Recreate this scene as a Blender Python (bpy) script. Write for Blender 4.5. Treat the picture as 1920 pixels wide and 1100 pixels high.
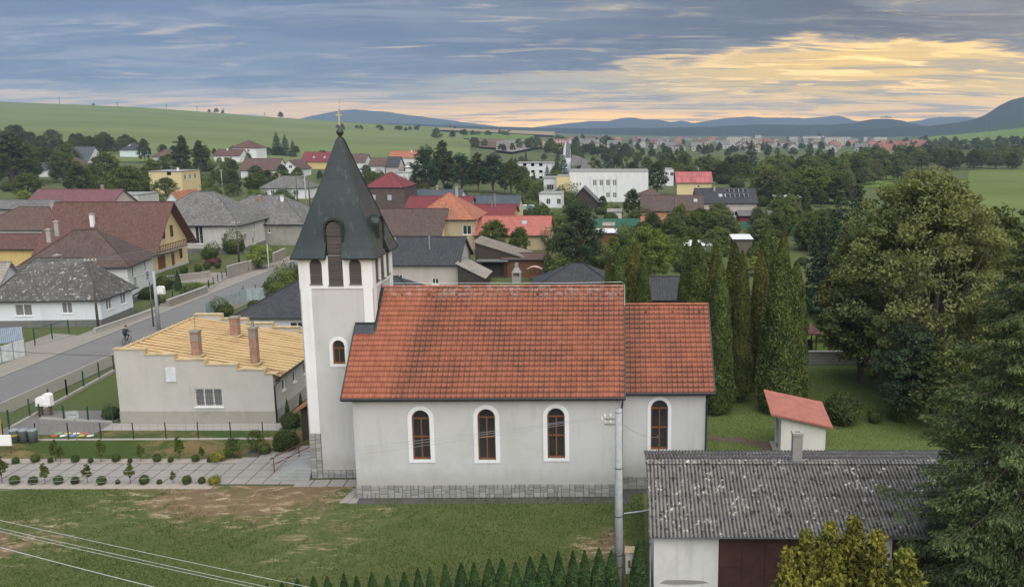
import bpy, math, random
import numpy as np
from mathutils import Vector, Matrix
R = math.radians
for o in list(bpy.data.objects): bpy.data.objects.remove(o)
scene = bpy.context.scene
COL = scene.collection

# ------------------------------------------------------------------ camera
CAM_H, FPX, PITCH, PCX, PCY = 20.5, 1520.0, R(9.27), 1173.0, 491.0
cam_data = bpy.data.cameras.new('camera'); cam = bpy.data.objects.new('camera', cam_data); COL.objects.link(cam)
cam.location = (0, 0, CAM_H); cam.rotation_euler = (R(90) - PITCH, 0, 0)
cam_data.sensor_width = 36; cam_data.lens = FPX / 1920 * 36
cam_data.shift_x = (960 - PCX) / 1920; cam_data.shift_y = (PCY - 550) / 1920
cam_data.clip_start = .5; cam_data.clip_end = 60000
scene.camera = cam

# ------------------------------------------------------------------ world, sun, exposure
EXPOSURE = 1.88
HAZE = 2.0e-4
SUN_AZ, SUN_EL = R(32), R(11)          # behind the cloud gap on the right of the view
scene.view_settings.view_transform = 'Standard'; scene.view_settings.look = 'None'
scene.view_settings.exposure = EXPOSURE; scene.view_settings.gamma = 1.0; scene.view_settings.use_curve_mapping = False
scene.render.engine = 'CYCLES'
cy = scene.cycles
cy.use_denoising = True; cy.max_bounces = 6; cy.diffuse_bounces = 3; cy.glossy_bounces = 3; cy.transmission_bounces = 3
cy.volume_bounces = 1; cy.transparent_max_bounces = 8; cy.caustics_reflective = False; cy.caustics_refractive = False

class NT:
    """small helper that writes shader nodes"""
    def __init__(s, tree): s.t = tree; s.n = tree.nodes; s.l = tree.links
    def node(s, kind, **kw):
        n = s.n.new(kind)
        for k, v in kw.items():
            if k.startswith('i_'): s.set(n, k[2:].replace('_', ' '), v)
            else: setattr(n, k, v)
        return n
    def set(s, n, key, v):
        sock = n.inputs[key]
        if hasattr(v, 'is_output'): s.l.new(v, sock)
        else: sock.default_value = v
    def m(s, op, a, b=0.0, c=0.0, clamp=False):
        n = s.n.new('ShaderNodeMath'); n.operation = op; n.use_clamp = clamp
        for i, v in enumerate((a, b, c)): s.set(n, i, v)
        return n.outputs[0]
    def vm(s, op, a, b=(0, 0, 0), scale=None):
        n = s.n.new('ShaderNodeVectorMath'); n.operation = op
        s.set(n, 0, a); s.set(n, 1, b)
        if scale is not None: s.set(n, 'Scale', scale)
        return n.outputs['Value'] if op in ('LENGTH', 'DOT_PRODUCT') else n.outputs[0]
    def sep(s, v):
        n = s.n.new('ShaderNodeSeparateXYZ'); s.l.new(v, n.inputs[0]); return n.outputs
    def comb(s, x, y, z):
        n = s.n.new('ShaderNodeCombineXYZ')
        for i, v in enumerate((x, y, z)): s.set(n, i, v)
        return n.outputs[0]
    def mix(s, f, a, b, blend='MIX'):
        n = s.n.new('ShaderNodeMix'); n.data_type = 'RGBA'; n.blend_type = blend; n.clamp_factor = True
        s.set(n, 0, f)
        for i, v in ((6, a), (7, b)):
            if not hasattr(v, 'is_output') and len(v) == 3: v = (*v, 1)
            s.set(n, i, v)
        return n.outputs[2]
    def ss(s, v, lo, hi):
        n = s.n.new('ShaderNodeMapRange'); n.interpolation_type = 'SMOOTHSTEP'
        for k, x in ((0, v), (1, lo), (2, hi)): s.set(n, k, x)
        return n.outputs[0]
    def noise(s, vec, scale, detail=3, rough=.55, dist=0.0, out=0):
        n = s.n.new('ShaderNodeTexNoise'); s.set(n, 'Vector', vec); s.set(n, 'Scale', scale)
        n.inputs['Detail'].default_value = detail; n.inputs['Roughness'].default_value = rough; n.inputs['Distortion'].default_value = dist
        return n.outputs[out]
    def ramp(s, f, stops):
        n = s.n.new('ShaderNodeValToRGB'); s.set(n, 0, f); e = n.color_ramp.elements
        while len(e) < len(stops): e.new(.5)
        for k, (p, c) in enumerate(stops):
            e[k].position = p; e[k].color = (*c, 1) if len(c) == 3 else c
        return n.outputs[0]

world = bpy.data.worlds.new('World'); scene.world = world; world.use_nodes = True
W = NT(world.node_tree); W.n.clear()
def build_sky():
    g = W.node('ShaderNodeTexCoord').outputs['Generated']
    x, y, z = W.sep(W.vm('NORMALIZE', g))
    deg = lambda v: W.m('MULTIPLY', v, 57.2958)
    el = deg(W.m('ARCSINE', z)); az = deg(W.m('ARCTAN2', x, y))
    zz = W.m('ADD', W.m('MAXIMUM', z, 0.0), .075)
    p = W.comb(W.m('DIVIDE', x, zz), W.m('DIVIDE', y, zz), 0.0)
    n_big = W.noise(p, .42, 4, .55, .5)
    n_mid = W.noise(W.vm('ADD', p, (31, 7, 3)), 1.05, 6, .58, .7)
    ripple = W.noise(W.vm('MULTIPLY', W.vm('ADD', p, (3, 57, 9)), (.55, 1.5, 1)), 1.25, 6, .62, .7)
    wisp = W.noise(W.vm('MULTIPLY', W.vm('ADD', p, (13, 17, 29)), (.6, 1.3, 1)), 2.8, 7, .62, .8)
    sky = W.node('ShaderNodeTexSky', sky_type='NISHITA', sun_disc=False)
    sky.sun_elevation = SUN_EL; sky.sun_rotation = SUN_AZ; sky.altitude = 300; sky.dust_density = 3.0; sky.air_density = 1.2
    # thin high veil over the clear sky, warmer towards the sun's side
    k = W.ss(az, -40.0, 22.0)
    hor = W.mix(k, (1.85, 1.12, .50), (3.5, 1.75, .12))
    veil = W.mix(k, (.40, .49, .60), (.44, .47, .41))
    clear = W.mix(W.ss(W.m('ADD', el, W.m('MULTIPLY', W.m('SUBTRACT', ripple, .5), 2.6)), .1, 2.9), hor, veil)
    # warm light behind the clouds round the hidden sun
    da = W.m('DIVIDE', W.m('SUBTRACT', az, 16.5), 17.0); de = W.m('DIVIDE', W.m('SUBTRACT', el, 4.0), 3.3)
    glow = W.m('EXPONENT', W.m('MULTIPLY', W.m('ADD', W.m('MULTIPLY', da, da), W.m('MULTIPLY', de, de)), -1.0))
    clear = W.mix(W.m('MULTIPLY', glow, .9), clear, (1.25, .78, .17))
    # bars of grey cloud and lit wisps in the open part
    bar_ = W.ss(ripple, .47, .60)
    clear = W.mix(W.m('MULTIPLY', bar_, .72), clear, W.mix(k, (.33, .39, .50), (.36, .35, .31)))
    lit = W.ss(wisp, .52, .62)
    clear = W.mix(W.m('MULTIPLY', lit, W.m('ADD', .30, W.m('MULTIPLY', glow, .65))), clear, W.mix(k, (.90, .70, .58), (1.8, 1.15, .38)))
    # the cloud deck
    bump_ = W.m('EXPONENT', W.m('MULTIPLY', W.m('POWER', W.m('ABSOLUTE', W.m('DIVIDE', W.m('SUBTRACT', az, 14.5), 11.0)), 2.0), -1.0))
    e0 = W.m('ADD', W.m('ADD', 2.35, W.m('MULTIPLY', W.ss(az, -24.0, 2.0), 1.5)), W.m('MULTIPLY', bump_, 2.0))
    t = W.m('ADD', W.m('SUBTRACT', el, e0), W.m('ADD', W.m('MULTIPLY', W.m('SUBTRACT', n_mid, .5), 3.0), W.m('MULTIPLY', W.m('SUBTRACT', wisp, .5), 2.2)))
    deck = W.ss(t, -.55, .55)
    rim = W.m('MULTIPLY', W.m('SUBTRACT', 1.0, W.m('ABSOLUTE', W.m('SUBTRACT', W.m('MULTIPLY', deck, 2.0), 1.0))), W.m('ADD', .18, glow))
    dcol = W.mix(W.ss(az, -34.0, 20.0), (.170, .255, .42), (.105, .138, .195))
    dcol = W.mix(W.m('MULTIPLY', W.ss(n_big, .42, .64), .60), dcol, W.mix(k, (.27, .36, .51), (.20, .235, .29)))
    dcol = W.mix(W.m('MULTIPLY', W.ss(ripple, .48, .64), .62), dcol, W.mix(k, (.38, .44, .54), (.27, .30, .34)))
    hi = W.m('MULTIPLY', W.ss(wisp, .50, .70), W.ss(n_mid, .44, .60))
    dcol = W.mix(W.m('MULTIPLY', hi, .62), dcol, W.mix(k, (.74, .68, .58), (.95, .74, .42)))
    hole = W.ss(n_big, .60, .68)
    dcol = W.mix(W.m('MULTIPLY', hole, .5), dcol, (.38, .52, .60))
    col = W.mix(deck, clear, dcol)
    col = W.mix(W.m('MULTIPLY', rim, .8), col, W.mix(k, (.75, .62, .52), (1.7, 1.1, .36)))
    k2 = 1.0 / (2 ** EXPOSURE) / .1
    clouds = W.vm('SCALE', col, scale=k2)
    total = W.mix(.996, sky.outputs[0], clouds)
    bg = W.node('ShaderNodeBackground'); W.set(bg, 0, total); bg.inputs[1].default_value = .1
    out = W.node('ShaderNodeOutputWorld'); W.l.new(bg.outputs[0], out.inputs[0])
build_sky()
sd = bpy.data.lights.new('sun', 'SUN'); sun = bpy.data.objects.new('sun', sd); COL.objects.link(sun)
sd.energy = 1.5; sd.angle = R(85); sd.color = (1.0, .94, .855)
# light of the veiled evening sky: comes broadly from the right and above
L_AZ, L_EL = R(150), R(54)
_d = Vector((math.sin(L_AZ) * math.cos(L_EL), math.cos(L_AZ) * math.cos(L_EL), math.sin(L_EL)))
sun.rotation_euler = _d.to_track_quat('Z', 'Y').to_euler()

# ------------------------------------------------------------------ survey helpers (photo ray -> place in the world)
def ray(px, py):
    a = (px - PCX) / FPX; b = -(py - PCY) / FPX
    return (a, math.cos(PITCH) + b * math.sin(PITCH), -math.sin(PITCH) + b * math.cos(PITCH))
def at_z(px, py, z=0.0):
    r = ray(px, py); t = (z - CAM_H) / r[2]; return (r[0] * t, r[1] * t)
def at_y(px, py, Y):
    r = ray(px, py); t = Y / r[1]; return (r[0] * t, CAM_H + r[2] * t)
# height of the land: flat valley, the field hill on the left, a rise far right
_cp = np.array([-2000, 0, 280, 400, 560, 700, 850, 960, 1100, 1250, 1640, 1760, 1920, 2200, 2800], float)
_ca = (_cp - PCX) / FPX
_cz = np.array([100, 62, 53, 46, 36, 29, 22, 14, 5, 0, 0, 6, 26, 60, 90], float)
_sy = np.array([0, 190, 300, 420, 700, 1000, 1250, 1600, 3000, 20000], float)
_sv = np.array([0, 0, .035, .12, .40, .76, 1.0, 1.06, 1.0, .9])
_sr = np.array([0, 0, 0, 0, .05, .5, .85, 1.0, 1.0, 1.0])
def land(x, y):
    x = np.asarray(x, float); y = np.asarray(y, float); yy = np.maximum(y, 1.0)
    a = x / yy; A = np.interp(a, _ca, _cz)
    s = np.where(a < .1, np.interp(y, _sy, _sv), np.interp(y, _sy, _sr))
    return A * s
def lz(x, y): return float(land(x, y))
def at_land(px, py):
    r = ray(px, py); t = 10.0
    prev = t
    while t < 12000:
        z = CAM_H + r[2] * t
        if z <= lz(r[0] * t, r[1] * t):
            lo, hi = prev, t
            for _ in range(20):
                mid = (lo + hi) / 2
                if CAM_H + r[2] * mid <= lz(r[0] * mid, r[1] * mid): hi = mid
                else: lo = mid
            return (r[0] * hi, r[1] * hi)
        prev = t; t *= 1.02
    return (r[0] * t, r[1] * t)

# ------------------------------------------------------------------ object helpers
def link(name, data, parent=None, loc=(0, 0, 0), rz=0.0):
    o = bpy.data.objects.new(name, data); COL.objects.link(o)
    o.location = loc; o.rotation_euler = (0, 0, rz)
    if parent is not None: o.parent = parent
    return o
def tag(o, label=None, cat=None, group=None, kind=None):
    if label: o['label'] = label
    if cat: o['category'] = cat
    if group: o['group'] = group
    if kind: o['kind'] = kind
    return o
def thing(name, label, cat, loc=(0, 0, 0), rz=0.0, group=None):
    return tag(link(name, None, None, loc, rz), label, cat, group)
def copy_tree(o, parent=None):
    c = o.copy(); COL.objects.link(c); c.parent = parent
    for ch in o.children: copy_tree(ch, c)
    return c

class MB:
    """collects faces (optionally with uv) and builds one mesh"""
    def __init__(s): s.v = []; s.f = []; s.uv = []; s.smooth = False
    def face(s, pts, uv=None):
        b = len(s.v); s.v.extend([tuple(p) for p in pts]); s.f.append(tuple(range(b, b + len(pts))))
        s.uv.append(uv)
        return s
    def box(s, c, d, rz=0.0, rot=None):
        x, y, z = d[0] / 2, d[1] / 2, d[2] / 2
        P = [Vector(p) for p in ((-x, -y, -z), (x, -y, -z), (x, y, -z), (-x, y, -z), (-x, -y, z), (x, -y, z), (x, y, z), (-x, y, z))]
        if rot is not None: P = [rot @ p for p in P]
        elif rz:
            m = Matrix.Rotation(rz, 3, 'Z'); P = [m @ p for p in P]
        b = len(s.v); s.v.extend([(p.x + c[0], p.y + c[1], p.z + c[2]) for p in P])
        for f in ((0, 3, 2, 1), (4, 5, 6, 7), (0, 1, 5, 4), (1, 2, 6, 5), (2, 3, 7, 6), (3, 0, 4, 7)):
            s.f.append(tuple(b + i for i in f)); s.uv.append(None)
        return s
    def span(s, x0, x1, y0, y1, z0, z1):
        return s.box(((x0 + x1) / 2, (y0 + y1) / 2, (z0 + z1) / 2), (x1 - x0, y1 - y0, z1 - z0))
    def tube(s, pts, rad, n=8, caps=True):
        pts = [Vector(p) for p in pts]; k = len(pts)
        rad = list(rad) if hasattr(rad, '__len__') else [rad] * k
        b = len(s.v)
        for i, p in enumerate(pts):
            d = (pts[min(i + 1, k - 1)] - pts[max(i - 1, 0)])
            d = d.normalized() if d.length > 1e-9 else Vector((0, 0, 1))
            u = d.orthogonal().normalized() if abs(d.z) > .99 else d.cross(Vector((0, 0, 1))).normalized()
            if abs(d.z) > .99: u = Vector((1, 0, 0))
            w = d.cross(u).normalized()
            for j in range(n):
                a = 2 * math.pi * j / n
                q = p + (u * math.cos(a) + w * math.sin(a)) * rad[i]
                s.v.append(tuple(q))
        for i in range(k - 1):
            for j in range(n):
                j2 = (j + 1) % n
                s.f.append((b + i * n + j, b + i * n + j2, b + (i + 1) * n + j2, b + (i + 1) * n + j)); s.uv.append(None)
        if caps:
            s.f.append(tuple(b + j for j in range(n))[::-1]); s.uv.append(None)
            s.f.append(tuple(b + (k - 1) * n + j for j in range(n))); s.uv.append(None)
        return s
    def cyl(s, c, r, h, n=12, r2=None):
        return s.tube([(c[0], c[1], c[2]), (c[0], c[1], c[2] + h)], [r, r if r2 is None else r2], n)
    def prism(s, poly, y0, y1):
        """polygon in xz, extruded along y"""
        n = len(poly)
        s.face([(x, y0, z) for x, z in poly]); s.face([(x, y1, z) for x, z in poly][::-1])
        for i in range(n):
            a, c = poly[i], poly[(i + 1) % n]
            s.face([(a[0], y0, a[1]), (a[0], y1, a[1]), (c[0], y1, c[1]), (c[0], y0, c[1])])
        return s
    def slab(s, poly, z0, z1):
        n = len(poly)
        s.face([(x, y, z1) for x, y in poly]); s.face([(x, y, z0) for x, y in poly][::-1])
        for i in range(n):
            a, c = poly[i], poly[(i + 1) % n]
            s.face([(a[0], a[1], z0), (c[0], c[1], z0), (c[0], c[1], z1), (a[0], a[1], z1)])
        return s
    def lathe(s, prof, n=16, c=(0, 0)):
        b = len(s.v)
        for r, z in prof:
            for j in range(n):
                a = 2 * math.pi * j / n; s.v.append((c[0] + r * math.cos(a), c[1] + r * math.sin(a), z))
        for i in range(len(prof) - 1):
            for j in range(n):
                j2 = (j + 1) % n
                s.f.append((b + i * n + j, b + i * n + j2, b + (i + 1) * n + j2, b + (i + 1) * n + j)); s.uv.append(None)
        return s
    def mesh(s, name, mat):
        me = bpy.data.meshes.new(name); me.from_pydata(s.v, [], s.f)
        if any(u is not None for u in s.uv):
            L = me.uv_layers.new(name='UVMap'); k = 0; data = np.zeros(len(me.loops) * 2, np.float32)
            for f, u in zip(s.f, s.uv):
                for i in range(len(f)):
                    if u is not None: data[2 * (k + i)] = u[i][0]; data[2 * (k + i) + 1] = u[i][1]
                k += len(f)
            L.data.foreach_set('uv', data)
        if s.smooth: me.polygons.foreach_set('use_smooth', [True] * len(me.polygons))
        if mat is not None: me.materials.append(mat)
        me.update(); return me
    def build(s, name, mat, parent=None, loc=(0, 0, 0), rz=0.0):
        return link(name, s.mesh(name, mat), parent, loc, rz)
def np_mesh(name, V, Fq, mat, smooth=False):
    """fast mesh of quads or triangles from arrays"""
    V = np.asarray(V, np.float32); Fq = np.asarray(Fq, np.int32); k = Fq.shape[1]
    me = bpy.data.meshes.new(name)
    me.vertices.add(len(V)); me.vertices.foreach_set('co', V.ravel())
    me.loops.add(Fq.size); me.loops.foreach_set('vertex_index', Fq.ravel())
    me.polygons.add(len(Fq)); me.polygons.foreach_set('loop_start', np.arange(0, Fq.size, k, dtype=np.int32))
    try: me.polygons.foreach_set('loop_total', np.full(len(Fq), k, np.int32))
    except Exception: pass
    if smooth: me.polygons.foreach_set('use_smooth', np.ones(len(Fq), bool))
    if mat is not None: me.materials.append(mat)
    me.update(calc_edges=True); me.validate(); return me
# ------------------------------------------------------------------ materials
MATS = {}
def new_mat(name):
    m = bpy.data.materials.new(name); m.use_nodes = True; t = NT(m.node_tree); t.n.clear()
    b = t.node('ShaderNodeBsdfPrincipled'); o = t.node('ShaderNodeOutputMaterial'); t.l.new(b.outputs[0], o.inputs[0])
    b.inputs['Specular IOR Level'].default_value = .3
    return m, t, b
def obj_coord(t): return t.node('ShaderNodeTexCoord').outputs['Object']
def pos(t): return t.node('ShaderNodeNewGeometry').outputs['Position']
def bump(t, b, h, strength=.4, dist=.02):
    n = t.node('ShaderNodeBump'); t.set(n, 'Height', h); n.inputs['Strength'].default_value = strength; n.inputs['Distance'].default_value = dist
    t.l.new(n.outputs[0], b.inputs['Normal'])
def plain(name, col, rough=.7, metal=0.0, var=.12, scale=2.0, spec=.3):
    if name in MATS: return MATS[name]
    m, t, b = new_mat(name); p = pos(t)
    n = t.noise(p, scale, 4, .6)
    c = t.mix(t.ss(n, .3, .7), tuple(x * (1 - var) for x in col), tuple(min(1, x * (1 + var)) for x in col))
    t.set(b, 'Base Color', c); b.inputs['Roughness'].default_value = rough; b.inputs['Metallic'].default_value = metal
    b.inputs['Specular IOR Level'].default_value = spec
    MATS[name] = m; return m
def plaster(name, col, dirt=.18, grain=30.0, splash=0.0):
    if name in MATS: return MATS[name]
    m, t, b = new_mat(name); p = pos(t)
    big = t.noise(p, .55, 5, .65); streak = t.noise(t.vm('MULTIPLY', p, (2.2, 2.2, .22)), 1.0, 4, .6); fine = t.noise(p, grain, 2, .6)
    d = tuple(x * (1 - dirt) * (.96 if i == 2 else 1.0) for i, x in enumerate(col))
    c = t.mix(t.m('MULTIPLY', t.ss(big, .40, .72), .8), col, d)
    c = t.mix(t.m('MULTIPLY', t.ss(streak, .50, .72), .38), c, tuple(x * .82 for x in d))
    c = t.mix(t.m('MULTIPLY', t.ss(fine, .45, .75), .25), c, tuple(x * .85 for x in col))
    if splash:                                                  # rain splash and damp creeping up from the plinth
        zz = t.m('ADD', t.sep(p)[2], t.m('MULTIPLY', t.m('SUBTRACT', streak, .5), 1.6))
        c = t.mix(t.m('MULTIPLY', t.ss(zz, 1.9, .8), splash), c, (.30, .295, .27))
        cr_ = t.node('ShaderNodeTexVoronoi', feature='DISTANCE_TO_EDGE'); t.set(cr_, 'Vector', t.vm('ADD', p, t.vm('SCALE', t.comb(big, fine, streak), scale=1.2))); cr_.inputs['Scale'].default_value = .42
        c = t.mix(t.m('MULTIPLY', t.ss(cr_.outputs[0], .006, .0), t.m('MULTIPLY', t.ss(big, .45, .6), .35)), c, (.28, .28, .27))
    t.set(b, 'Base Color', c); b.inputs['Roughness'].default_value = .92
    bump(t, b, fine, .35, .01)
    MATS[name] = m; return m
def uv_of(t): return t.sep(t.node('ShaderNodeUVMap').outputs[0])
def tiles(name, col, tw=.25, th=.34, moss=.25, mosscol=(.10, .10, .085), rough=.75, edge=.5, spots=0.0, spotcol=(.5, .5, .46), stag=0.0, metal=0.0):
    """roof covering laid in rows (uv in metres: u along the eaves, v up the slope)"""
    if name in MATS: return MATS[name]
    m, t, b = new_mat(name); u, v, _ = uv_of(t)
    rv = t.m('DIVIDE', v, th); row = t.m('FLOOR', rv); fv = t.m('SUBTRACT', rv, row)
    ru = t.m('ADD', t.m('DIVIDE', u, tw), t.m('MULTIPLY', t.m('MODULO', row, 2.0), stag)); colm = t.m('FLOOR', ru); fu = t.m('SUBTRACT', ru, colm)
    wn = t.node('ShaderNodeTexWhiteNoise', noise_dimensions='2D'); t.set(wn, 'Vector', t.comb(colm, row, 0.0))
    p = pos(t); n1 = t.noise(p, .5, 5, .65); n2 = t.noise(p, 4.0, 4, .65)
    c = t.mix(wn.outputs[0], tuple(x * .80 for x in col), tuple(min(1, x * 1.2) for x in col))
    c = t.mix(t.m('MULTIPLY', t.ss(t.m('ADD', n1, t.m('MULTIPLY', n2, .5)), .62, .98), moss), c, mosscol)
    if spots:
        s = t.ss(t.noise(p, 3.2, 5, .7), 1 - .36 - spots * .08, 1 - .30 - spots * .04); c = t.mix(t.m('MULTIPLY', s, .85), c, spotcol)
    lip = t.ss(fv, .16, .0); joint = t.ss(t.m('ABSOLUTE', t.m('SUBTRACT', fu, .5)), .38, .5)
    c = t.mix(t.m('MULTIPLY', t.m('MAXIMUM', lip, t.m('MULTIPLY', joint, .6)), edge), c, tuple(x * .25 for x in col))
    t.set(b, 'Base Color', c); b.inputs['Roughness'].default_value = rough; b.inputs['Metallic'].default_value = metal
    h = t.m('ADD', t.m('SUBTRACT', 1.0, fv), t.m('MULTIPLY', t.m('SINE', t.m('MULTIPLY', fu, 6.2832)), .5))
    bump(t, b, h, .6, .03)
    MATS[name] = m; return m
def wood(name, col, axis=0, board=.14):
    if name in MATS: return MATS[name]
    m, t, b = new_mat(name); p = obj_coord(t)
    n = t.noise(t.vm('MULTIPLY', p, (1.5, 9, 9) if axis == 0 else (9, 9, 1.5)), 1.2, 4, .6)
    z = t.m('DIVIDE', t.sep(p)[2 if axis == 0 else 0], board); fr = t.m('FRACT', z)
    wn = t.node('ShaderNodeTexWhiteNoise', noise_dimensions='1D'); t.set(wn, 'W', t.m('FLOOR', z))
    c = t.mix(n, tuple(x * .65 for x in col), tuple(x * 1.25 for x in col))
    c = t.mix(t.m('MULTIPLY', wn.outputs[0], .4), c, tuple(x * .6 for x in col))
    c = t.mix(t.ss(fr, .10, .0), c, tuple(x * .25 for x in col))
    t.set(b, 'Base Color', c); b.inputs['Roughness'].default_value = .8
    MATS[name] = m; return m
def glass():
    if 'glass' in MATS: return MATS['glass']
    m, t, b = new_mat('window_glass'); n = t.noise(pos(t), .8, 3)
    t.set(b, 'Base Color', t.mix(n, (.012, .014, .016), (.05, .055, .06))); b.inputs['Roughness'].default_value = .08
    b.inputs['Specular IOR Level'].default_value = .6
    MATS['glass'] = m; return m
def curtain_glass():
    if 'curtain' in MATS: return MATS['curtain']
    m, t, b = new_mat('curtained_glass'); n = t.noise(t.vm('MULTIPLY', pos(t), (9, 9, .6)), 1.5, 3)
    t.set(b, 'Base Color', t.mix(n, (.05, .055, .06), (.34, .35, .36))); b.inputs['Roughness'].default_value = .12
    MATS['curtain'] = m; return m
def foliage(name, col, dark=.45, light=1.7, hue=(1.15, 1.0, .6), trans=.3, nscale=.7, rough=.6):
    """leaf material: every leaf its own tone, drifting across the crown, each plant a little different"""
    if name in MATS: return MATS[name]
    m = bpy.data.materials.new(name); m.use_nodes = True; t = NT(m.node_tree); t.n.clear()
    geo = t.node('ShaderNodeNewGeometry'); isl = geo.outputs['Random Per Island']; p = geo.outputs['Position']
    rnd = t.node('ShaderNodeObjectInfo').outputs['Random']
    n = t.noise(p, nscale, 3, .6)
    col = tuple(min(.5, x * 1.42) for x in col)
    a = tuple(x * dark for x in col); c2 = tuple(min(1, x * light * h) for x, h in zip(col, hue))
    f = t.m('ADD', t.m('MULTIPLY', isl, .55), t.m('MULTIPLY', t.ss(n, .32, .70), .45))
    c = t.mix(f, a, c2)
    c = t.mix(t.m('MULTIPLY', rnd, .5), c, t.vm('MULTIPLY', c, (.75, .92, .95)))
    b = t.node('ShaderNodeBsdfPrincipled'); t.set(b, 'Base Color', c); b.inputs['Roughness'].default_value = rough; b.inputs['Specular IOR Level'].default_value = .2
    o = t.node('ShaderNodeOutputMaterial')
    if trans:
        tr = t.node('ShaderNodeBsdfTranslucent'); t.set(tr, 0, t.vm('MULTIPLY', c, (1.2, 1.25, .6)))
        mx = t.node('ShaderNodeMixShader'); mx.inputs[0].default_value = trans
        t.l.new(b.outputs[0], mx.inputs[1]); t.l.new(tr.outputs[0], mx.inputs[2]); t.l.new(mx.outputs[0], o.inputs[0])
    else: t.l.new(b.outputs[0], o.inputs[0])
    MATS[name] = m; return m
def bark(name='bark', col=(.10, .085, .07)):
    if name in MATS: return MATS[name]
    m, t, b = new_mat(name); n = t.noise(t.vm('MULTIPLY', pos(t), (6, 6, 1.2)), 1.5, 4, .65)
    t.set(b, 'Base Color', t.mix(n, tuple(x * .5 for x in col), tuple(x * 1.5 for x in col))); b.inputs['Roughness'].default_value = .95
    bump(t, b, n, .6, .03); MATS[name] = m; return m
def grass_mat(name, g1, g2, dry, dry_amt, patch=.16, thr=(.50, .66), fine=6.0):
    if name in MATS: return MATS[name]
    m, t, b = new_mat(name); p = pos(t)
    n1 = t.noise(p, patch, 6, .68, .8); n2 = t.noise(p, 1.1, 5, .65); n3 = t.noise(t.vm('MULTIPLY', p, (1.0, .6, 1)), fine, 4, .7); n4 = t.noise(p, 32.0, 3, .7)
    c = t.mix(t.m('ADD', t.m('MULTIPLY', n2, .6), t.m('MULTIPLY', n3, .4)), g1, g2)
    d = t.ss(t.m('ADD', n1, t.m('MULTIPLY', t.m('SUBTRACT', n3, .5), .30)), *thr)
    d2 = t.mix(n2, tuple(x * .62 for x in dry), tuple(x * 1.15 for x in dry))
    c = t.mix(t.m('MULTIPLY', d, dry_amt), c, d2)
    c = t.mix(t.m('MULTIPLY', t.ss(n4, .42, .7), .45), c, t.vm('MULTIPLY', c, (.55, .6, .5)))
    t.set(b, 'Base Color', c); b.inputs['Roughness'].default_value = .95; b.inputs['Specular IOR Level'].default_value = .1
    bump(t, b, t.m('ADD', n3, n4), .8, .06)
    MATS[name] = m; return m
def ground_mat(name, col, var=.25, scale=.8, crack=0.0, rough=.92, fine=18.0):
    if name in MATS: return MATS[name]
    m, t, b = new_mat(name); p = pos(t)
    n = t.noise(p, scale, 5, .65); f = t.noise(p, fine, 3, .6); s = t.noise(t.vm('MULTIPLY', p, (1.6, .12, 1)), .9, 4, .6)
    c = t.mix(t.m('ADD', t.m('MULTIPLY', n, .6), t.m('MULTIPLY', s, .4)), tuple(x * (1 - var) for x in col), tuple(x * (1 + var) for x in col))
    c = t.mix(t.m('MULTIPLY', t.ss(f, .4, .75), .3), c, tuple(x * .7 for x in col))
    if crack:
        vz = t.node('ShaderNodeTexVoronoi', feature='DISTANCE_TO_EDGE'); t.set(vz, 'Vector', p); vz.inputs['Scale'].default_value = .35
        c = t.mix(t.m('MULTIPLY', t.ss(vz.outputs[0], .02, .0), crack), c, tuple(x * .4 for x in col))
    t.set(b, 'Base Color', c); b.inputs['Roughness'].default_value = rough
    bump(t, b, f, .4, .02); MATS[name] = m; return m

white_trim = plaster('white_trim', (.72, .75, .79), .10)
white_pvc = plain('white_pvc', (.78, .79, .80), .4, var=.04)
dark_metal = plain('dark_metal', (.035, .042, .05), .45, .3)
concrete = ground_mat('concrete', (.34, .33, .31), .2, 1.2)
pole_concrete = plain('pole_concrete', (.29, .31, .33), .85, var=.12, scale=4.0)
galv = plain('galvanised', (.42, .44, .46), .4, .7, var=.15)
brick_red = None
def brick_mat(name, col, mortar=(.35, .33, .3)):
    if name in MATS: return MATS[name]
    m, t, b = new_mat(name); br = t.node('ShaderNodeTexBrick'); p = obj_coord(t)
    x, y, z = t.sep(p); t.set(br, 'Vector', t.comb(t.m('ADD', x, y), z, 0.0))
    br.inputs['Scale'].default_value = 1.0; br.inputs['Brick Width'].default_value = .26; br.inputs['Row Height'].default_value = .085; br.inputs['Mortar Size'].default_value = .012
    br.inputs['Color1'].default_value = (*col, 1); br.inputs['Color2'].default_value = (*[v * .6 for v in col], 1); br.inputs['Mortar'].default_value = (*mortar, 1)
    n = t.noise(p, 3.0, 4, .7)
    t.set(b, 'Base Color', t.mix(t.m('MULTIPLY', t.ss(n, .45, .65), .55), br.outputs[0], (.36, .33, .30))); b.inputs['Roughness'].default_value = .9
    MATS[name] = m; return m
chimney_brick = brick_mat('chimney_brick', (.36, .12, .06))
# ------------------------------------------------------------------ the land
def sheet(name, poly, z, mat, parent=None):
    m = MB(); m.face([(x, y, z) for x, y in poly]); o = m.build(name, mat, parent)
    if parent is None: tag(o, kind='structure')
    return o
def rect(x0, x1, y0, y1): return [(x0, y0), (x1, y0), (x1, y1), (x0, y1)]

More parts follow.
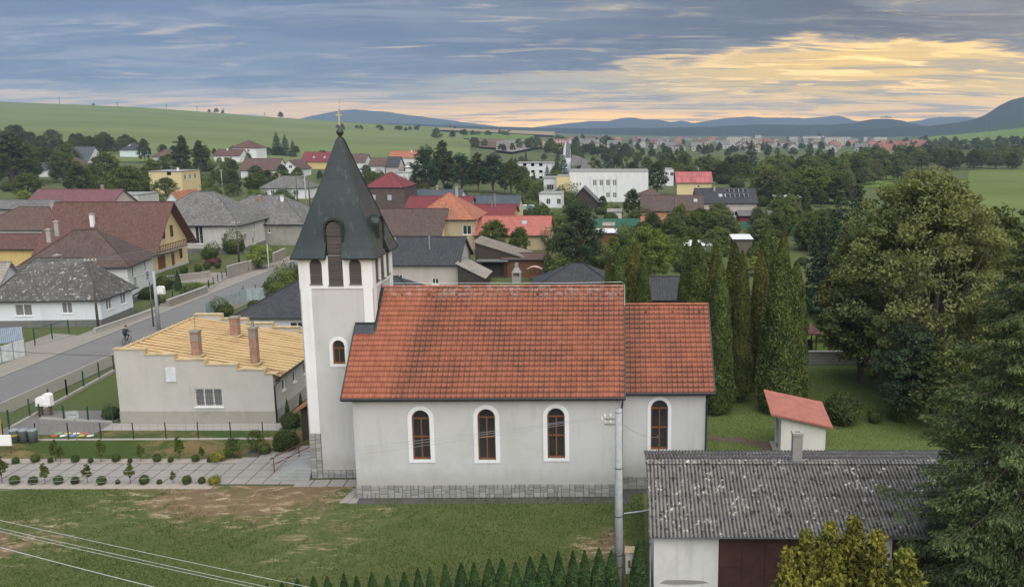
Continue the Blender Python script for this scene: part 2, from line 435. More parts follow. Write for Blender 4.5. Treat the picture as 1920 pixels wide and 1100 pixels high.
garden_grass = grass_mat('garden_grass', (.060, .080, .032), (.125, .150, .062), (.16, .13, .08), .5, .05, (.52, .70), 1.5)
lawn_grass = grass_mat('lawn_grass', (.060, .082, .028), (.120, .150, .058), (.23, .155, .09), .0, .16, (.6, .8))
park_grass = grass_mat('park_grass', (.082, .115, .034), (.155, .195, .064), (.16, .11, .06), .6, .14, (.56, .70))
verge_grass = grass_mat('verge_grass', (.035, .062, .016), (.08, .12, .035), (.27, .19, .10), .75, .25, (.46, .62))
def dry_lawn():
    m, t, b = new_mat('worn_lawn'); p = pos(t); x, y, z = t.sep(p)
    n1 = t.noise(p, .30, 6, .7, .9); n2 = t.noise(p, 1.3, 5, .65); n3 = t.noise(t.vm('MULTIPLY', p, (.7, 1.6, 1)), 4.5, 5, .75); n4 = t.noise(p, 26.0, 3, .7)
    g = t.mix(t.m('ADD', t.m('MULTIPLY', n2, .55), t.m('MULTIPLY', n3, .45)), (.050, .070, .024), (.135, .160, .058))
    # worn by feet along the path: wear falls off with distance from the church door and path
    dx = t.m('DIVIDE', t.m('SUBTRACT', x, -21.5), 8.5); dy = t.m('DIVIDE', t.m('SUBTRACT', y, 43.0), 3.4)
    w = t.m('EXPONENT', t.m('MULTIPLY', t.m('ADD', t.m('MULTIPLY', dx, dx), t.m('MULTIPLY', dy, dy)), -1.0))
    dx = t.m('DIVIDE', t.m('SUBTRACT', x, -15.5), 3.4); dy = t.m('DIVIDE', t.m('SUBTRACT', y, 37.5), 4.0)
    w2 = t.m('EXPONENT', t.m('MULTIPLY', t.m('ADD', t.m('MULTIPLY', dx, dx), t.m('MULTIPLY', dy, dy)), -1.0))
    dx = t.m('DIVIDE', t.m('SUBTRACT', x, -1.2), 1.6); dy = t.m('DIVIDE', t.m('SUBTRACT', y, 37.6), 2.2)
    w3 = t.m('EXPONENT', t.m('MULTIPLY', t.m('ADD', t.m('MULTIPLY', dx, dx), t.m('MULTIPLY', dy, dy)), -1.0))
    dx = t.m('DIVIDE', t.m('SUBTRACT', x, -31.0), 4.0); dy = t.m('DIVIDE', t.m('SUBTRACT', y, 38.0), 3.0)
    w4 = t.m('EXPONENT', t.m('MULTIPLY', t.m('ADD', t.m('MULTIPLY', dx, dx), t.m('MULTIPLY', dy, dy)), -1.0))
    w = t.m('MAXIMUM', t.m('MAXIMUM', w, t.m('MULTIPLY', w2, .42)), t.m('MAXIMUM', t.m('MULTIPLY', w3, .85), t.m('MULTIPLY', w4, .7)))
    v = t.m('ADD', t.m('ADD', t.m('ADD', .5, t.m('MULTIPLY', t.m('SUBTRACT', n1, .5), 1.35)), t.m('MULTIPLY', t.m('SUBTRACT', n3, .5), .65)), t.m('MULTIPLY', t.m('SUBTRACT', w, .56), .46))
    d = t.ss(v, .46, .62)
    brown = t.mix(n2, (.13, .092, .058), (.24, .170, .108))
    c = t.mix(t.m('MULTIPLY', d, .92), g, brown)
    n5 = t.noise(t.vm('MULTIPLY', p, (.55, 1.5, 1)), 1.5, 5, .68, .8)
    straw = t.m('MULTIPLY', t.ss(t.m('ADD', n5, t.m('MULTIPLY', n3, .25)), .62, .82), t.m('MULTIPLY', t.ss(w, .10, .55), t.m('ADD', .35, n4)))
    c = t.mix(straw, c, (.46, .36, .245))
    c = t.mix(t.m('MULTIPLY', t.ss(n4, .42, .7), .4), c, t.vm('MULTIPLY', c, (.55, .6, .5)))
    t.set(b, 'Base Color', c); b.inputs['Roughness'].default_value = .95; b.inputs['Specular IOR Level'].default_value = .1
    bump(t, b, t.m('ADD', n3, n4), .8, .06)
    return m
worn_lawn = dry_lawn()
asphalt = ground_mat('asphalt', (.165, .165, .166), .16, .35, .22)
asphalt_yard = ground_mat('yard_asphalt', (.16, .155, .15), .2, .6, .3)
pavement_mat = ground_mat('pavement', (.24, .225, .205), .2, .5, .2)
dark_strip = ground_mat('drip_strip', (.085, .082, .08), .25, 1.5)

ys = np.concatenate([np.linspace(-80, 150, 24), np.geomspace(160, 5750, 110)])
cs = np.linspace(-1, 1, 241); cs = np.sign(cs) * np.abs(cs) ** 1.25
VX = np.array([[c * (200 + 1.45 * max(y, 0)) for c in cs] for y in ys]); VY = np.repeat(ys[:, None], len(cs), 1)
VZ = land(VX, VY)
nr, nc = VX.shape
idx = np.arange(nr * nc).reshape(nr, nc)
Fq = np.stack([idx[:-1, :-1], idx[:-1, 1:], idx[1:, 1:], idx[1:, :-1]], -1).reshape(-1, 4)
tag(link('ground', np_mesh('ground', np.stack([VX, VY, VZ - .012], -1).reshape(-1, 3), Fq, garden_grass, True)), kind='structure')

lawn = tag(sheet('lawn', rect(-46, 1.0, 14, 44.6), .002, worn_lawn))
tag(sheet('park_lawn', rect(1.0, 46, 38, 69), .002, park_grass))
tag(sheet('verge', rect(-43.5, -20.0, 48.0, 53.3), .004, verge_grass))
tag(sheet('side_lawn', rect(-44.6, -35.4, 57.4, 69), .004, lawn_grass))
tag(sheet('garden_lawn', rect(12.0, 30, 70.0, 92), .006, grass_mat('bright_lawn', (.07, .13, .02), (.12, .20, .04), (.2, .2, .08), .2)))
# road, kerbs and pavements
tag(sheet('road', rect(-52.3, -47.3, -40, 230), .006, asphalt))
tag(sheet('side_road', rect(-75, -44, 14, 46.0), .0035, asphalt))
pv = MB()
pv.span(-55.0, -52.45, 40, 190, -.2, .11)
tag(pv.build('pavement', pavement_mat), kind='structure')
rv = MB(); rv.span(-47.15, -45.0, 57, 128, -.2, .09); tag(rv.build('road_verge', ground_mat('gravel_verge', (.15, .145, .115), .25, .7)), kind='structure')
kerb_src = MB(); kerb_src.span(-.075, .075, 0, .985, -.2, .125)
kerb_mesh = kerb_src.mesh('kerb_stone', ground_mat('kerb', (.30, .29, .27), .2, 1.0))
def kerb_run(x, y0, y1):
    root = tag(link('kerb', None, None, (x, y0, 0)), kind='structure')
    for i in range(int(y1 - y0)): link('kerb_stone', kerb_mesh, root, (0, i, 0))
kerb_run(-52.375, 62, 128); kerb_run(-47.225, 57, 128)
tag(sheet('driveway', [(-58.5, 72), (-55.0, 70.5), (-55.0, 79.5), (-58.5, 80.5)], .008, pavement_mat))
tag(sheet('driveway', rect(-61, -55.0, 108, 116), .008, pavement_mat))
# yard of the ochre-roofed house
tag(sheet('yard', rect(-43.2, -36.3, 52.6, 57.4), .007, asphalt_yard))
tag(sheet('house_walk', rect(-36.3, -24.0, 53.4, 54.8), .008, ground_mat('walk_concrete', (.30, .29, .275), .15, 1.0)))
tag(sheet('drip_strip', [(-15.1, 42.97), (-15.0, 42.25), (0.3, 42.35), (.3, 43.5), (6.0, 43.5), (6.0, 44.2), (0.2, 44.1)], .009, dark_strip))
tag(sheet('worn_track', [(4.2, 52.0), (7.5, 51.2), (9.6, 49.6), (10.4, 49.8), (9.8, 51.2), (7.8, 52.2), (4.4, 52.6)], .008, ground_mat('track', (.12, .09, .07), .3, 1.2)))

# paved path of square slabs, a bed of pebbles along each side
slab_mat = ground_mat('path_slab', (.265, .255, .24), .22, .9, 0.0, .9, 10.0)
path = tag(MB().span(-42, -24.3, 44.75, 47.85, -.15, .006).span(-24.3, -19.2, 44.75, 50.2, -.15, .006).build('path', ground_mat('path_joint', (.07, .072, .055), .3, 2.0)), kind='structure')
sl = MB(); w = .462
sl.slab([(-w, -w), (w, -w), (w, w), (-w, w)], 0, .03)
slab_meshes = []
for k in range(4):
    s2 = MB(); s2.slab([(-w, -w), (w, -w), (w, w), (-w, w)], 0, .022 + .004 * k); slab_meshes.append(s2.mesh('slab', slab_mat))
rng = random.Random(4)
n_slab = 0
for j in range(6):
    for i in range(24):
        x = -42 + .5 + i * .985 - .0; y = 45.25 + j * .985
        if x > -19.6: continue
        if y > 47.9 and x < -24.2 + (y - 47.9) * .8: continue
        o = link('slab', rng.choice(slab_meshes), path, (x, y, .004), rng.uniform(-.008, .008)); n_slab += 1
# the strip of slabs beside the tower and the two big slabs at the church corner
for i in range(5): link('slab', slab_meshes[i % 4], path, (-18.9 + i * .985, 44.9 + i * .015, .004), R(.85))
sb = MB(); sb.slab([(-15.95, 42.35), (-15.45, 42.35), (-15.17, 44.5), (-15.62, 44.5)], 0, .04)
sb.slab([(-15.42, 42.3), (-14.95, 42.33), (-15.1, 43.6), (-15.16, 44.4)], 0, .035)
tag(sb.build('corner_paving', slab_mat), kind='structure')
peb = ground_mat('pebble_bed', (.30, .27, .24), .35, 6.0, 0.0, .9, 40.0)
for (y0, y1) in ((44.15, 44.8), (47.8, 48.5)):
    tag(sheet('pebble_bed', rect(-42, -24.0, y0, y1), .014, peb))
rs = np.random.RandomState(3)
def pebbles(n, x0, x1, y0, y1):
    base = np.array([[1, 0, 0], [0, 1, 0], [-1, 0, 0], [0, -1, 0], [0, 0, .8]], float)
    tri = np.array([[0, 1, 4], [1, 2, 4], [2, 3, 4], [3, 0, 4]])
    c = np.stack([rs.uniform(x0, x1, n), rs.uniform(y0, y1, n), np.full(n, .012)], -1)
    sc = rs.uniform(.02, .06, (n, 1, 1)) * rs.uniform(.7, 1.3, (n, 5, 1))
    V = c[:, None, :] + base[None] * sc
    return V.reshape(-1, 3), (tri[None] + (np.arange(n) * 5)[:, None, None]).reshape(-1, 3)
for (y0, y1) in ((44.15, 44.8), (47.8, 48.5)):
    V, Ft = pebbles(2600, -41, -24, y0, y1)
    tag(link('pebbles', np_mesh('pebbles', V, Ft, peb)), kind='stuff')

# ------------------------------------------------------------------ fields
def field_mat(name, c1, c2, stripe=(0, 0), sscale=.1):
    m, t, b = new_mat(name); p = pos(t)
    n = t.noise(t.vm('MULTIPLY', p, (.35, 1.0, 1)), .012, 6, .62, .4); f = t.noise(p, .18, 4, .7)
    v = t.m('ADD', t.m('MULTIPLY', t.ss(n, .3, .7), .7), t.m('MULTIPLY', f, .3))
    if stripe[0] or stripe[1]:
        s = t.m('SINE', t.m('MULTIPLY', t.vm('DOT_PRODUCT', p, (stripe[0], stripe[1], 0)), 6.2832))
        v = t.m('ADD', v, t.m('MULTIPLY', s, sscale))
    t.set(b, 'Base Color', t.mix(v, c1, c2)); b.inputs['Roughness'].default_value = 1.0; b.inputs['Specular IOR Level'].default_value = .05
    return m
corn = field_mat('corn_crop', (.100, .134, .050), (.165, .200, .082), (.02, .07), .10)
stubble = field_mat('stubble', (.21, .17, .10), (.33, .27, .17))
earth = field_mat('bare_earth', (.10, .068, .048), (.19, .135, .09))
track = field_mat('gravel_track', (.15, .14, .12), (.24, .22, .19))
pasture = field_mat('pasture', (.085, .14, .03), (.14, .20, .055))
def field(name, up, lo, mat, lift=.0012, n=28, m=7):
    xs = np.linspace(max(up[0][0], lo[0][0]), min(up[-1][0], lo[-1][0]), n)
    yu = np.interp(xs, [p[0] for p in up], [p[1] for p in up]); yl = np.interp(xs, [p[0] for p in lo], [p[1] for p in lo])
    V = []
    for i in range(m):
        k = i / (m - 1)
        for a, u, l in zip(xs, yu, yl):
            x, y = at_land(a, l + (u - l) * k); V.append((x, y, lz(x, y) + .1 + lift * y))
    idx = np.arange(n * m).reshape(m, n)
    F = np.stack([idx[:-1, :-1], idx[:-1, 1:], idx[1:, 1:], idx[1:, :-1]], -1).reshape(-1, 4)
    tag(link(name, np_mesh(name, V, F, mat, True)), kind='structure')
# the corn hill is laid in plan so that it runs on over the crest
gx = np.linspace(-.98, -.19, 90); gy = np.geomspace(385, 1700, 60)
V = [(a * y, y, lz(a * y, y) + .05 + .0006 * y) for y in gy for a in gx]
idx = np.arange(len(V)).reshape(60, 90)
tag(link('corn_field', np_mesh('corn_field', V, np.stack([idx[:-1, :-1], idx[:-1, 1:], idx[1:, 1:], idx[1:, :-1]], -1).reshape(-1, 4), corn, True)), kind='structure')
field('stubble_field', [(812, 243.5), (900, 246), (1040, 251)], [(812, 247), (900, 251), (1040, 258)], stubble, .0025)
field('pasture', [(870, 250), (1000, 256)], [(870, 262), (1000, 268)], pasture, .0016)
field('bare_field', [(880, 262), (930, 264), (985, 268)], [(880, 266), (900, 279), (985, 284)], earth, .0022)
field('gravel_track', [(930, 270), (960, 266), (1010, 268)], [(930, 286), (960, 290), (1010, 280)], track, .003)
field('stubble_field', [(960, 265), (1060, 270), (1170, 277)], [(960, 276), (1060, 284), (1170, 285)], stubble, .0019)
field('pasture', [(1690, 268), (1750, 258), (1960, 240)], [(1690, 270), (1780, 268), (1960, 262)], pasture, .0014)
field('stubble_field', [(1400, 250), (1500, 249), (1580, 244)], [(1400, 253), (1500, 255), (1580, 250)], stubble, .0016)
field('corn_field', [(1815, 318), (1960, 318)], [(1815, 392), (1960, 430)], field_mat('corn_rows', (.085, .12, .035), (.15, .19, .065), (.55, .16), .25), .0001)
field('pasture', [(1585, 322), (1680, 322)], [(1585, 352), (1680, 352)], pasture, .0001)

# ------------------------------------------------------------------ far hills and mountains
def forest_mat(name, c1, c2, sc):
    m, t, b = new_mat(name); p = pos(t); n = t.noise(p, sc, 6, .7); f = t.noise(p, sc * 8, 4, .7)
    t.set(b, 'Base Color', t.mix(t.m('ADD', t.m('MULTIPLY', n, .6), t.m('MULTIPLY', f, .4)), c1, c2)); b.inputs['Roughness'].default_value = 1.0
    b.inputs['Specular IOR Level'].default_value = 0.0
    return m
far_forest = forest_mat('far_forest', (.010, .018, .016), (.026, .038, .026), .004)
def mountain(name, Y, prof, depth, mat, jag=1.0, seed=0, fine=3.0):
    """ridge line with a front and a back slope; profile given as it stands against the sky"""
    r = np.random.RandomState(seed); px = np.arange(prof[0][0], prof[-1][0] + .1, fine)
    py = np.interp(px, [p[0] for p in prof], [p[1] for p in prof])
    kern = np.ones(5) / 5; py2 = np.convolve(np.pad(py, 2, mode='edge'), kern, 'valid')
    py2 += np.convolve(r.randn(len(px)), np.ones(3) / 3, 'same') * .35 * jag
    m = 15; V = []
    for i in range(m):
        k = i / (m - 1)                       # 0 front foot .. 1 back foot
        s = 1 - abs(k - .62) / (.62 if k < .62 else .38)
        yy = Y + (k - .62) * depth
        for a, b in zip(px, py2):
            X, Zr = at_y(a, b, Y)
            wob = (math.sin(a * .043 + i * .9) + math.sin(a * .11 + i * 1.7) * .6) * .05 * math.sin(math.pi * min(1, s * 1.0)) * max(Zr, 30) if 0 < s < .999 else 0
            x = X * (1 + (yy - Y) / Y)
            z = -20 + (Zr + 20) * (s ** 1.15) + wob
            V.append((x, yy + (math.sin(a * .07 + i) * depth * .015 if s < .999 else 0), z))
    n = len(px); idx = np.arange(n * m).reshape(m, n)
    F = np.stack([idx[:-1, :-1], idx[:-1, 1:], idx[1:, 1:], idx[1:, :-1]], -1).reshape(-1, 4)
    return tag(link(name, np_mesh(name, V, F, mat, True)), kind='structure')
mountain('far_mountains', 5000, [(430, 238), (545, 226), (580, 216), (600, 211), (625, 206), (640, 203), (665, 201), (690, 204), (720, 206), (760, 212), (800, 217), (840, 223), (880, 229), (940, 236), (1000, 238), (1050, 231), (1080, 228), (1110, 224), (1140, 226), (1165, 219), (1185, 218), (1210, 222), (1232, 221), (1255, 227), (1280, 224), (1300, 230), (1330, 224), (1360, 219), (1405, 215), (1430, 218), (1480, 218), (1510, 219), (1540, 217), (1568, 213), (1585, 218), (1605, 225), (1660, 232), (1710, 226), (1745, 219), (1785, 216), (1815, 217), (1860, 224), (1960, 230)], 900, far_forest, .8, 2)
mountain('wooded_hills', 2800, [(400, 240), (560, 229), (640, 228), (740, 229), (840, 232), (920, 236), (1000, 238), (1100, 239), (1220, 238), (1300, 237), (1380, 233), (1420, 231), (1500, 232), (1560, 231), (1600, 229), (1625, 222), (1645, 220), (1668, 219), (1690, 222), (1705, 228), (1730, 234), (1800, 236), (1960, 236)], 700, far_forest, .9, 5)
mountain('wooded_mountain', 2350, [(1560, 247), (1640, 240), (1700, 236), (1760, 232), (1800, 226), (1830, 218), (1860, 205), (1880, 191), (1900, 180), (1915, 176), (1935, 177), (1975, 188), (2050, 214), (2150, 232)], 700, far_forest, 1.2, 8)
mountain('wooded_slope', 1800, [(1690, 258), (1730, 253), (1780, 248), (1830, 240), (1870, 232), (1900, 227), (1930, 220), (2000, 208), (2100, 196)], 450, forest_mat('near_forest', (.018, .032, .014), (.05, .07, .03), .012), 2.2, 11, 1.5)
# castle ruin on the cone-shaped hill
rx, rz_ = at_y(1660, 219, 2790)
ru = MB(); ru.box((0, 0, 3), (12, 9, 5)); ru.box((-11, 0, 2), (11, 8, 4)); ru.box((6, 1, 4), (4, 4, 8)); ru.box((17, 0, 1.5), (13, 7, 4))
tag(ru.build('castle_ruin', plain('ruin_stone', (.22, .2, .18)), None, (rx, 2790, rz_ - 4)), 'far castle ruin on top of the cone-shaped wooded hill', 'ruin')

def blades(n, x0, x1, y0, y1, keep, seed):
    r = np.random.RandomState(seed); x = r.uniform(x0, x1, n); y = r.uniform(y0, y1, n); k = keep(x, y, r.uniform(0, 1, n)); x, y = x[k], y[k]; n = len(x)
    a = r.uniform(0, 6.28, n); h = r.uniform(.04, .11, n); w = r.uniform(.012, .03, n); lx = r.randn(n) * .03; ly = r.randn(n) * .03
    V = np.stack([np.stack([x - np.cos(a) * w, y - np.sin(a) * w, 0 * x], -1), np.stack([x + np.cos(a) * w, y + np.sin(a) * w, 0 * x], -1), np.stack([x + lx, y + ly, h], -1)], 1)
    return V.reshape(-1, 3), np.arange(3 * n).reshape(n, 3)
def lawn_keep(x, y, u):
    w = np.exp(-((x + 21.5) / 8.5) ** 2 - ((y - 43.0) / 3.4) ** 2) + .6 * np.exp(-((x + 15.5) / 3.4) ** 2 - ((y - 37.5) / 4.0) ** 2) + .8 * np.exp(-((x + 1.2) / 1.6) ** 2 - ((y - 37.6) / 2.2) ** 2) + .7 * np.exp(-((x + 31) / 4.0) ** 2 - ((y - 38) / 3.0) ** 2)
    w = w + .16 * (np.sin(x * 2.1 + 3 * np.sin(y * .9)) + np.sin(y * 3.3 + 2 * np.sin(x * 1.3)) + np.sin(x * 5.1 - y * 4.3)) * (w > .08)
    return (u > w * 1.25) & ~((x > -19.5) & (y > 44.3) & (x < -15)) & (np.sin(x * .9 + y * 1.7) * .25 + u > .12)
# ------------------------------------------------------------------ wall helpers
def arc_pts(uc, zs, r, n=12):
    return [(uc - r * math.cos(math.pi * i / n), zs + r * math.sin(math.pi * i / n)) for i in range(n + 1)]
def wall(mb, u0, u1, z0, z1, ops, fmap, reveal=.18):
    """wall face with openings; ops = (uc, zb, w, h, arched); fmap(u, z, d) -> point, d inward"""
    q = lambda pts: mb.face([fmap(*p) for p in pts])
    ops = sorted(ops, key=lambda o: o[0]); cur = u0
    cols = {}
    for o in ops: cols.setdefault((round(o[0] - o[2] / 2, 4), round(o[0] + o[2] / 2, 4)), []).append(o)
    for (a, b), lst in sorted(cols.items()):
        if a > cur + 1e-5: q([(cur, z0, 0), (a, z0, 0), (a, z1, 0), (cur, z1, 0)])
        lst.sort(key=lambda o: o[1]); zc = z0
        for (uc, zb, w, h, ar) in lst:
            if zb > zc + 1e-5: q([(a, zc, 0), (b, zc, 0), (b, zb, 0), (a, zb, 0)])
            if ar:
                r = w / 2; zs = zb + h - r; P = arc_pts(uc, zs, r)
                ztop = z1
                for i in range(len(P) - 1):
                    q([(P[i][0], P[i][1], 0), (P[i + 1][0], P[i + 1][1], 0), (P[i + 1][0], ztop, 0), (P[i][0], ztop, 0)])
                out = [(a, zb)] + P + [(b, zb)]; zc = z1
            else:
                out = [(a, zb), (a, zb + h), (b, zb + h), (b, zb)]; zc = zb + h
            for i in range(len(out)):
                c, d = out[i], out[(i + 1) % len(out)]
                q([(c[0], c[1], 0), (d[0], d[1], 0), (d[0], d[1], reveal), (c[0], c[1], reveal)])
        if zc < z1 - 1e-5: q([(a, zc, 0), (b, zc, 0), (b, z1, 0), (a, z1, 0)])
        cur = b
    if cur < u1 - 1e-5: q([(cur, z0, 0), (u1, z0, 0), (u1, z1, 0), (cur, z1, 0)])
def ring(mb, outer, inner, fmap, d0, d1):
    """band between two open outlines with the same number of points, from depth d0 (front) to d1"""
    for i in range(len(outer) - 1):
        a, b, c, d = outer[i], outer[i + 1], inner[i + 1], inner[i]
        mb.face([fmap(*a, d0), fmap(*b, d0), fmap(*c, d0), fmap(*d, d0)])
        mb.face([fmap(*a, d0), fmap(*a, d1), fmap(*b, d1), fmap(*b, d0)])
        mb.face([fmap(*d, d0), fmap(*c, d0), fmap(*c, d1), fmap(*d, d1)])
    for k in (0, -1):
        a, d = outer[k], inner[k]; mb.face([fmap(*a, d0), fmap(*d, d0), fmap(*d, d1), fmap(*a, d1)])
def bar(mb, u0, u1, z0, z1, fmap, d0, d1):
    P = [fmap(u, z, d) for d in (d0, d1) for (u, z) in ((u0, z0), (u1, z0), (u1, z1), (u0, z1))]
    b = len(mb.v); mb.v.extend([tuple(p) for p in P])
    for f in ((0, 1, 2, 3), (7, 6, 5, 4), (0, 4, 5, 1), (1, 5, 6, 2), (2, 6, 7, 3), (3, 7, 4, 0)):
        mb.f.append(tuple(b + i for i in f)); mb.uv.append(None)

# ------------------------------------------------------------------ the church
ch_plaster = plaster('church_plaster', (.50, .515, .53), .12, 45.0, .5)
brown_frame = wood('brown_frame', (.19, .085, .038), 2, .5)
patina = None
def tower_metal():
    m, t, b = new_mat('tower_roof_metal'); p = obj_coord(t); x, y, z = t.sep(p)
    n = t.noise(p, 1.1, 5, .65); s = t.noise(t.vm('MULTIPLY', p, (3, 3, .25)), 1.2, 4, .6)
    row = t.m('DIVIDE', z, .42); fr = t.m('FRACT', row)
    c = t.mix(n, (.016, .025, .028), (.036, .049, .052))
    c = t.mix(t.m('MULTIPLY', t.ss(s, .56, .72), .45), c, (.11, .125, .12))
    seam = t.ss(fr, .07, 0.0); c = t.mix(t.m('MULTIPLY', seam, .6), c, (.012, .018, .02))
    t.set(b, 'Base Color', c); b.inputs['Roughness'].default_value = .34; b.inputs['Metallic'].default_value = .25; b.inputs['Specular IOR Level'].default_value = .4
    bump(t, b, t.m('ADD', fr, t.m('MULTIPLY', n, .6)), .35, .02); return m
tower_mat = tower_metal()
def louvre_wood():
    return wood('louvre_wood', (.14, .132, .122), 0, .5)
def church_tile_mat():
    m, t, b = new_mat('church_roof_tile'); p = pos(t); fu, fv, _ = uv_of(t); x, y, z = t.sep(p)
    cu = t.m('FLOOR', t.m('DIVIDE', t.m('ADD', x, 40.0), .2965)); cv = t.m('FLOOR', t.m('DIVIDE', z, .2405))
    wn = t.node('ShaderNodeTexWhiteNoise', noise_dimensions='2D'); t.set(wn, 'Vector', t.comb(cu, cv, 0.0))
    n1 = t.noise(p, .45, 5, .65, .5); n2 = t.noise(p, 3.0, 4, .7); st = t.noise(t.vm('MULTIPLY', p, (3.0, .5, .5)), .8, 4, .65)
    c = t.mix(wn.outputs[0], (.245, .080, .046), (.32, .110, .064))
    c = t.mix(t.m('MULTIPLY', t.ss(n2, .5, .8), .35), c, (.36, .14, .09))
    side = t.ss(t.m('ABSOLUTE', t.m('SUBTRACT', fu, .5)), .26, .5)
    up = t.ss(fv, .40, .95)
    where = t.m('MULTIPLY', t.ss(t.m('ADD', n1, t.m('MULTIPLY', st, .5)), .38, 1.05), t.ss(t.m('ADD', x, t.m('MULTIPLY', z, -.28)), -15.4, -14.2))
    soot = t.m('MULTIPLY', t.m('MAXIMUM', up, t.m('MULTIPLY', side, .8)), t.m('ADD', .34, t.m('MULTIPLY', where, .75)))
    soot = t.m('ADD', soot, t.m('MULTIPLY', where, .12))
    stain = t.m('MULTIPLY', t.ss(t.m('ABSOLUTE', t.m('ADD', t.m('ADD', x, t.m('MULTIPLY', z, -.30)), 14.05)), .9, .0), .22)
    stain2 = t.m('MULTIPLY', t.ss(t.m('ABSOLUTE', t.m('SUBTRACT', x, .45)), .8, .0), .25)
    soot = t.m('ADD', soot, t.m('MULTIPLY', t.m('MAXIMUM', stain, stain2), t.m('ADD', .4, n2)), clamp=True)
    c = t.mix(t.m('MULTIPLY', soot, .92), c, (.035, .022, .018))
    ridge = t.m('MULTIPLY', t.ss(z, 10.35, 11.2), t.ss(n2, .45, .62))
    c = t.mix(t.m('MULTIPLY', ridge, .55), c, (.30, .27, .25))
    t.set(b, 'Base Color', c); b.inputs['Roughness'].default_value = .7
    bump(t, b, n2, .25, .01); return m
tile_mat = church_tile_mat()
def stone_mat():
    m, t, b = new_mat('plinth_stone'); p = pos(t); n = t.noise(p, 5.0, 4, .65)
    rnd = t.node('ShaderNodeObjectInfo').outputs['Random']
    c = t.mix(rnd, (.23, .235, .225), (.38, .385, .37)); c = t.mix(t.m('MULTIPLY', n, .5), c, (.17, .175, .17))
    t.set(b, 'Base Color', c); b.inputs['Roughness'].default_value = .9; bump(t, b, n, .4, .02); return m
plinth_stone = stone_mat()
mortar_mat = ground_mat('mortar', (.13, .125, .12), .2, 3.0)
_st = MB()
def stone_unit():
    """unit stone with chamfered face edges: x, z in -.5..5, face towards -y"""
    m = MB(); b = .06
    o = [(-.5, -.5), (.5, -.5), (.5, .5), (-.5, .5)]; i = [(x * (1 - 2 * b), z * (1 - 2 * b)) for x, z in o]
    m.face([(x, -1, z) for x, z in i])
    for k in range(4):
        a, c = o[k], o[(k + 1) % 4]; d, e = i[k], i[(k + 1) % 4]
        m.face([(a[0], -.6, a[1]), (c[0], -.6, c[1]), (e[0], -1, e[1]), (d[0], -1, d[1])])
        m.face([(a[0], 0, a[1]), (c[0], 0, c[1]), (c[0], -.6, c[1]), (a[0], -.6, a[1])])
    return m.mesh('stone', plinth_stone)
stone_mesh = stone_unit()
def ashlar(parent, u0, u1, z0, z1, place, seed, hs=(.17, .36)):
    """random coursed stones over a rectangle; place(u, z) -> (loc, rz)"""
    r = random.Random(seed); u = u0
    while u < u1 - .08:
        w = min(r.uniform(.28, .52), u1 - u)
        if u1 - u - w < .15: w = u1 - u
        z = z0
        while z < z1 - .04:
            h = min(r.uniform(*hs), z1 - z)
            if z1 - z - h < .12: h = z1 - z
            parts = [(u, w)]
            if w > .4 and r.random() < .4: k = w * r.uniform(.4, .6); parts = [(u, k), (u + k, w - k)]
            for (a, ww) in parts:
                loc, rz = place(a + ww / 2, z + h / 2)
                o = link('stone', stone_mesh, parent, loc, rz); o.scale = (ww - .022, .05 + r.uniform(-.008, .012), h - .022)
            z += h
        u += w

def uv_np_mesh(name, V, F, UV, mat):
    me = np_mesh(name, V, F, mat); L = me.uv_layers.new(name='UVMap'); L.data.foreach_set('uv', np.asarray(UV, np.float32).ravel()); return me
def tile_arrays(w=.2965, ln=.39):
    xs = np.linspace(0, w, 9); wave = .020 * np.abs(np.sin(2 * np.pi * xs / w)) ** .8
    V = []; UV = []; F = []
    for (y, off, v) in ((0, .034, 0.0), (ln * .5, .022, .6), (ln, .008, 1.15)):
        for x, z in zip(xs, wave): V.append((x - w / 2, y, z + off))
    for x, z in zip(xs, wave): V.append((x - w / 2, .004, z - .008))
    for r in range(2):
        for i in range(8): F.append((r * 9 + i, r * 9 + i + 1, (r + 1) * 9 + i + 1, (r + 1) * 9 + i))
    for i in range(8): F.append((27 + i, 28 + i, i + 1, i))
    vy = [0.0] * 9 + [.6] * 9 + [1.15] * 9 + [0.0] * 9
    uvx = list(xs / w) * 4
    UV = [(uvx[i], vy[i]) for f in F for i in f]
    return np.array(V), np.array(F), np.array(UV)

def arched_window(root, uc, zb, w, h, fmap, grid, surround=None, frame_d=.12, glassmat=None):
    """window part: glass, with frame and plaster surround as its sub-parts"""
    r = w / 2; zs = zb + h - r
    g = MB(); P = arc_pts(uc, zs, r)
    outl = [(uc - r, zb)] + P + [(uc + r, zb)]
    g.face([fmap(u, z, frame_d + .05) for u, z in outl])
    win = g.build('window', glassmat or glass(), root)
    f = MB(); t_ = .075
    inner = [(uc - r + t_, zb)] + arc_pts(uc, zs, r - t_) + [(uc + r - t_, zb)]
    ring(f, outl, inner, fmap, frame_d - .03, frame_d + .06)
    bar(f, uc - r, uc + r, zb, zb + .10, fmap, frame_d - .035, frame_d + .06)
    for z in grid: bar(f, uc - r + .03, uc + r - .03, z - .04, z + .04, fmap, frame_d - .025, frame_d + .055)
    if grid: bar(f, uc - .04, uc + .04, zb + .05, max(grid), fmap, frame_d - .022, frame_d + .05)
    f.build('frame', brown_frame, win)
    if surround:
        s = MB(); k = surround
        outer = [(uc - r - k, zb - .03)] + arc_pts(uc, zs, r + k) + [(uc + r + k, zb - .03)]
        inn = [(uc - r, zb - .03)] + arc_pts(uc, zs, r) + [(uc + r, zb - .03)]
        ring(s, outer, inn, fmap, -.035, .01)
        bar(s, uc - r - k, uc + r + k, zb - .16, zb - .03, fmap, -.036, .01)
        s.build('surround', white_trim, win)
    return win

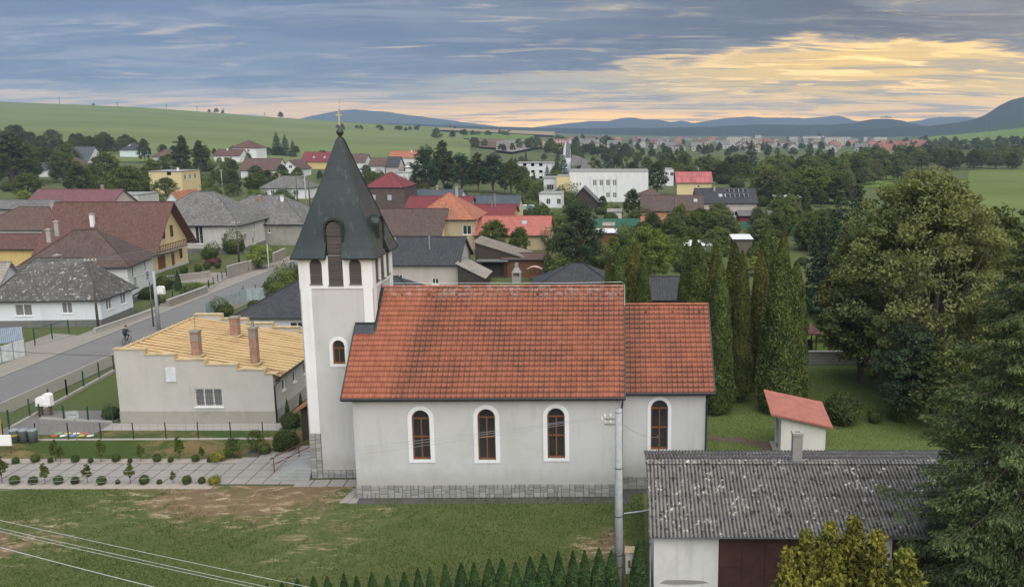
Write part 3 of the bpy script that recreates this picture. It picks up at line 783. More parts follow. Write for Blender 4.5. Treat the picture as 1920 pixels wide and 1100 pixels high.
def build_church():
    NL, NW, HW = 15.06, 8.9, 4.452
    EZ, OV, RZ = 5.967, .374, 11.256
    root = thing('church', 'white village church with orange tiled roof and dark pointed bell tower', 'church', (-15.109, 42.974, 0), R(.853))
    SL = (RZ - EZ) / (HW + OV); wall_top = EZ + OV * SL - .16
    # nave
    nv = MB(); front = lambda u, z, d: (u, d, z)
    wins = [(3.72, 2.27, .98, 2.9, True), (7.36, 2.22, .98, 3.0, True), (11.23, 2.30, .98, 2.95, True)]
    wall(nv, 0, NL - .25, 0, wall_top, wins, front)
    wall(nv, 0, NL - .25, 0, wall_top, [], lambda u, z, d: (NL - .25 - u, NW, z))
    for (u, s) in ((0, 1), (NL - .25, -1)):
        pts = [(u, 0, 0), (u, NW, 0), (u, NW, wall_top), (u, HW, RZ - .2), (u, 0, wall_top)]
        nv.face(pts if s < 0 else pts[::-1])
    nv.build('nave_wall', ch_plaster, root)
    for (uc, zb, w, h, _) in wins: arched_window(root, uc, zb, w, h, front, (zb + h - .52, zb + 1.32), .235)
    # chancel
    CS, CL, CEZ, CRZ = .951, 5.066, 5.911, 10.14
    c0, c1, cw0, cw1 = NL - .25, NL + CL - .45, CS, NW - CS
    CSL = (CRZ - CEZ) / (HW - CS + OV); ctop = CEZ + OV * CSL - .16
    cv = MB(); cf = lambda u, z, d: (u, CS + d, z)
    cwin = [(17.05, 2.38, .98, 2.98, True)]
    wall(cv, c0, c1, 0, ctop, cwin, cf); wall(cv, 0, c1 - c0, 0, ctop, [], lambda u, z, d: (c1 - u, cw1, z))
    cv.face([(c1, cw0, 0), (c1, cw1, 0), (c1, cw1, ctop), (c1, HW, CRZ - .2), (c1, cw0, ctop)])
    cv.build('chancel_wall', ch_plaster, root)
    arched_window(root, 17.05, 2.38, .98, 2.98, cf, (4.84, 3.70), .19)
    # stone plinth
    pl = MB(); pl.span(-.02, NL - .27, -.05, .0, 0, .78); pl.span(-.05, -.0, -.05, 2.6, 0, .78); pl.span(c0, c1, CS - .05, CS, 0, .80)
    pl.span(c1, c1 + .05, CS - .05, cw1, 0, .8)
    plinth = pl.build('plinth', mortar_mat, root)
    ashlar(plinth, -.03, NL - .28, .02, .80, lambda u, z: ((u, -.045, z), 0), 3)
    ashlar(plinth, c0 + .02, c1, .02, .82, lambda u, z: ((u, CS - .045, z), 0), 5)
    # roofs: boarding, tiles, ridge
    th = math.atan(SL); slope_len = math.hypot(HW + OV, RZ - EZ)
    V0, F0, UV0 = tile_arrays()
    tile_mesh = uv_np_mesh('roof_tile', V0, F0, UV0, tile_mat)
    tu0, tu1, tv0, tv1 = -3.53, .674, 2.673, 6.877
    def roof(name, u0, u1, eave_v, ez, rz, hw, skip, n_ind, seed):
        run = hw - eave_v; rise = rz - ez; th = math.atan2(rise, run); L = math.hypot(run, rise)
        dk = MB(); t_ = .10
        nx = (-math.sin(th) * t_, -math.cos(th) * t_)
        segs = [(max(u0, tu1 + .02) if skip else u0, u1, 0.0, 1.0)]
        if skip: segs.append((u0, tu1 + .02, 0.0, (tv0 - eave_v) / run))
        for side in (1, -1):
            for (a, b, k0, k1) in segs:
                q = []
                for k, tt in ((k0, 0), (k1, 0), (k1, 1), (k0, 1)):
                    v = eave_v + run * k; z = ez + rise * k - .03
                    v += math.sin(th) * t_ * tt; z -= math.cos(th) * t_ * tt
                    q.append((v if side > 0 else 2 * hw - v, z))
                poly3 = lambda u: [(u, v, z) for v, z in q]
                A, B = poly3(a), poly3(b)
                dk.face(A[::-1]); dk.face(B)
                for i in range(4): dk.face([A[i], A[(i + 1) % 4], B[(i + 1) % 4], B[i]])
        deck = dk.build(name, dark_metal, root)
        rows = round(L / .325); ncol = round((u1 - u0) / .2965); cw = (u1 - u0) / ncol; rp = (L - .05) / rows
        sx = cw / .2965
        singles, rest = [], []
        for side in (1, -1):
            for i in range(rows):
                for j in range(ncol):
                    u = u0 + (j + .5) * cw; k = (i * rp) / L; v = eave_v + run * k; z = ez + rise * k
                    if skip and u < tu1 + .12 and v > tv0 - .30: continue
                    (singles if side > 0 and len(singles) < n_ind else rest).append((u, v if side > 0 else 2 * hw - v, z, side))
        for (u, v, z, s) in singles:
            o = link('roof_tile', tile_mesh, deck, (u, v, z)); o.rotation_euler = (th, 0, 0); o.scale = (sx, 1, 1)
        V, F, UV = [], [], []
        for n, (u, v, z, s) in enumerate(rest):
            P = V0 * np.array([sx, 1, 1]); y = P[:, 1] * math.cos(th) - P[:, 2] * math.sin(th); zz = P[:, 1] * math.sin(th) + P[:, 2] * math.cos(th)
            x = P[:, 0]
            if s < 0: x, y = -x, -y
            V.append(np.stack([u + x, v + y, z + zz], -1)); F.append(F0 + n * len(V0)); UV.append(UV0)
        tag(link('roof_tiles', uv_np_mesh('roof_tiles', np.concatenate(V), np.concatenate(F), np.concatenate(UV), tile_mat), deck), kind='stuff')
        # ridge caps
        rc = MB(); n = 10
        for i in range(n):
            a0, a1 = math.pi * i / n, math.pi * (i + 1) / n
            f = lambda a, rr, x: (x, rr * math.cos(a), rr * math.sin(a) * .8)
            rc.face([f(a0, .125, 0), f(a0, .105, .43), f(a1, .105, .43), f(a1, .125, 0)], [(0.5, .2), (.5, .2), (.5, .2), (.5, .2)])
        rc.face([(0, .125 * math.cos(math.pi * i / n), .1 * math.sin(math.pi * i / n)) for i in range(n + 1)], [(.5, .2)] * (n + 1))
        rmesh = rc.mesh('ridge_tile', tile_mat); a = (tu1 + .02 if skip else u0); cnt = int((u1 - a) / .4)
        for i in range(cnt): 
            o = link('ridge_tile', rmesh, deck, (a + i * (u1 - a) / cnt, hw, rz + .0)); o.rotation_euler = (0, 0, random.Random(i).uniform(-.03, .03))
        # small vent tiles in the second course from the top
        vt = MB(); vt.smooth = True
        vt.tube([(0, -.02, .02), (0, .06, .055), (0, .16, .05)], [.055, .06, .03], 8); vm_ = vt.mesh('vent_tile', tile_mat)
        k = (L - .62) / L; cnt = 9 if skip else 3
        for i in range(cnt):
            u = (1.95 + i * 1.6) if skip else u0 + 1.3 + i * 1.6
            o = link('vent_tile', vm_, deck, (u, eave_v + run * k, ez + rise * k + .03)); o.rotation_euler = (th, 0, 0)
        # verge boards and gutter
        def verge(u, k0, k1):
            for side in (1, -1):
                P = []; vb = MB()
                for k in (k0, k1):
                    v = eave_v + run * k; z = ez + rise * k
                    P.append((v if side > 0 else 2 * hw - v, z))
                for (d0, d1, up, dn) in ((-.03, .03, .07, -.16),):
                    A = [(u + d0, P[0][0], P[0][1] + dn), (u + d1, P[0][0], P[0][1] + dn), (u + d1, P[0][0], P[0][1] + up), (u + d0, P[0][0], P[0][1] + up)]
                    B = [(u + d0, P[1][0], P[1][1] + dn), (u + d1, P[1][0], P[1][1] + dn), (u + d1, P[1][0], P[1][1] + up), (u + d0, P[1][0], P[1][1] + up)]
                    vb.face(A); vb.face(B[::-1])
                    for i in range(4): vb.face([A[i], B[i], B[(i + 1) % 4], A[(i + 1) % 4]])
                vb.build('verge', dark_metal, deck)
        verge(u0 - .03, 0, (tv0 - eave_v) / run if skip else 1); verge(u1 + .03, 0, 1)
        for v in (eave_v - .03, 2 * hw - eave_v + .03): gt = MB(); gt.tube([(u0 - .05, v, ez - .055), (u1 + .05, v, ez - .055)], .075, 10); gt.build('gutter', dark_metal, deck)
        for a, b in ((eave_v + .04, eave_v + OV), (2 * hw - eave_v - OV, 2 * hw - eave_v - .04)): gt = MB(); gt.span(u0, u1, a, b, ez - .19, ez - .12); gt.build('soffit', dark_metal, deck)
        return deck
    nd = roof('nave_roof', -.465, NL, -OV, EZ, RZ, HW, True, 180, 1)
    cd = roof('chancel_roof', NL + .03, NL + CL, CS - OV, CEZ, CRZ, HW, False, 100, 2)
    fl = MB(); zf = EZ + (tv0 + OV) * SL
    fl.face([(-.48, tv0 - .42, zf - .42 * SL + .10), (tu1 + .02, tv0 - .42, zf - .42 * SL + .10), (tu1 + .02, tv0 - .005, zf + .08), (-.48, tv0 - .005, zf + .08)])
    fl.face([(-.48, tv0 - .006, zf - .1), (tu1 + .02, tv0 - .006, zf - .1), (tu1 + .02, tv0 - .006, zf + .22), (-.48, tv0 - .006, zf + .22)])
    for v0, v1 in ((tv0 - .3, HW), ):
        z0, z1 = EZ + (v0 + OV) * SL, EZ + (v1 + OV) * SL
        fl.face([(tu1 + .015, v0, z0 - .05), (tu1 + .015, v1, z1 - .05), (tu1 + .015, v1, z1 + .25), (tu1 + .015, v0, z0 + .25)])
        fl.face([(tu1 + .015, v0, z0 + .09), (tu1 + .015, v1, z1 + .09), (tu1 + .14, v1, z1 + .09), (tu1 + .14, v0, z0 + .09)])
    fl.build('flashing', dark_metal, root)
    dp = MB()
    dp.tube([(NL - .12, -.42, EZ - .1), (NL - .12, -.40, EZ - .25), (NL - .16, -.1, EZ - .75), (NL - .16, -.09, .1)], .05, 8)
    dp.build('downpipe', dark_metal, root)
    dp = MB(); dp.tube([(NL + CL - .1, CS - OV - .02, CEZ - .1), (NL + CL - .12, CS - OV, CEZ - .3), (c1 + .06, CS - .10, CEZ - .62), (c1 - .0, CS - .11, .1)], .05, 8)
    dp.build('downpipe', dark_metal, root)
    lr = MB(); lr.tube([(tu1 + .2, HW, RZ + .22), (NL - 3.2, HW, RZ + .2), (NL - .1, HW, RZ + .26), (NL + .06, HW - .1, RZ + .1), (NL + .05, HW - 1, RZ - 1.05), (NL + .05, -OV, EZ + .05)], .012, 5)
    lr.build('lightning_wire', galv, root)
    # ---------------- tower
    TC = ((tu0 + tu1) / 2, (tv0 + tv1) / 2); HT = (tu1 - tu0) / 2; TZ = 13.4
    def side_map(k):
        ca, sa = [(1, 0), (0, 1), (-1, 0), (0, -1)][k]
        def f(s, z, d):                        # side 0 faces -v
            x, y = s, -(HT - d)
            return (TC[0] + x * ca - y * sa, TC[1] + x * sa + y * ca, z)
        return f
    body = MB(); pil = MB(); lou = []
    for k in range(4):
        f = side_map(k)
        ops = [(-.09, 7.02, .70, 1.44, True)] if k == 0 else []
        wall(body, -HT + .05, HT - .05, 0, 11.5, ops, lambda s, z, d, f=f: f(s, z, d + .05))
        band_ops = [(-1.12, 11.76, .70, 1.46, True), (0, 11.69, .84, TZ - 11.69, False), (1.12, 11.76, .70, 1.46, True)]
        wall(pil, -HT, HT, 11.5, TZ, band_ops, f, .2)
        pil.face([f(-HT, 11.5, 0), f(-HT, 11.5, .06), f(HT, 11.5, .06), f(HT, 11.5, 0)])
        for s0, s1 in ((-HT, -HT + .66), (HT - .58, HT)):
            zb = .5 if k else (2.82 if s0 < 0 else .5)
            bar(pil, s0, s1, zb, 11.5, f, 0, .06)
        for (sc, zb, w, h, ar) in band_ops:
            lm = MB(); hh = h if ar else 15.35 - zb; r = w / 2
            n = int(hh / .075)
            for i in range(n):
                z = zb + (i + .5) * hh / n; ww = r
                if z > zb + hh - r: ww = math.sqrt(max(r * r - (z - (zb + hh - r)) ** 2, .0004))
                d0 = .09
                lm.face([f(sc - ww, z - .055, d0 - .05), f(sc + ww, z - .055, d0 - .05), f(sc + ww, z + .02, d0 + .04), f(sc - ww, z + .02, d0 + .04)])
                lm.face([f(sc - ww, z - .055, d0 - .05), f(sc - ww, z - .03, d0 - .05), f(sc + ww, z - .03, d0 - .05), f(sc + ww, z - .055, d0 - .05)])
            lm.face([f(sc - r, zb, d0 + .06), f(sc + r, zb, d0 + .06), f(sc + r, zb + hh - r * .9, d0 + .06), f(sc + r * .3, zb + hh - .05, d0 + .06), f(sc - r * .3, zb + hh - .05, d0 + .06), f(sc - r, zb + hh - r * .9, d0 + .06)])
            bar(lm, sc - r - .02, sc + r + .02, zb - .04, zb + .02, f, -.05, .15)
            lou.append((lm, k))
    tw = body.build('tower_wall', ch_plaster, root); pw = pil.build('tower_pilasters', white_trim, root)
    for lm, k in lou: lm.build('louvre', louvre_wood(), root)
    arched_window(root, -1.428 - .09, 7.02, .70, 1.44, lambda u, z, d: (u, tv0 + .05 + d, z), (7.95,), .19)
    tp = MB(); f0 = side_map(0)
    bar(tp, -HT, -HT + .66, .0, 2.82, f0, -.0, .05); bar(tp, -HT + .66, HT, 0, .5, f0, .0, .05)
    tq = MB(); bar(tq, -HT, HT, .0, .5, side_map(3), -.004, .05); tq.build('tower_plinth', mortar_mat, root)
    tpo = tp.build('tower_plinth', mortar_mat, root)
    ashlar(tpo, tu0 - .01, tu0 + .66, .02, 2.82, lambda u, z: ((u, tv0 + .004, z), 0), 7, (.17, .34))
    ashlar(tpo, tu0 + .67, .0, .02, .5, lambda u, z: ((u, tv0 + .004, z), 0), 8, (.2, .3))
    # bell-cast pyramid roof with a slot and hood over each tall louvre
    prof = [(13.30, 2.42), (13.70, 2.26), (14.1, 2.11), (14.46, 1.98), (15.15, 1.75), (16.4, 1.34), (17.64, .90), (19.0, .46), (19.92, .17), (20.05, .08)]
    rf = MB(); G_ = .46
    for k in range(4):
        f = side_map(k); P = lambda s, z, r: f(s, z, HT - r)
        for (z0, r0), (z1, r1) in zip(prof[:-1], prof[1:]):
            if z1 <= 15.2:
                rf.face([P(-r0, z0, r0), P(-G_, z0, r0), P(-G_, z1, r1), P(-r1, z1, r1)])
                rf.face([P(G_, z0, r0), P(r0, z0, r0), P(r1, z1, r1), P(G_, z1, r1)])
            else: rf.face([P(-r0, z0, r0), P(r0, z0, r0), P(r1, z1, r1), P(-r1, z1, r1)])
        rin = HT - .12
        for s in (-G_, G_):                                     # cheeks of the slot
            for (z0, r0), (z1, r1) in zip(prof[:4], prof[1:5]):
                rf.face([P(s, z0, r0), P(s, z1, r1), P(s, z1, rin), P(s, z0, rin)])
        for sa, sb in ((-2.42, -G_), (G_, 2.42)):               # eave edge and soffit
            rf.face([P(sa, 13.30, 2.42), P(sb, 13.30, 2.42), P(sb, 13.22, 2.40), P(sa, 13.22, 2.40)])
            rf.face([P(sa, 13.22, 2.40), P(sb, 13.22, 2.40), P(sb, 13.25, HT - .02), P(sa, 13.25, HT - .02)])
        # arched hood
        n = 12; ro, ri, zs = .56, .44, 14.98; front = HT + .03
        A = [(ro * math.cos(math.pi * i / n), zs + ro * math.sin(math.pi * i / n)) for i in range(n + 1)]
        B = [(ri * math.cos(math.pi * i / n), zs + ri * math.sin(math.pi * i / n)) for i in range(n + 1)]
        A = [(ro, 14.2)] + A + [(-ro, 14.2)]; B = [(ri, 14.2)] + B + [(-ri, 14.2)]
        for i in range(len(A) - 1):
            a, b, c, d = A[i], A[i + 1], B[i + 1], B[i]
            rf.face([P(a[0], a[1], front), P(b[0], b[1], front), P(c[0], c[1], front), P(d[0], d[1], front)])
            rf.face([P(a[0], a[1], front), P(a[0], a[1], 1.0), P(b[0], b[1], 1.0), P(b[0], b[1], front)])
            rf.face([P(d[0], d[1], front), P(c[0], c[1], front), P(c[0], c[1], 1.3), P(d[0], d[1], 1.3)])
    tr = rf.build('tower_roof', tower_mat, root)
    hp = MB()
    for sx_, sy_ in ((1, 1), (1, -1), (-1, 1), (-1, -1)):
        hp.tube([(TC[0] + sx_ * r, TC[1] + sy_ * r, z) for z, r in prof], .035, 6)
    hp.build('hip_cap', tower_mat, tr)
    fn = MB(); fn.smooth = True
    fn.lathe([(.02, 19.85), (.10, 19.95), (.13, 20.05), (.09, 20.12), (.19, 20.26), (.22, 20.34), (.17, 20.44), (.07, 20.56), (.05, 20.75), (.0, 20.76)], 16, TC)
    fn.build('finial', tower_mat, tr)
    cr = MB(); x, y = TC
    cr.box((x, y, 21.1), (.09, .07, 1.1)); cr.box((x, y, 21.33), (.38, .06, .09)); cr.box((x, y, 20.8), (.2, .05, .05))
    cr.build('cross', plain('pale_gilt', (.46, .44, .38), .4, .4), tr)
    lrod = MB(); lrod.tube([(x + .06, y, 20.5), (x + .06, y, 22.25)], .012, 6)
    lrod.build('lightning_rod', galv, tr)
    # entrance landing, steps and railing on the tower's far-left side
    st = MB()
    for i in range(4): st.span(tu0 - .95 - .42 * i, tu0 - .02, tv0 - .02 - .13 * i, tv0 + 3.0, .42 - .15 * (i + 1) - .002 * i, .58 - .14 * i - .002 * i)
    steps = st.build('entrance_steps', ground_mat('step_stone', (.27, .285, .275), .35, 1.6), root)
    rl = MB(); y0 = tv0 + .55
    A = (tu0 - 2.6, y0 + .35, .0); B = (tu0 - 1.75, y0 + 2.1, .1); C = (tu0 - .9, y0 + 2.3, .45)
    for p, h in ((A, .95), (B, .95), (C, .95)): rl.tube([p, (p[0], p[1], p[2] + h)], .035, 6)
    for h in (.5, .95): rl.tube([(A[0] - .2, A[1], A[2] + h - .05), (A[0], A[1], A[2] + h), (B[0], B[1], B[2] + h), (C[0], C[1], C[2] + h)], .032, 6)
    rl.build('handrail', plain('rust_paint', (.12, .05, .035), .5), root)
    return root
church = build_church()
# ------------------------------------------------------------------ plants
leaf_mid = foliage('leaf_mid', (.060, .085, .030))
leaf_dark = foliage('leaf_dark', (.042, .060, .026), .5, 1.6)
leaf_bright = foliage('leaf_bright', (.085, .122, .034))
leaf_olive = foliage('leaf_olive', (.112, .128, .060), .62, 1.45, (1.12, 1.0, .7), .32, .35)
leaf_grey = foliage('leaf_grey', (.075, .092, .052))
needle = foliage('needle', (.056, .078, .038), .45, 1.8, (1.05, 1.0, .7), .1, .5)
needle_far = foliage('needle_far', (.030, .048, .028), .5, 1.6, (1, 1, .8), .1)
thuja_leaf = foliage('thuja_leaf', (.044, .066, .026), .45, 1.9, (1.2, 1.0, .6), .12, .9)
thuja_olive = foliage('thuja_olive', (.056, .070, .028), .45, 1.8, (1.25, 1.0, .55), .12, .6)
thuja_young = foliage('thuja_young', (.030, .058, .024), .45, 1.6, (1, 1, .7), .12, 1.5)
thuja_gold = foliage('thuja_gold', (.080, .094, .030), .35, 2.0, (1.3, 1.05, .5), .15, 1.1)
box_leaf = foliage('box_leaf', (.036, .058, .022), .5, 1.7, (1.1, 1, .6), .1, 3.0)
gold_leaf = foliage('gold_leaf', (.15, .15, .035), .5, 1.4, (1.1, 1, .6), .15, 3.0)
red_leaf = foliage('red_leaf', (.07, .025, .025), .5, 1.6, (1.1, 1, .9), .15, 2.0)
bark_mat = bark(); bark_grey = bark('bark_grey', (.16, .145, .125)); bark_red = bark('bark_red', (.15, .085, .05))

def unit(v): return v / np.maximum(np.linalg.norm(v, axis=-1, keepdims=True), 1e-9)
def leaf_quads(C, size, rs, bias=None, aspect=.55, along=None):
    """one rhombic leaf (or spray) per centre"""
    n = len(C); N = unit(rs.randn(n, 3) + (0 if bias is None else bias))
    T = rs.randn(n, 3) if along is None else along + rs.randn(n, 3) * .35
    T = unit(T - N * (T * N).sum(-1, keepdims=True)); B = np.cross(N, T)
    s = (size * rs.uniform(.65, 1.35, n))[:, None]
    V = np.stack([C - T * s * .5, C + B * s * .5 * aspect, C + T * s * .5, C - B * s * .5 * aspect], 1)
    return V.reshape(-1, 3)
def quads(n): return np.arange(4 * n).reshape(n, 4)
def tube_np(mb, pts, r0, r1, n=6):
    k = len(pts); mb.tube(pts, [r0 + (r1 - r0) * i / (k - 1) for i in range(k)], n, False)

def broadleaf(name, seed, h, r, th, nclump, per, leaf, mat, bk=None, clump=.2, forks=1, lean=0.0, lim=12, hollow=.45, tr=.022, zsq=1.0):
    """returns (trunk mesh, crown mesh) for a tree h metres tall"""
    rs = np.random.RandomState(seed); rz = (h - th) / 2
    lob = unit(rs.randn(7, 3)); gain = rs.uniform(-.28, .30, 7)
    D = unit(rs.randn(nclump, 3)); D[:, 2] = np.where(D[:, 2] < -.82, -D[:, 2], D[:, 2])
    rad = rs.uniform(hollow ** 2, 1, nclump) ** .5 * (1 + ((np.maximum(D @ lob.T, 0) ** 3) * gain).sum(-1))
    C = D * rad[:, None] * np.array([r, r, rz * zsq]) * .9; C[:, 2] += th + rz
    C[:, 0] *= 1 - .25 * np.clip((C[:, 2] - th - rz) / rz, 0, 1); C[:, 1] *= 1 - .25 * np.clip((C[:, 2] - th - rz) / rz, 0, 1)
    rc = clump * r * rs.uniform(.6, 1.3, nclump)
    off = rs.randn(nclump, per, 3); off = unit(off) * (rs.uniform(.15, 1, (nclump, per, 1)) ** .5)
    off[..., 2] *= .62
    P = (C[:, None] + off * rc[:, None, None]).reshape(-1, 3)
    out = unit(P - np.array([0, 0, th + rz * .7]))
    V = leaf_quads(P, leaf, rs, out * .5 + np.array([0, 0, .6]))
    crown = np_mesh(name + '_crown', V, quads(len(P)), mat)
    t = MB(); t.smooth = True; trd = h * tr
    for k in range(forks):
        a = 2 * math.pi * k / max(forks, 1) + seed; sp = 0 if forks == 1 else r * .28
        top = (math.cos(a) * sp, math.sin(a) * sp, h * .80)
        base = (math.cos(a) * trd * .6 * (forks > 1), math.sin(a) * trd * .6 * (forks > 1), -.15)
        tube_np(t, [base, (base[0] * 1.5, base[1] * 1.5, th * .6), (top[0] * .45, top[1] * .45, h * .45), top], trd, trd * .18, 8)
    for i in rs.choice(nclump, min(lim, nclump), False):
        c = C[i]; zb = min(th * rs.uniform(.75, 1.2) + rs.uniform(0, .25) * h * .5, c[2] * .8)
        s = rs.uniform(.05, .2) * r * (forks > 1); d = unit(np.array([c[0], c[1], 0]))
        b = np.array([d[0] * s, d[1] * s, zb]); m = (b + c) / 2 + np.array([0, 0, .08 * h])
        tube_np(t, [tuple(b), tuple(m * .6 + b * .4), tuple(m * .5 + c * .5), tuple(c)], trd * .42, trd * .08, 5)
    return t.mesh(name + '_trunk', bk or bark_mat), crown

def spruce(name, seed, h, R_, whorls, nb, sprays, ln, wd, mat, droop=.35, low=.04, bk=None, hang=.6, twigs=True):
    rs = np.random.RandomState(seed); P = []; A = []; Nb = []
    t = MB(); t.smooth = True; tube_np(t, [(0, 0, -.2), (0, 0, h * .5), (0, 0, h * .985)], h * .018, .02, 8)
    for i in range(whorls):
        k = low + (1 - low) * (i + rs.uniform(-.3, .3)) / whorls; z0 = max(.1, k * h)
        L0 = R_ * (1 - k) ** .80 * (1.0 if k > .12 else .75 + 2 * k)
        for j in range(nb):
            a = 2 * math.pi * (j + rs.uniform(-.35, .35)) / nb + i * .7; L = L0 * rs.uniform(.62, 1.12) + .12
            m = max(5, int(sprays * (L / R_) * rs.uniform(.8, 1.2)))
            tt = np.sqrt(rs.uniform(.02, 1, m)); dr = droop * rs.uniform(.6, 1.3)
            rr = tt * L; zz = z0 + rr * .22 * (1 - k * .3) * 0 - dr * L * (tt ** 1.6) * .8 + .16 * L * tt ** 4 + (.45 * L * tt if k > .88 else 0)
            d = np.array([math.cos(a), math.sin(a), 0]); s = np.array([-math.sin(a), math.cos(a), 0])
            sw = (1 - tt * .75) * L * .33 * rs.uniform(-1, 1, m)
            drop = -np.abs(rs.randn(m)) * ln * hang * (1 - .4 * tt) - np.abs(sw) * .25
            P.append(d * rr[:, None] + s * sw[:, None] + np.stack([0 * rr, 0 * rr, zz + drop], -1))
            A.append(d[None] * .7 + s[None] * np.sign(sw)[:, None] * .45 + np.array([0, 0, -hang])[None] * (1.1 - .7 * tt)[:, None])
            Nb.append(np.repeat((d * .5 + np.array([0, 0, .75]))[None], m, 0))
            if twigs:
                q = [0, .35, .7, 1.0]
                t.tube([tuple(d * (x * L) + np.array([0, 0, z0 - dr * L * x ** 1.6 * .8 + .16 * L * x ** 4])) for x in q], [.03 * L / 3 + .012, .02, .012, .005], 4, False)
    P = np.concatenate(P); A = np.concatenate(A); Nb = np.concatenate(Nb)
    V = leaf_quads(P, ln, rs, Nb, wd / ln, A)
    return t.mesh(name + '_trunk', bk or bark_mat), np_mesh(name + '_crown', V, quads(len(P)), mat)

def column(name, seed, h, R_, n, ln, mat, power=2.2, low=.0, lump=.16, asp=.42, tip=.5):
    """columnar evergreen: shaggy upright sprays over a dark core"""
    rs = np.random.RandomState(seed); z = rs.uniform(low, 1, n) ** .92; a = rs.uniform(0, 2 * np.pi, n)
    prof = lambda z: np.maximum((1 - z ** power) ** tip, .03) * np.clip(.72 + z * 2.2, 0, 1)
    lm = 1 + lump * (np.sin(a * 3 + z * 7 + seed) * .5 + np.sin(a * 5 - z * 16 + seed * 2) * .35 + np.sin(a * 2 + z * 31) * .3)
    rr = R_ * prof(z) * lm * rs.uniform(.80, 1.06, n)
    P = np.stack([rr * np.cos(a), rr * np.sin(a), z * h], -1)
    out = np.stack([np.cos(a), np.sin(a), 0 * a], -1)
    V = leaf_quads(P, ln, rs, out * 1.1 + np.array([0, 0, .25]), asp, out * .35 + np.array([0, 0, 1.0]))
    nz, na = 9, 10; core = []
    for i in range(nz):
        zz = low + (1 - low) * i / (nz - 1) * .97
        for j in range(na):
            aa = 2 * np.pi * j / na; q = R_ * .80 * float(prof(np.array(zz)))
            core.append((q * math.cos(aa), q * math.sin(aa), zz * h))
    off = len(V); Fc = [(off + i * na + j, off + i * na + (j + 1) % na, off + (i + 1) * na + (j + 1) % na, off + (i + 1) * na + j) for i in range(nz - 1) for j in range(na)]
    V = np.concatenate([V, np.array(core)]); F = np.concatenate([quads(n), np.array(Fc)])
    t = MB(); tube_np(t, [(0, 0, -.1), (0, 0, h * .3), (0, 0, h * .85)], max(.02, R_ * .14), .02, 7)
    return t.mesh(name + '_trunk', bark_mat), np_mesh(name + '_crown', V, F, mat)
def bush(name, seed, h, R_, n, ln, mat, shag=.12, flat=1.0):
    rs = np.random.RandomState(seed); D = unit(rs.randn(n, 3)); lob = unit(rs.randn(6, 3))
    k = 1 + shag * ((np.maximum(D @ lob.T, 0) ** 4) * rs.uniform(-.6, 1.2, 6)).sum(-1)
    P = D * (k * rs.uniform(.78, 1.05, n))[:, None] * np.array([R_, R_, h / 2]) + np.array([0, 0, h * .5])
    P = P[P[:, 2] > .0]
    V = leaf_quads(P, ln, rs, unit(P - np.array([0, 0, h * .4])) * 1.2 + np.array([0, 0, .3]), .6)
    n = len(P); nz, na = 7, 9; core = []
    for i in range(nz):
        f = math.pi * i / (nz - 1)
        for j in range(na):
            a = 2 * math.pi * j / na; core.append((.80 * R_ * math.sin(f) * math.cos(a), .80 * R_ * math.sin(f) * math.sin(a), max(0, h / 2 - .40 * h * math.cos(f))))
    off = len(V); Fc = [(off + i * na + j, off + i * na + (j + 1) % na, off + (i + 1) * na + (j + 1) % na, off + (i + 1) * na + j) for i in range(nz - 1) for j in range(na)]
    t = MB(); tube_np(t, [(0, 0, -.05), (0, 0, h * .3), (0, 0, h * .6)], .03, .01, 5)
    return t.mesh(name + '_stem', bark_mat), np_mesh(name + '_crown', np.concatenate([V, np.array(core)]), np.concatenate([quads(n), np.array(Fc)]), mat)

def plant(proto, name, label, cat, x, y, h, group=None, rz=None, wide=1.0, z=None, h0=None, rr=random.Random(77)):
    """a plant h metres tall from a (trunk, crown, built height) proto"""
    tm, cm, ph = proto
    root = thing(name, label, cat, (x, y, lz(x, y) if z is None else z), rr.uniform(0, 6.28) if rz is None else rz, group)
    s = h / ph; root.scale = (s * wide, s * wide, s)
    if tm is not None: link('trunk' if cat == 'tree' else 'stem', tm, root)
    link('crown' if cat == 'tree' else 'foliage', cm, root)
    return root
def top_h(px, py_top, x, y):
    """height so that the top stands where the photo shows it"""
    return at_y(px, py_top, y)[1] - lz(x, y)
PR = {}
PR['oak'] = (*broadleaf('oak', 11, 10, 4.2, .5, 190, 55, .34, leaf_mid), 10)
PR['oak2'] = (*broadleaf('oak2', 12, 10, 3.6, .5, 170, 55, .34, leaf_dark), 10)
PR['ash'] = (*broadleaf('ash', 13, 10, 3.2, .5, 160, 55, .32, leaf_bright), 10)
PR['willow'] = (*broadleaf('willow', 14, 10, 4.0, .2, 190, 55, .32, leaf_grey, clump=.22), 10)
PR['walnut'] = (*broadleaf('walnut', 15, 11, 4.6, 1.0, 260, 80, .30, leaf_bright, bark_grey, clump=.17), 11)
PR['cherry'] = (*broadleaf('cherry', 16, 7, 3.6, .6, 190, 80, .24, leaf_mid, clump=.17), 7)
PR['birch'] = (*broadleaf('birch', 17, 14, 3.6, 1.0, 210, 60, .34, leaf_dark, bark_grey, clump=.17), 14)
PR['pine'] = (*broadleaf('pine', 18, 12, 3.6, .4, 240, 70, .26, needle_far, bark_red, clump=.20, zsq=1.0), 12)
PR['maple'] = (*broadleaf('maple', 19, 18.6, 8.0, .3, 720, 125, .26, leaf_olive, bark_grey, clump=.12, forks=3, lim=40, hollow=.50, tr=.0125), 18.6)
PR['chestnut'] = (*broadleaf('chestnut', 20, 12.5, 3.9, .1, 330, 90, .30, foliage('leaf_chestnut', (.066, .078, .030), .42, 1.7), clump=.15, tr=.024), 12.5)
PR['spruce'] = (*spruce('spruce', 21, 18.5, 7.0, 40, 12, 700, .19, .055, needle, .42, .02, hang=.75), 18.5)
PR['spruce_mid'] = (*spruce('spruce_mid', 22, 12, 2.9, 26, 8, 44, .40, .15, needle_far, .35, .03, twigs=False), 12)
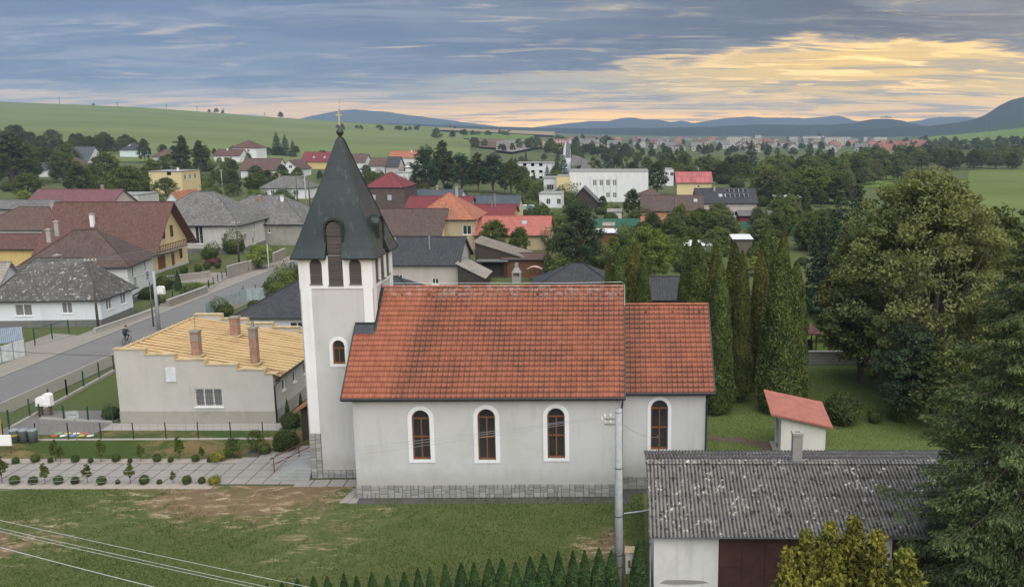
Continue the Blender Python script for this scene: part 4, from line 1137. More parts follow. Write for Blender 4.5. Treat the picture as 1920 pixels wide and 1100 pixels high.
PR['spruce_blue'] = (*spruce('spruce_blue', 23, 12, 3.4, 26, 8, 44, .42, .16, foliage('needle_blue', (.045, .062, .052), .5, 1.6, (1, 1, 1), .1), .25, .03, twigs=False), 12)
PR['thuja'] = (*column('thuja', 24, 12, 1.5, 24000, .19, thuja_leaf, 1.55, .015, .16, .42, .62), 12)
PR['thuja2'] = (*column('thuja2', 25, 12, 1.4, 24000, .19, thuja_olive, 1.45, .05, .2, .42, .62), 12)
PR['hedge_thuja'] = (*column('hedge_thuja', 26, 2.4, .40, 6500, .10, thuja_young, 1.7, .0, .10, .45, .85), 2.4)
PR['gold_thuja'] = (*spruce('gold_thuja', 27, 4.6, 1.35, 30, 9, 55, .20, .085, thuja_gold, -.55, .0, twigs=False, hang=-.25), 4.6)
PR['box'] = (*bush('box', 28, .62, .30, 1500, .06, box_leaf, .05), .62)
PR['box_dark'] = (*bush('box_dark', 29, .5, .24, 1100, .06, leaf_dark, .25), .5)
PR['standard'] = (*broadleaf('standard', 30, 1.25, .25, .30, 34, 60, .075, leaf_mid, clump=.42, lim=5, tr=.02), 1.25)
PR['rose'] = (*broadleaf('rose', 31, 1.7, .9, .1, 60, 34, .11, leaf_mid, clump=.26, lim=10, forks=3, tr=.012), 1.7)
PR['gold_bush'] = (*bush('gold_bush', 32, .6, .42, 900, .08, gold_leaf, .5), .6)
PR['bush'] = (*bush('bush', 33, 1.6, 1.0, 2600, .16, leaf_mid, .45), 1.6)
PR['bush_dark'] = (*bush('bush_dark', 34, 1.8, 1.2, 2600, .17, leaf_dark, .5), 1.8)
PR['red_bush'] = (*bush('red_bush', 35, 1.2, 1.3, 1800, .12, red_leaf, .3), 1.2)
PR['pale_bush'] = (*broadleaf('pale_bush', 36, 2.6, 1.7, .2, 120, 60, .14, foliage('leaf_pale', (.15, .19, .06), .5, 1.4), clump=.2), 2.6)
PR['far'] = (*broadleaf('far', 37, 10, 4.4, .2, 90, 26, .75, leaf_mid, clump=.24, lim=2), 10)
PR['far2'] = (*broadleaf('far2', 38, 10, 3.6, .2, 90, 26, .75, leaf_dark, clump=.24, lim=2), 10)

lawn_blade = foliage('lawn_blade', (.054, .088, .028), .65, 1.4, (1.15, 1.0, .6), .3, .35)
V, Ft = blades(110000, -36, 1.0, 29.5, 44.1, lawn_keep, 5)
tag(link('lawn_grass', np_mesh('lawn_grass', V, Ft, lawn_blade)), kind='stuff')
V, Ft = blades(40000, 4.5, 26, 44.5, 68, lambda x, y, u: (u > .1) & ~((x > 9) & (x < 13.2) & (y > 48.8) & (y < 51.6)), 6)
tag(link('park_grass', np_mesh('park_grass', V, Ft, lawn_blade)), kind='stuff')
def ordinal(n):
    return ['first', 'second', 'third', 'fourth', 'fifth', 'sixth', 'seventh', 'eighth', 'ninth', 'tenth', 'eleventh', 'twelfth', 'thirteenth', 'fourteenth', 'fifteenth', 'sixteenth', 'seventeenth', 'eighteenth', 'nineteenth', 'twentieth', 'twenty-first', 'twenty-second', 'twenty-third', 'twenty-fourth', 'twenty-fifth', 'twenty-sixth', 'twenty-seventh'][n]
# ------------------------------------------------------------------ houses
FOOT = []
def roof_polys(kind, L, W, o, hw, rise, og=None):
    """polygons of the roof covering: (points, eave direction)"""
    og = o if og is None else og
    if kind == 'gx':
        s = rise / (W / 2); ez = hw - o * s; rz = hw + rise
        A = [(-og, -o, ez), (L + og, -o, ez), (L + og, W / 2, rz), (-og, W / 2, rz)]
        B = [(L + og, W + o, ez), (-og, W + o, ez), (-og, W / 2, rz), (L + og, W / 2, rz)]
        return [A, B]
    if kind == 'gy':
        s = rise / (L / 2); ez = hw - o * s; rz = hw + rise
        A = [(-o, W + og, ez), (-o, -og, ez), (L / 2, -og, rz), (L / 2, W + og, rz)]
        B = [(L + o, -og, ez), (L + o, W + og, ez), (L / 2, W + og, rz), (L / 2, -og, rz)]
        return [A, B]
    if kind == 'hip':
        m = min(L, W) / 2; s = rise / m; ez = hw - o * s; rz = hw + rise
        if L >= W: r0, r1 = (m, W / 2), (L - m, W / 2)
        else: r0, r1 = (L / 2, m), (L / 2, W - m)
        a, b, c, d = (-o, -o, ez), (L + o, -o, ez), (L + o, W + o, ez), (-o, W + o, ez)
        p, q = (*r0, rz), (*r1, rz)
        if L >= W: return [[a, b, q, p], [c, d, p, q], [b, c, q], [d, a, p]]
        return [[a, b, p], [c, d, q], [b, c, q, p], [d, a, p, q]]
    if kind == 'mx':                                            # lean-to, falls to the right
        return [[(-o, W + o, hw + rise), (-o, -o, hw + rise), (L + o, -o, hw), (L + o, W + o, hw)]]
    if kind == 'my':                                            # lean-to, falls to the front
        return [[(-o, -o, hw), (L + o, -o, hw), (L + o, W + o, hw + rise), (-o, W + o, hw + rise)]]
    return [[(-o, -o, hw), (L + o, -o, hw), (L + o, W + o, hw), (-o, W + o, hw)]]
def roof_mesh(polys, mat, t=.14):
    m = MB(); edges = {}
    for P in polys:
        P = [Vector(p) for p in P]; n = (P[1] - P[0]).cross(P[2] - P[0]).normalized()
        e = Vector((0, 0, 1)).cross(n); e = e.normalized() if e.length > .01 else Vector((1, 0, 0)); s = n.cross(e)
        m.face(P, [((p.dot(e)), p.dot(s)) for p in P])
        m.face([p - Vector((0, 0, t)) for p in P][::-1], [(0.1, .2)] * len(P))
        for i in range(len(P)):
            a, b = P[i], P[(i + 1) % len(P)]; k = tuple(sorted((tuple(round(c, 3) for c in a), tuple(round(c, 3) for c in b))))
            edges.setdefault(k, []).append((a, b))
    for lst in edges.values():
        if len(lst) == 1:
            a, b = lst[0]; d = Vector((0, 0, t)); m.face([a - d, b - d, b, a], [(.1, .2)] * 4)
    return m.mesh('roof', mat)
SIDE = {'f': lambda L, W: (lambda u, z, d: (u, d, z)), 'r': lambda L, W: (lambda u, z, d: (L - d, u, z)), 'b': lambda L, W: (lambda u, z, d: (L - u, W - d, z)), 'l': lambda L, W: (lambda u, z, d: (d, W - u, z))}
def rect_window(root, uc, zb, w, h, f, fr=None, pane=None, sill=True, kind='window', mull=1):
    if kind == 'door':
        m = MB(); bar(m, uc - w / 2, uc + w / 2, zb, zb + h, f, .06, .12); return m.build('door', pane or brown_frame, root)
    g = MB(); g.face([f(uc - w / 2, zb, .11), f(uc + w / 2, zb, .11), f(uc + w / 2, zb + h, .11), f(uc - w / 2, zb + h, .11)])
    win = g.build('window', pane or glass(), root)
    m = MB(); t = .07
    o_ = [(uc - w / 2, zb), (uc - w / 2, zb + h), (uc + w / 2, zb + h), (uc + w / 2, zb), (uc - w / 2, zb)]
    i_ = [(uc - w / 2 + t, zb + t), (uc - w / 2 + t, zb + h - t), (uc + w / 2 - t, zb + h - t), (uc + w / 2 - t, zb + t), (uc - w / 2 + t, zb + t)]
    ring(m, o_, i_, f, .05, .12)
    n = mull if w > .75 else 0
    for k in range(n):
        x = uc - w / 2 + w * (k + 1) / (n + 1); bar(m, x - .035, x + .035, zb + .03, zb + h - .03, f, .055, .12)
    m.build('frame', fr or white_pvc, win)
    if sill:
        s = MB(); bar(s, uc - w / 2 - .06, uc + w / 2 + .06, zb - .07, zb - .005, f, -.08, .10); s.build('sill', white_pvc, win)
    return win
def chimney(root, x, y, z0, z1, w=.5, mat=None, cap=True, round_=False):
    m = MB()
    if round_: m.cyl((x, y, z0), w / 2, z1 - z0, 10)
    else: m.box((x, y, (z0 + z1) / 2), (w, w * .85, z1 - z0))
    c = m.build('chimney', mat or chimney_brick, root)
    if cap:
        k = MB()
        if round_: k.cyl((x, y, z1), w * .75, .08, 10)
        else: k.box((x, y, z1 + .05), (w + .16, w * .85 + .16, .10)); k.box((x, y, z1 + .15), (w * .5, w * .45, .12))
        k.build('chimney_cap', concrete if not round_ else galv, c)
    return c
def house(name, label, x0, y0, L, W, hw, rise, kind, wm, rm, yaw=0.0, o=.4, og=None, z0=None, ops=None, plinth=None, chims=(), gutter=True, cat='house', frame=None, pane=None, skylights=(), t=.14, gable=None, group=None):
    """one building; its front left wall corner stands at x0, y0"""
    zb = lz(x0, y0) if z0 is None else z0
    root = thing(name, label, cat, (x0, y0, zb), R(yaw), group); FOOT.append((x0, y0, L, W, R(yaw)))
    ops = ops or {}; wm_ = MB()
    for sd, ln in (('f', L), ('r', W), ('b', L), ('l', W)):
        f = SIDE[sd](L, W); lst = ops.get(sd, []); low = [w for w in lst if w[1] + w[3] <= hw + .01]
        top = hw
        if kind == 'mx': top = {'l': hw + rise - .1, 'r': hw - .1}.get(sd, hw - .1)
        if kind == 'my': top = {'b': hw + rise - .1}.get(sd, hw - .1)
        if kind == 'flat': top = hw - .02
        wall(wm_, 0, ln, -.6, top, [(*w[:4], False) for w in low], f, .14)
        if (kind == 'gx' and sd in 'lr') or (kind == 'gy' and sd in 'fb'):
            hi = [w for w in lst if w[1] + w[3] > hw + .01]
            # gable triangle, split round its windows
            if not hi: wm_.face([f(0, hw, 0), f(ln, hw, 0), f(ln / 2, hw + rise - .08, 0)])
            else:
                ws = sorted(hi); zb_, zt_ = min(w[1] for w in ws), max(w[1] + w[3] for w in ws)
                xa = lambda z: (z - hw) / rise * ln / 2
                zb_ = max(zb_, hw + .02)
                wm_.face([f(0, hw, 0), f(ln, hw, 0), f(ln - xa(zb_), zb_, 0), f(xa(zb_), zb_, 0)])
                cur = (xa(zb_), xa(zt_))
                for w in ws:
                    a, b = w[0] - w[2] / 2, w[0] + w[2] / 2
                    wm_.face([f(cur[0], zb_, 0), f(a, zb_, 0), f(a, zt_, 0), f(cur[1], zt_, 0)]); cur = (b, b)
                    ol = [(a, zb_), (a, zt_), (b, zt_), (b, zb_)]
                    for i in range(4):
                        c, d = ol[i], ol[(i + 1) % 4]; wm_.face([f(*c, 0), f(*d, 0), f(*d, .14), f(*c, .14)])
                wm_.face([f(cur[0], zb_, 0), f(ln - xa(zb_), zb_, 0), f(ln - xa(zt_), zt_, 0), f(cur[1], zt_, 0)])
                wm_.face([f(xa(zt_), zt_, 0), f(ln - xa(zt_), zt_, 0), f(ln / 2, hw + rise - .08, 0)])
        if kind == 'mx' and sd in 'fb':
            wm_.face([f(0, hw - .1, 0), f(ln, hw - .1, 0), f(0 if sd == 'f' else ln, hw + rise - .1, 0)])
        if kind == 'my' and sd in 'lr':
            wm_.face([f(0, hw - .1, 0), f(ln, hw - .1, 0), f(ln if sd == 'r' else 0, hw + rise - .1, 0)])
        for w in lst:
            kd = w[4] if len(w) > 4 else 'window'
            if kd == 'hole': continue
            zz = w[1] if w[1] + w[3] <= hw + .01 else max(w[1], hw + .02)
            rect_window(root, w[0], zz, w[2], w[3], f, frame, pane if kd == 'window' else None, kind=kd, mull=2 if w[2] > 1.8 else 1)
    wm_.build('wall', wm, root)
    if plinth:
        ph, pm = plinth; p = MB(); e = .03
        for (a, b, c, d) in ((-e, L + e, -e, 0), (-e, L + e, W, W + e), (-e, 0, 0, W), (L, L + e, 0, W)): p.span(a, b, c, d, -.6, ph)
        p.build('plinth', pm, root)
    polys = roof_polys(kind, L, W, o, hw, rise, og)
    rf = link('roof', roof_mesh(polys, rm, t), root)
    if gutter and kind in ('gx', 'hip', 'gy', 'my'):
        g = MB(); s = rise / (min(L, W) / 2 if kind == 'hip' else W / 2 if kind == 'gx' else L / 2); ez = hw - o * s - .08
        if kind == 'my': ez = hw - .08
        e = o + .05
        if kind == 'hip': g.tube([(-e, -e, ez), (L + e, -e, ez), (L + e, W + e, ez), (-e, W + e, ez), (-e, -e + .05, ez)], .06, 6)
        elif kind in ('gx', 'my'): g.tube([(-o, -e, ez), (L + o, -e, ez)], .06, 6)
        else: g.tube([(L + e, -o, ez), (L + e, W + o, ez)], .06, 6)
        g.build('gutter', dark_metal, rf)
    if kind == 'hip' or kind == 'gx':
        rg = MB(); m_ = min(L, W) / 2; og_ = o if og is None else og
        if kind == 'gx': rg.tube([(-og_, W / 2, hw + rise + .02), (L + og_, W / 2, hw + rise + .02)], .09, 6)
        else:
            a, b = ((m_, W / 2), (L - m_, W / 2)) if L >= W else ((L / 2, m_), (L / 2, W - m_))
            rg.tube([(-o, -o, hw - o * rise / m_ + .03), (*a, hw + rise + .03), (*b, hw + rise + .03), (L + o, -o, hw - o * rise / m_ + .03)], .08, 6)
        rg.build('ridge_cap', rm if False else plain('ridge_' + rm.name, MCOL.get(rm.name, (.1, .1, .1)), .8), rf)
    for c in chims:
        x, y, hgt, *r = c; kind_ = r[0] if r else 'brick'
        zr = hw
        if kind in ('gx', 'hip', 'gy'):
            k = (min(y, W - y) / (W / 2)) if kind != 'gy' else (min(x, L - x) / (L / 2)); zr = hw + rise * max(0, min(1, k))
        if kind_ == 'pipe': chimney(root, x, y, zr - .2, zr + hgt, .22, galv, True, True)
        else: chimney(root, x, y, zr - .5, zr + hgt, .42 if kind_ == 'grey' else .52, {'brick': chimney_brick, 'white': white_trim, 'grey': concrete}[kind_])
    for (u, k) in skylights:
        s = rise / (W / 2); th = math.atan(s); v = k * W / 2; z = hw + rise * k
        m = MB(); m.box((0, 0, .05), (.85, 1.2, .1)); o1 = m.build('skylight', plain('skylight_frame', (.3, .31, .33), .4), root, (u, v, z)); o1.rotation_euler = (th, 0, 0)
        q = MB(); q.face([(-.34, -.5, .106), (.34, -.5, .106), (.34, .5, .106), (-.34, .5, .106)]); q.build('pane', sky_glass, o1)
    return root
MCOL = {}
def rtile(name, col, **k):
    m = tiles(name, col, **k); MCOL[m.name] = tuple(x * .8 for x in col); return m
sky_glass = plain('skylight_glass', (.35, .38, .42), .05, .0, .1, spec=.8)
r_brown = rtile('brown_tile', (.105, .065, .055), tw=.3, th=.36)
r_choc = rtile('chocolate_tile', (.085, .058, .052), tw=.3, th=.36, edge=.6)
r_redbrown = rtile('redbrown_tile', (.112, .056, .048), tw=.26, th=.33, moss=.35, mosscol=(.09, .06, .05), spots=.25, spotcol=(.30, .24, .2), edge=.7)
r_grey = rtile('grey_slate', (.135, .135, .135), tw=.4, th=.4, moss=.5, mosscol=(.07, .068, .062), spots=.5, edge=.25, stag=.5)
r_mossgrey = rtile('mossy_slate', (.085, .085, .083), tw=.4, th=.4, moss=.5, mosscol=(.05, .048, .044), spots=.9, spotcol=(.46, .46, .43), edge=.25, stag=.5)
r_pale = rtile('pale_shingle', (.28, .26, .235), tw=.35, th=.4, moss=.5, mosscol=(.14, .13, .115), spots=.6, edge=.4, stag=.5)
r_anth = rtile('anthracite_tile', (.042, .043, .048), tw=.3, th=.36, moss=.1, rough=.5)
r_navy = rtile('slate_blue_metal', (.065, .078, .095), tw=.4, th=.4, moss=.1, rough=.5, edge=.3)
r_maroon = rtile('maroon_metal', (.165, .035, .038), tw=.22, th=.38, moss=.1, rough=.5)
r_salmon = rtile('salmon_metal', (.37, .125, .10), tw=.22, th=.38, moss=.1, rough=.55, edge=.35)
r_orange = rtile('orange_tile', (.34, .13, .075), tw=.26, th=.33, moss=.3)
r_purple = rtile('purple_metal', (.155, .07, .078), tw=.24, th=.38, moss=.1, rough=.5)
r_red = rtile('red_sheet', (.33, .10, .10), tw=.6, th=5.0, moss=.1, edge=.2, rough=.55)
r_flat = ground_mat('flat_roof', (.26, .26, .26), .3, .5)
r_corr = rtile('sheet_roof', (.21, .185, .165), tw=.18, th=6, moss=.4, edge=.25)
w_white = plaster('w_white', (.66, .68, .71), .10); w_blue = plaster('w_white_blue', (.66, .70, .76), .10)
w_cream = plaster('w_cream', (.62, .52, .30), .12); w_yellow = plaster('w_yellow', (.60, .46, .20), .12)
w_grey = plaster('w_grey', (.50, .50, .49), .2); w_dull = plaster('w_dull', (.30, .29, .27), .3); w_beige = plaster('w_beige', (.50, .44, .36), .15)
w_pink = plaster('w_pinkgrey', (.46, .42, .40), .12); w_orange = plaster('w_orange', (.62, .32, .16), .12); w_ochre = plaster('w_ochre', (.42, .35, .24), .15)
w_wood = wood('w_wood', (.17, .085, .045)); w_dark = wood('w_darkwood', (.055, .045, .038)); w_pale = plaster('w_paleblue', (.58, .68, .70), .1)
dark_plinth = plaster('dark_plinth', (.16, .165, .165), .3)

def spec(pl, pr_, pe, hw, prd, W, kind, o=.4):
    z0 = 0.0; pm = (pl + pr_) / 2
    if pe < 330:                                                # on the slope: walk out along the ray to the first fit
        r = ray(pm, pe); t = 150.0
        while t < 1100 and CAM_H + r[2] * t - hw > lz(r[0] * t, r[1] * t): t *= 1.004
        z0 = lz(r[0] * t, r[1] * t); Y = r[1] * t; xl = at_y(pl, pe, Y)[0]; xr = at_y(pr_, pe, Y)[0]
    else:
        for _ in range(5):
            xl, Y = at_z(pl, pe, z0 + hw); xr, _y = at_z(pr_, pe, z0 + hw); z0 = lz((xl + xr) / 2, Y)
    Yw = Y + o
    zr = at_y((pl + pr_) / 2, prd, Yw + (W / 2 if kind in ('gx', 'hip') else W if kind == 'my' else 0))[1] - z0
    return dict(x0=xl + o * .6, y0=Yw, L=xr - xl - o * 1.2, W=W, hw=hw + .15, rise=max(.3, zr - hw - .15), kind=kind, z0=z0, o=o)
def row(n, L, z, w=1.1, h=1.3, m=.12):
    return [(L * (m + (1 - 2 * m) * (i + .5) / n), z, w, h) for i in range(n)]
def hs(label, sp, wm, rm, name='house', **k): return house(name, label, wm=wm, rm=rm, **sp, **k)

# --- street on the left
house('house', 'white cottage with mossy grey hipped roof on the street corner', -66.2, 82.7, 11.0, 6.2, 3.45, 3.45, 'hip', w_blue, r_mossgrey, yaw=3.5, o=.45, plinth=(.75, dark_plinth),
      ops={'f': [(3.2, 1.25, 1.75, 1.25), (7.6, 1.45, 1.1, 1.2)], 'r': [(1.6, 1.5, 1.1, 1.35), (4.4, 1.5, 1.1, 1.35)]}, chims=[(5.0, 3.6, .7), (3.7, 4.3, .9)], pane=curtain_glass())
house('outbuilding', 'low wing with pale weathered shingle roof beside the white cottage', -77.5, 82.2, 11.2, 6.4, 3.2, 3.3, 'gx', w_blue, r_pale, yaw=2.5, o=.5, ops={'f': [(8.6, 1.3, 1.3, 1.1)]}, cat='outbuilding')
house('house', 'white two-storey house with brown hipped tile roof and small square windows', -70.0, 92.2, 11.2, 8.8, 5.0, 3.5, 'hip', w_white, r_choc, yaw=13, o=.55, plinth=(.9, dark_plinth),
      ops={'f': [(8.0, 2.8, 1.2, 1.3)], 'r': [(2.2, .6, 1.1, 1.1), (2.0, 2.9, 1.1, 1.5), (6.4, 2.9, 1.1, 1.5), (6.6, .6, 1.1, 1.1)]}, chims=[(2.6, 4.2, 1.2, 'grey'), (2.0, 3.4, 1.0, 'grey')])
yh = house('house', 'yellow house with huge steep red-brown tile roof and wooden balcony', -82.0, 113.2, 14.4, 10.8, 4.1, 5.9, 'gx', w_cream, r_redbrown, yaw=3, o=.9, og=1.3, plinth=(.4, w_grey),
      ops={'r': [(3.0, .1, 2.2, 2.3, 'door'), (6.3, .1, 1.0, 2.2, 'door'), (8.8, 1.0, 1.0, 1.9), (4.2, 4.6, 1.0, 1.8), (6.6, 4.6, 1.0, 1.8)]}, chims=[(5.4, 2.6, 1.5, 'white')], frame=brown_frame)
bl = MB(); bl.span(14.4, 15.6, .6, 8.6, 2.95, 3.1); bal = bl.build('balcony', concrete, yh)
br_ = MB()
for i in range(17): br_.box((15.52, .7 + i * .49, 3.55), (.06, .09, .95))
br_.span(15.45, 15.6, .6, 8.6, 4.0, 4.08); br_.span(15.46, 15.58, .6, 8.6, 3.15, 3.22)
for i in range(3): br_.box((14.9 + i * .25, .64, 3.55), (.08, .06, .95))
br_.span(14.4, 15.6, .6, .68, 4.0, 4.08); br_.build('railing', w_wood, bal)
house('house', 'light grey house with grey slate hipped roof and one tall stair window', -81.0, 133.6, 16.6, 13.0, 5.2, 4.7, 'hip', w_grey, r_grey, yaw=2, o=.5, plinth=(.9, dark_plinth),
      ops={'f': [(10.0, 1.7, 1.3, 3.2)], 'r': [(2.0, .9, 1.1, 1.2), (5.5, .9, 1.1, 1.2), (2.2, 3.2, 1.1, 1.6), (6.0, 3.2, 1.1, 1.6)]})
house('house', 'long dull grey house with wide grey slate roof beside the street', -76.0, 144.6, 18.4, 12.5, 4.1, 4.3, 'hip', w_dull, r_grey, yaw=0, o=.45, ops={'f': [(12.0, 2.2, .5, .6)]}, chims=[(8.5, 5.0, .9), (12.6, 5.0, .9, 'white')])
hs('anthracite hipped roof house partly hidden behind the bell tower', dict(x0=-37.4, y0=76.4, L=19.0, W=9.5, hw=3.0, rise=2.75, kind='hip', o=.5, z0=0), w_blue, r_anth, ops={'f': [(6.0, 1.6, 2.2, .55), (12.5, 1.2, 1.6, 1.2)]})
# --- far left cluster
hs('house with purple-red metal tile roof behind the flat grey block', spec(42, 205, 386, 4.2, 355, 10, 'gx'), w_pink, r_purple, chims=[(14, 5, .8)])
fb = hs('long flat-roofed grey block with bare rendered wall', spec(125, 258, 366, 4.4, 360, 9, 'flat', .15), w_grey, r_flat, ops={'f': [(14.5, 2.6, .6, .6)]}, chims=[(8, 3, .8), (11, 3, .7)])
hs('low house with dark slate roof at the edge of the village street', spec(-60, 88, 392, 3.8, 375, 9, 'gx'), w_dull, r_grey)
hs('house with grey-brown tile hip roof and dark flue', spec(-60, 112, 430, 3.6, 388, 10, 'hip'), w_white, r_brown, ops={'f': [(4, 1.2, 1.4, 1.3), (8.5, 1.2, 1.2, 1.3), (12.2, 1.0, 1.6, 1.5)]}, chims=[(11.2, 4.6, 1.2, 'grey')])
hs('small yellow outhouse with brown tile roof behind the pale shingle wing', spec(-30, 76, 466, 3.0, 438, 6, 'gx'), w_yellow, r_redbrown, name='outhouse', cat='outbuilding')
hs('small pale blue gabled house with brown-orange tile roof', spec(298, 348, 392, 3.4, 360, 10, 'gy', .3), w_pale, r_orange, chims=[(6.2, 3, 1.4, 'white'), (6.4, 6, 1.0, 'white')])
hs('small white house with grey hipped slate roof and three windows', spec(486, 577, 352, 3.2, 330, 9, 'hip'), w_white, r_grey, ops={'f': [(3.4, 1.1, 1.1, 1.3), (7.2, 1.1, 1.3, 1.3), (10.2, 1.1, 1.6, 1.3)]}, chims=[(4, 4, .8)])
yf = hs('yellow flat-roofed two-storey house with square windows', spec(277, 340, 322, 6.6, 318, 11, 'flat', .2), w_cream, r_flat, ops={'f': [(6.2, 4.0, 1.5, 1.5), (6.4, 1.0, 1.5, 1.5)], 'r': [(2, 4.0, 1.2, 1.6), (5, 4.0, 1.2, 1.6), (8, 4.0, 1.2, 1.6)]}, chims=[(7, 4, .9, 'white')])
hs('dark navy gabled house with white gable end below the corn hill', spec(90, 163, 303, 3.6, 275, 12, 'gx'), w_white, r_navy, ops={'r': [(4, 4.2, .9, 1.2), (7.2, 4.2, .9, 1.2)]})
hs('low house with brown hipped roof beneath the dark navy gable house', spec(82, 148, 313, 3.0, 293, 9, 'hip'), w_white, r_brown, chims=[(5, 4, .8, 'white')])
hs('tiny grey low-roofed house beside the wood at the hill foot', spec(48, 88, 318, 2.8, 305, 8, 'gx'), w_white, r_navy)
hs('dark hipped roof house with two bright skylights', spec(222, 260, 281, 4.0, 266, 10, 'hip'), w_pale, r_anth, skylights=[(4, .5), (8.5, .5)])
hs('brown hipped roof house with white annex before the weeping trees', spec(284, 324, 293, 3.4, 279, 9, 'hip'), w_grey, r_brown)
hs('white house with low red-brown roof left of the tall hipped house', spec(399, 449, 292, 3.2, 280, 10, 'gx'), w_white, r_redbrown, ops={'f': row(3, 11, 1.2)}, chims=[(5, 4, 1.0, 'white')])
hs('tall white two-storey house with red-brown pyramid roof', spec(433, 480, 277, 6.5, 263, 12, 'hip'), w_white, r_redbrown, ops={'f': row(2, 12, 4.2, 1.2, 1.3) + row(2, 12, 1.4, 1.2, 1.3)})
hs('white gabled house with wide dark brown roof beside the meadow', spec(449, 520, 319, 3.2, 297, 10, 'gx'), w_white, r_brown, ops={'r': [(3, 3.8, .8, 1), (6, 3.8, .8, 1)]})
hs('white house with its gable window facing the meadow', spec(523, 560, 317, 3.2, 300, 13, 'gy'), w_white, r_brown, ops={'f': [(4.2, 3.4, 1.4, 1.2)]})
hs('long yellow house with dark red roof behind the tower', spec(563, 628, 303, 3.4, 285, 11, 'gx'), w_yellow, r_maroon, skylights=[(5, .4), (10, .4)])
# --- right of the tower, far row
hs('dark roofed house with tall white gable right of the tower', spec(652, 684, 304, 4.6, 289, 10, 'gx'), w_white, r_brown, ops={'r': [(3, 2, 1, 1.2), (6, 2, 1, 1.2), (4.6, 5, 1, 1)]})
hs('grey-brown gabled house second right of the tower', spec(690, 722, 311, 3.4, 296, 9, 'gx'), w_white, r_brown)
hs('pinkish gabled house third right of the tower', spec(722, 747, 312, 3.6, 294, 9, 'gx'), w_pink, r_anth)
hs('house with orange-brown roof on the skyline of the far row', spec(728, 782, 296, 4.4, 283, 10, 'gx'), w_white, r_orange, chims=[(10, 4, 1, 'white')])
hs('white house with low pale conical roof at the edge of the grove', spec(758, 794, 313, 3.4, 299, 9, 'hip'), w_white, plain('pale_sheet', (.5, .48, .43)))
hs('pale flat-roofed house beside the grove of dark trees', spec(728, 765, 325, 4.4, 322, 9, 'flat', .15), w_white, r_flat, ops={'f': row(2, 6, 1.5)})
sp_ = dict(x0=at_y(684, 347, 185)[0], y0=185, L=at_y(756, 347, 185)[0] - at_y(684, 347, 185)[0], W=11, hw=7.7, rise=2.9, kind='hip', z0=0, o=.25)
mh = hs('tall house with maroon hip roof over a dark brown mansard skirt', sp_, w_orange, r_maroon, ops={'f': [(2.2, 1.0, 1.1, 1.3), (6.0, 1.0, 1.1, 1.3)]})
m = MB(); e = .45; L_, W_ = sp_['L'], 11
for P in ([(-e, -e, 2.9), (L_ + e, -e, 2.9), (L_ + .05, -.05, 7.55), (-.05, -.05, 7.55)], [(L_ + e, -e, 2.9), (L_ + e, W_ + e, 2.9), (L_ + .05, W_ + .05, 7.55), (L_ + .05, -.05, 7.55)], [(-e, W_ + e, 2.9), (-e, -e, 2.9), (-.05, -.05, 7.55), (-.05, W_ + .05, 7.55)]):
    m.face(P, [(p[0] + p[1], p[2]) for p in P])
m.build('mansard_skirt', r_choc, mh)
for u in (2.0, 5.6): m = MB(); m.box((u, -.36, 5.2), (.9, .12, 1.2), rot=Matrix.Rotation(R(-5), 3, 'X')); m.build('skylight', sky_glass, mh)
# --- farmyard between the tower and the pine
hs('long slate-blue metal roof house behind the crimson roofs', spec(772, 862, 371, 4.2, 355, 9, 'gx'), w_white, r_navy, chims=[(5, 4, 1.0)])
hs('slate-blue gabled house with cream end wall beside the blue container', spec(868, 972, 390, 4.0, 366, 9, 'gx'), w_cream, r_navy)
hs('low barn with crimson metal tile roof behind the orange hip roof', spec(758, 880, 392, 4.2, 368, 9, 'gx'), w_ochre, r_maroon, name='barn', cat='barn')
hs('short crimson metal roof beside two steel flues', spec(878, 963, 404, 3.6, 383, 8, 'gx'), w_ochre, r_maroon, name='barn', cat='barn', chims=[(4.6, 3.0, 2.6, 'pipe'), (4.0, 2.8, 1.2, 'pipe')])
hs('ochre house with orange-red hipped tile roof and white window', spec(770, 891, 410, 5.4, 361, 11, 'hip'), w_ochre, r_orange, ops={'f': [(9.3, 2.6, 1.5, 1.6)]}, chims=[(6.5, 6, 1.2, 'grey')])
hs('long barn with salmon-red metal tile roof behind the cherry trees', spec(888, 1028, 441, 2.6, 405, 12, 'gx'), w_ochre, r_salmon, name='barn', cat='barn', skylights=[(8.0, .62)])
hs('house with brown tile roof and open timber gable', spec(690, 824, 440, 3.2, 391, 11, 'gx'), w_cream, r_choc, chims=[(13.0, 3.5, 1.4, 'pipe')], og=.6)
hs('pinkish grey house with dark corrugated tile roof and thin flue', spec(728, 860, 495, 3.0, 444, 9, 'gx'), w_pink, r_anth, ops={'f': [(1.0, .4, .9, 1.1), (5.8, .2, .9, .8)]}, chims=[(4.6, 2.4, 1.6, 'pipe')])
house('lean_to', 'sloping brown sheet roof of the open farm shed', -21.2, 113.0, 7.2, 6.0, 2.6, 2.4, 'mx', w_dark, r_corr, o=.2, cat='shed', gutter=False)
house('lean_to', 'mossy tiled lean-to against the pinkish grey house', -22.0, 104.8, 3.4, 5.0, 1.3, 2.0, 'mx', w_dark, r_pale, o=.25, cat='shed', gutter=False)
hs('brown wooden board shed with weathered tile roof', spec(940, 1042, 487, 2.5, 474, 5, 'gx'), w_wood, r_brown, name='shed', cat='shed')
hs('open carport with dark flat sheet roof beside the wooden shed', spec(894, 950, 491, 2.3, 488, 5, 'flat', .3), w_dark, plain('carport_sheet', (.16, .18, .18), .5), name='carport', cat='carport', ops={'f': [(2.1, .1, 3.2, 2.0, 'hole')]})
hs('low house with black hipped tile roof just behind the church ridge', dict(x0=-10.9, y0=90.0, L=10.4, W=9.0, hw=2.6, rise=2.3, kind='hip', o=.5, z0=0), w_white, r_anth, skylights=[])
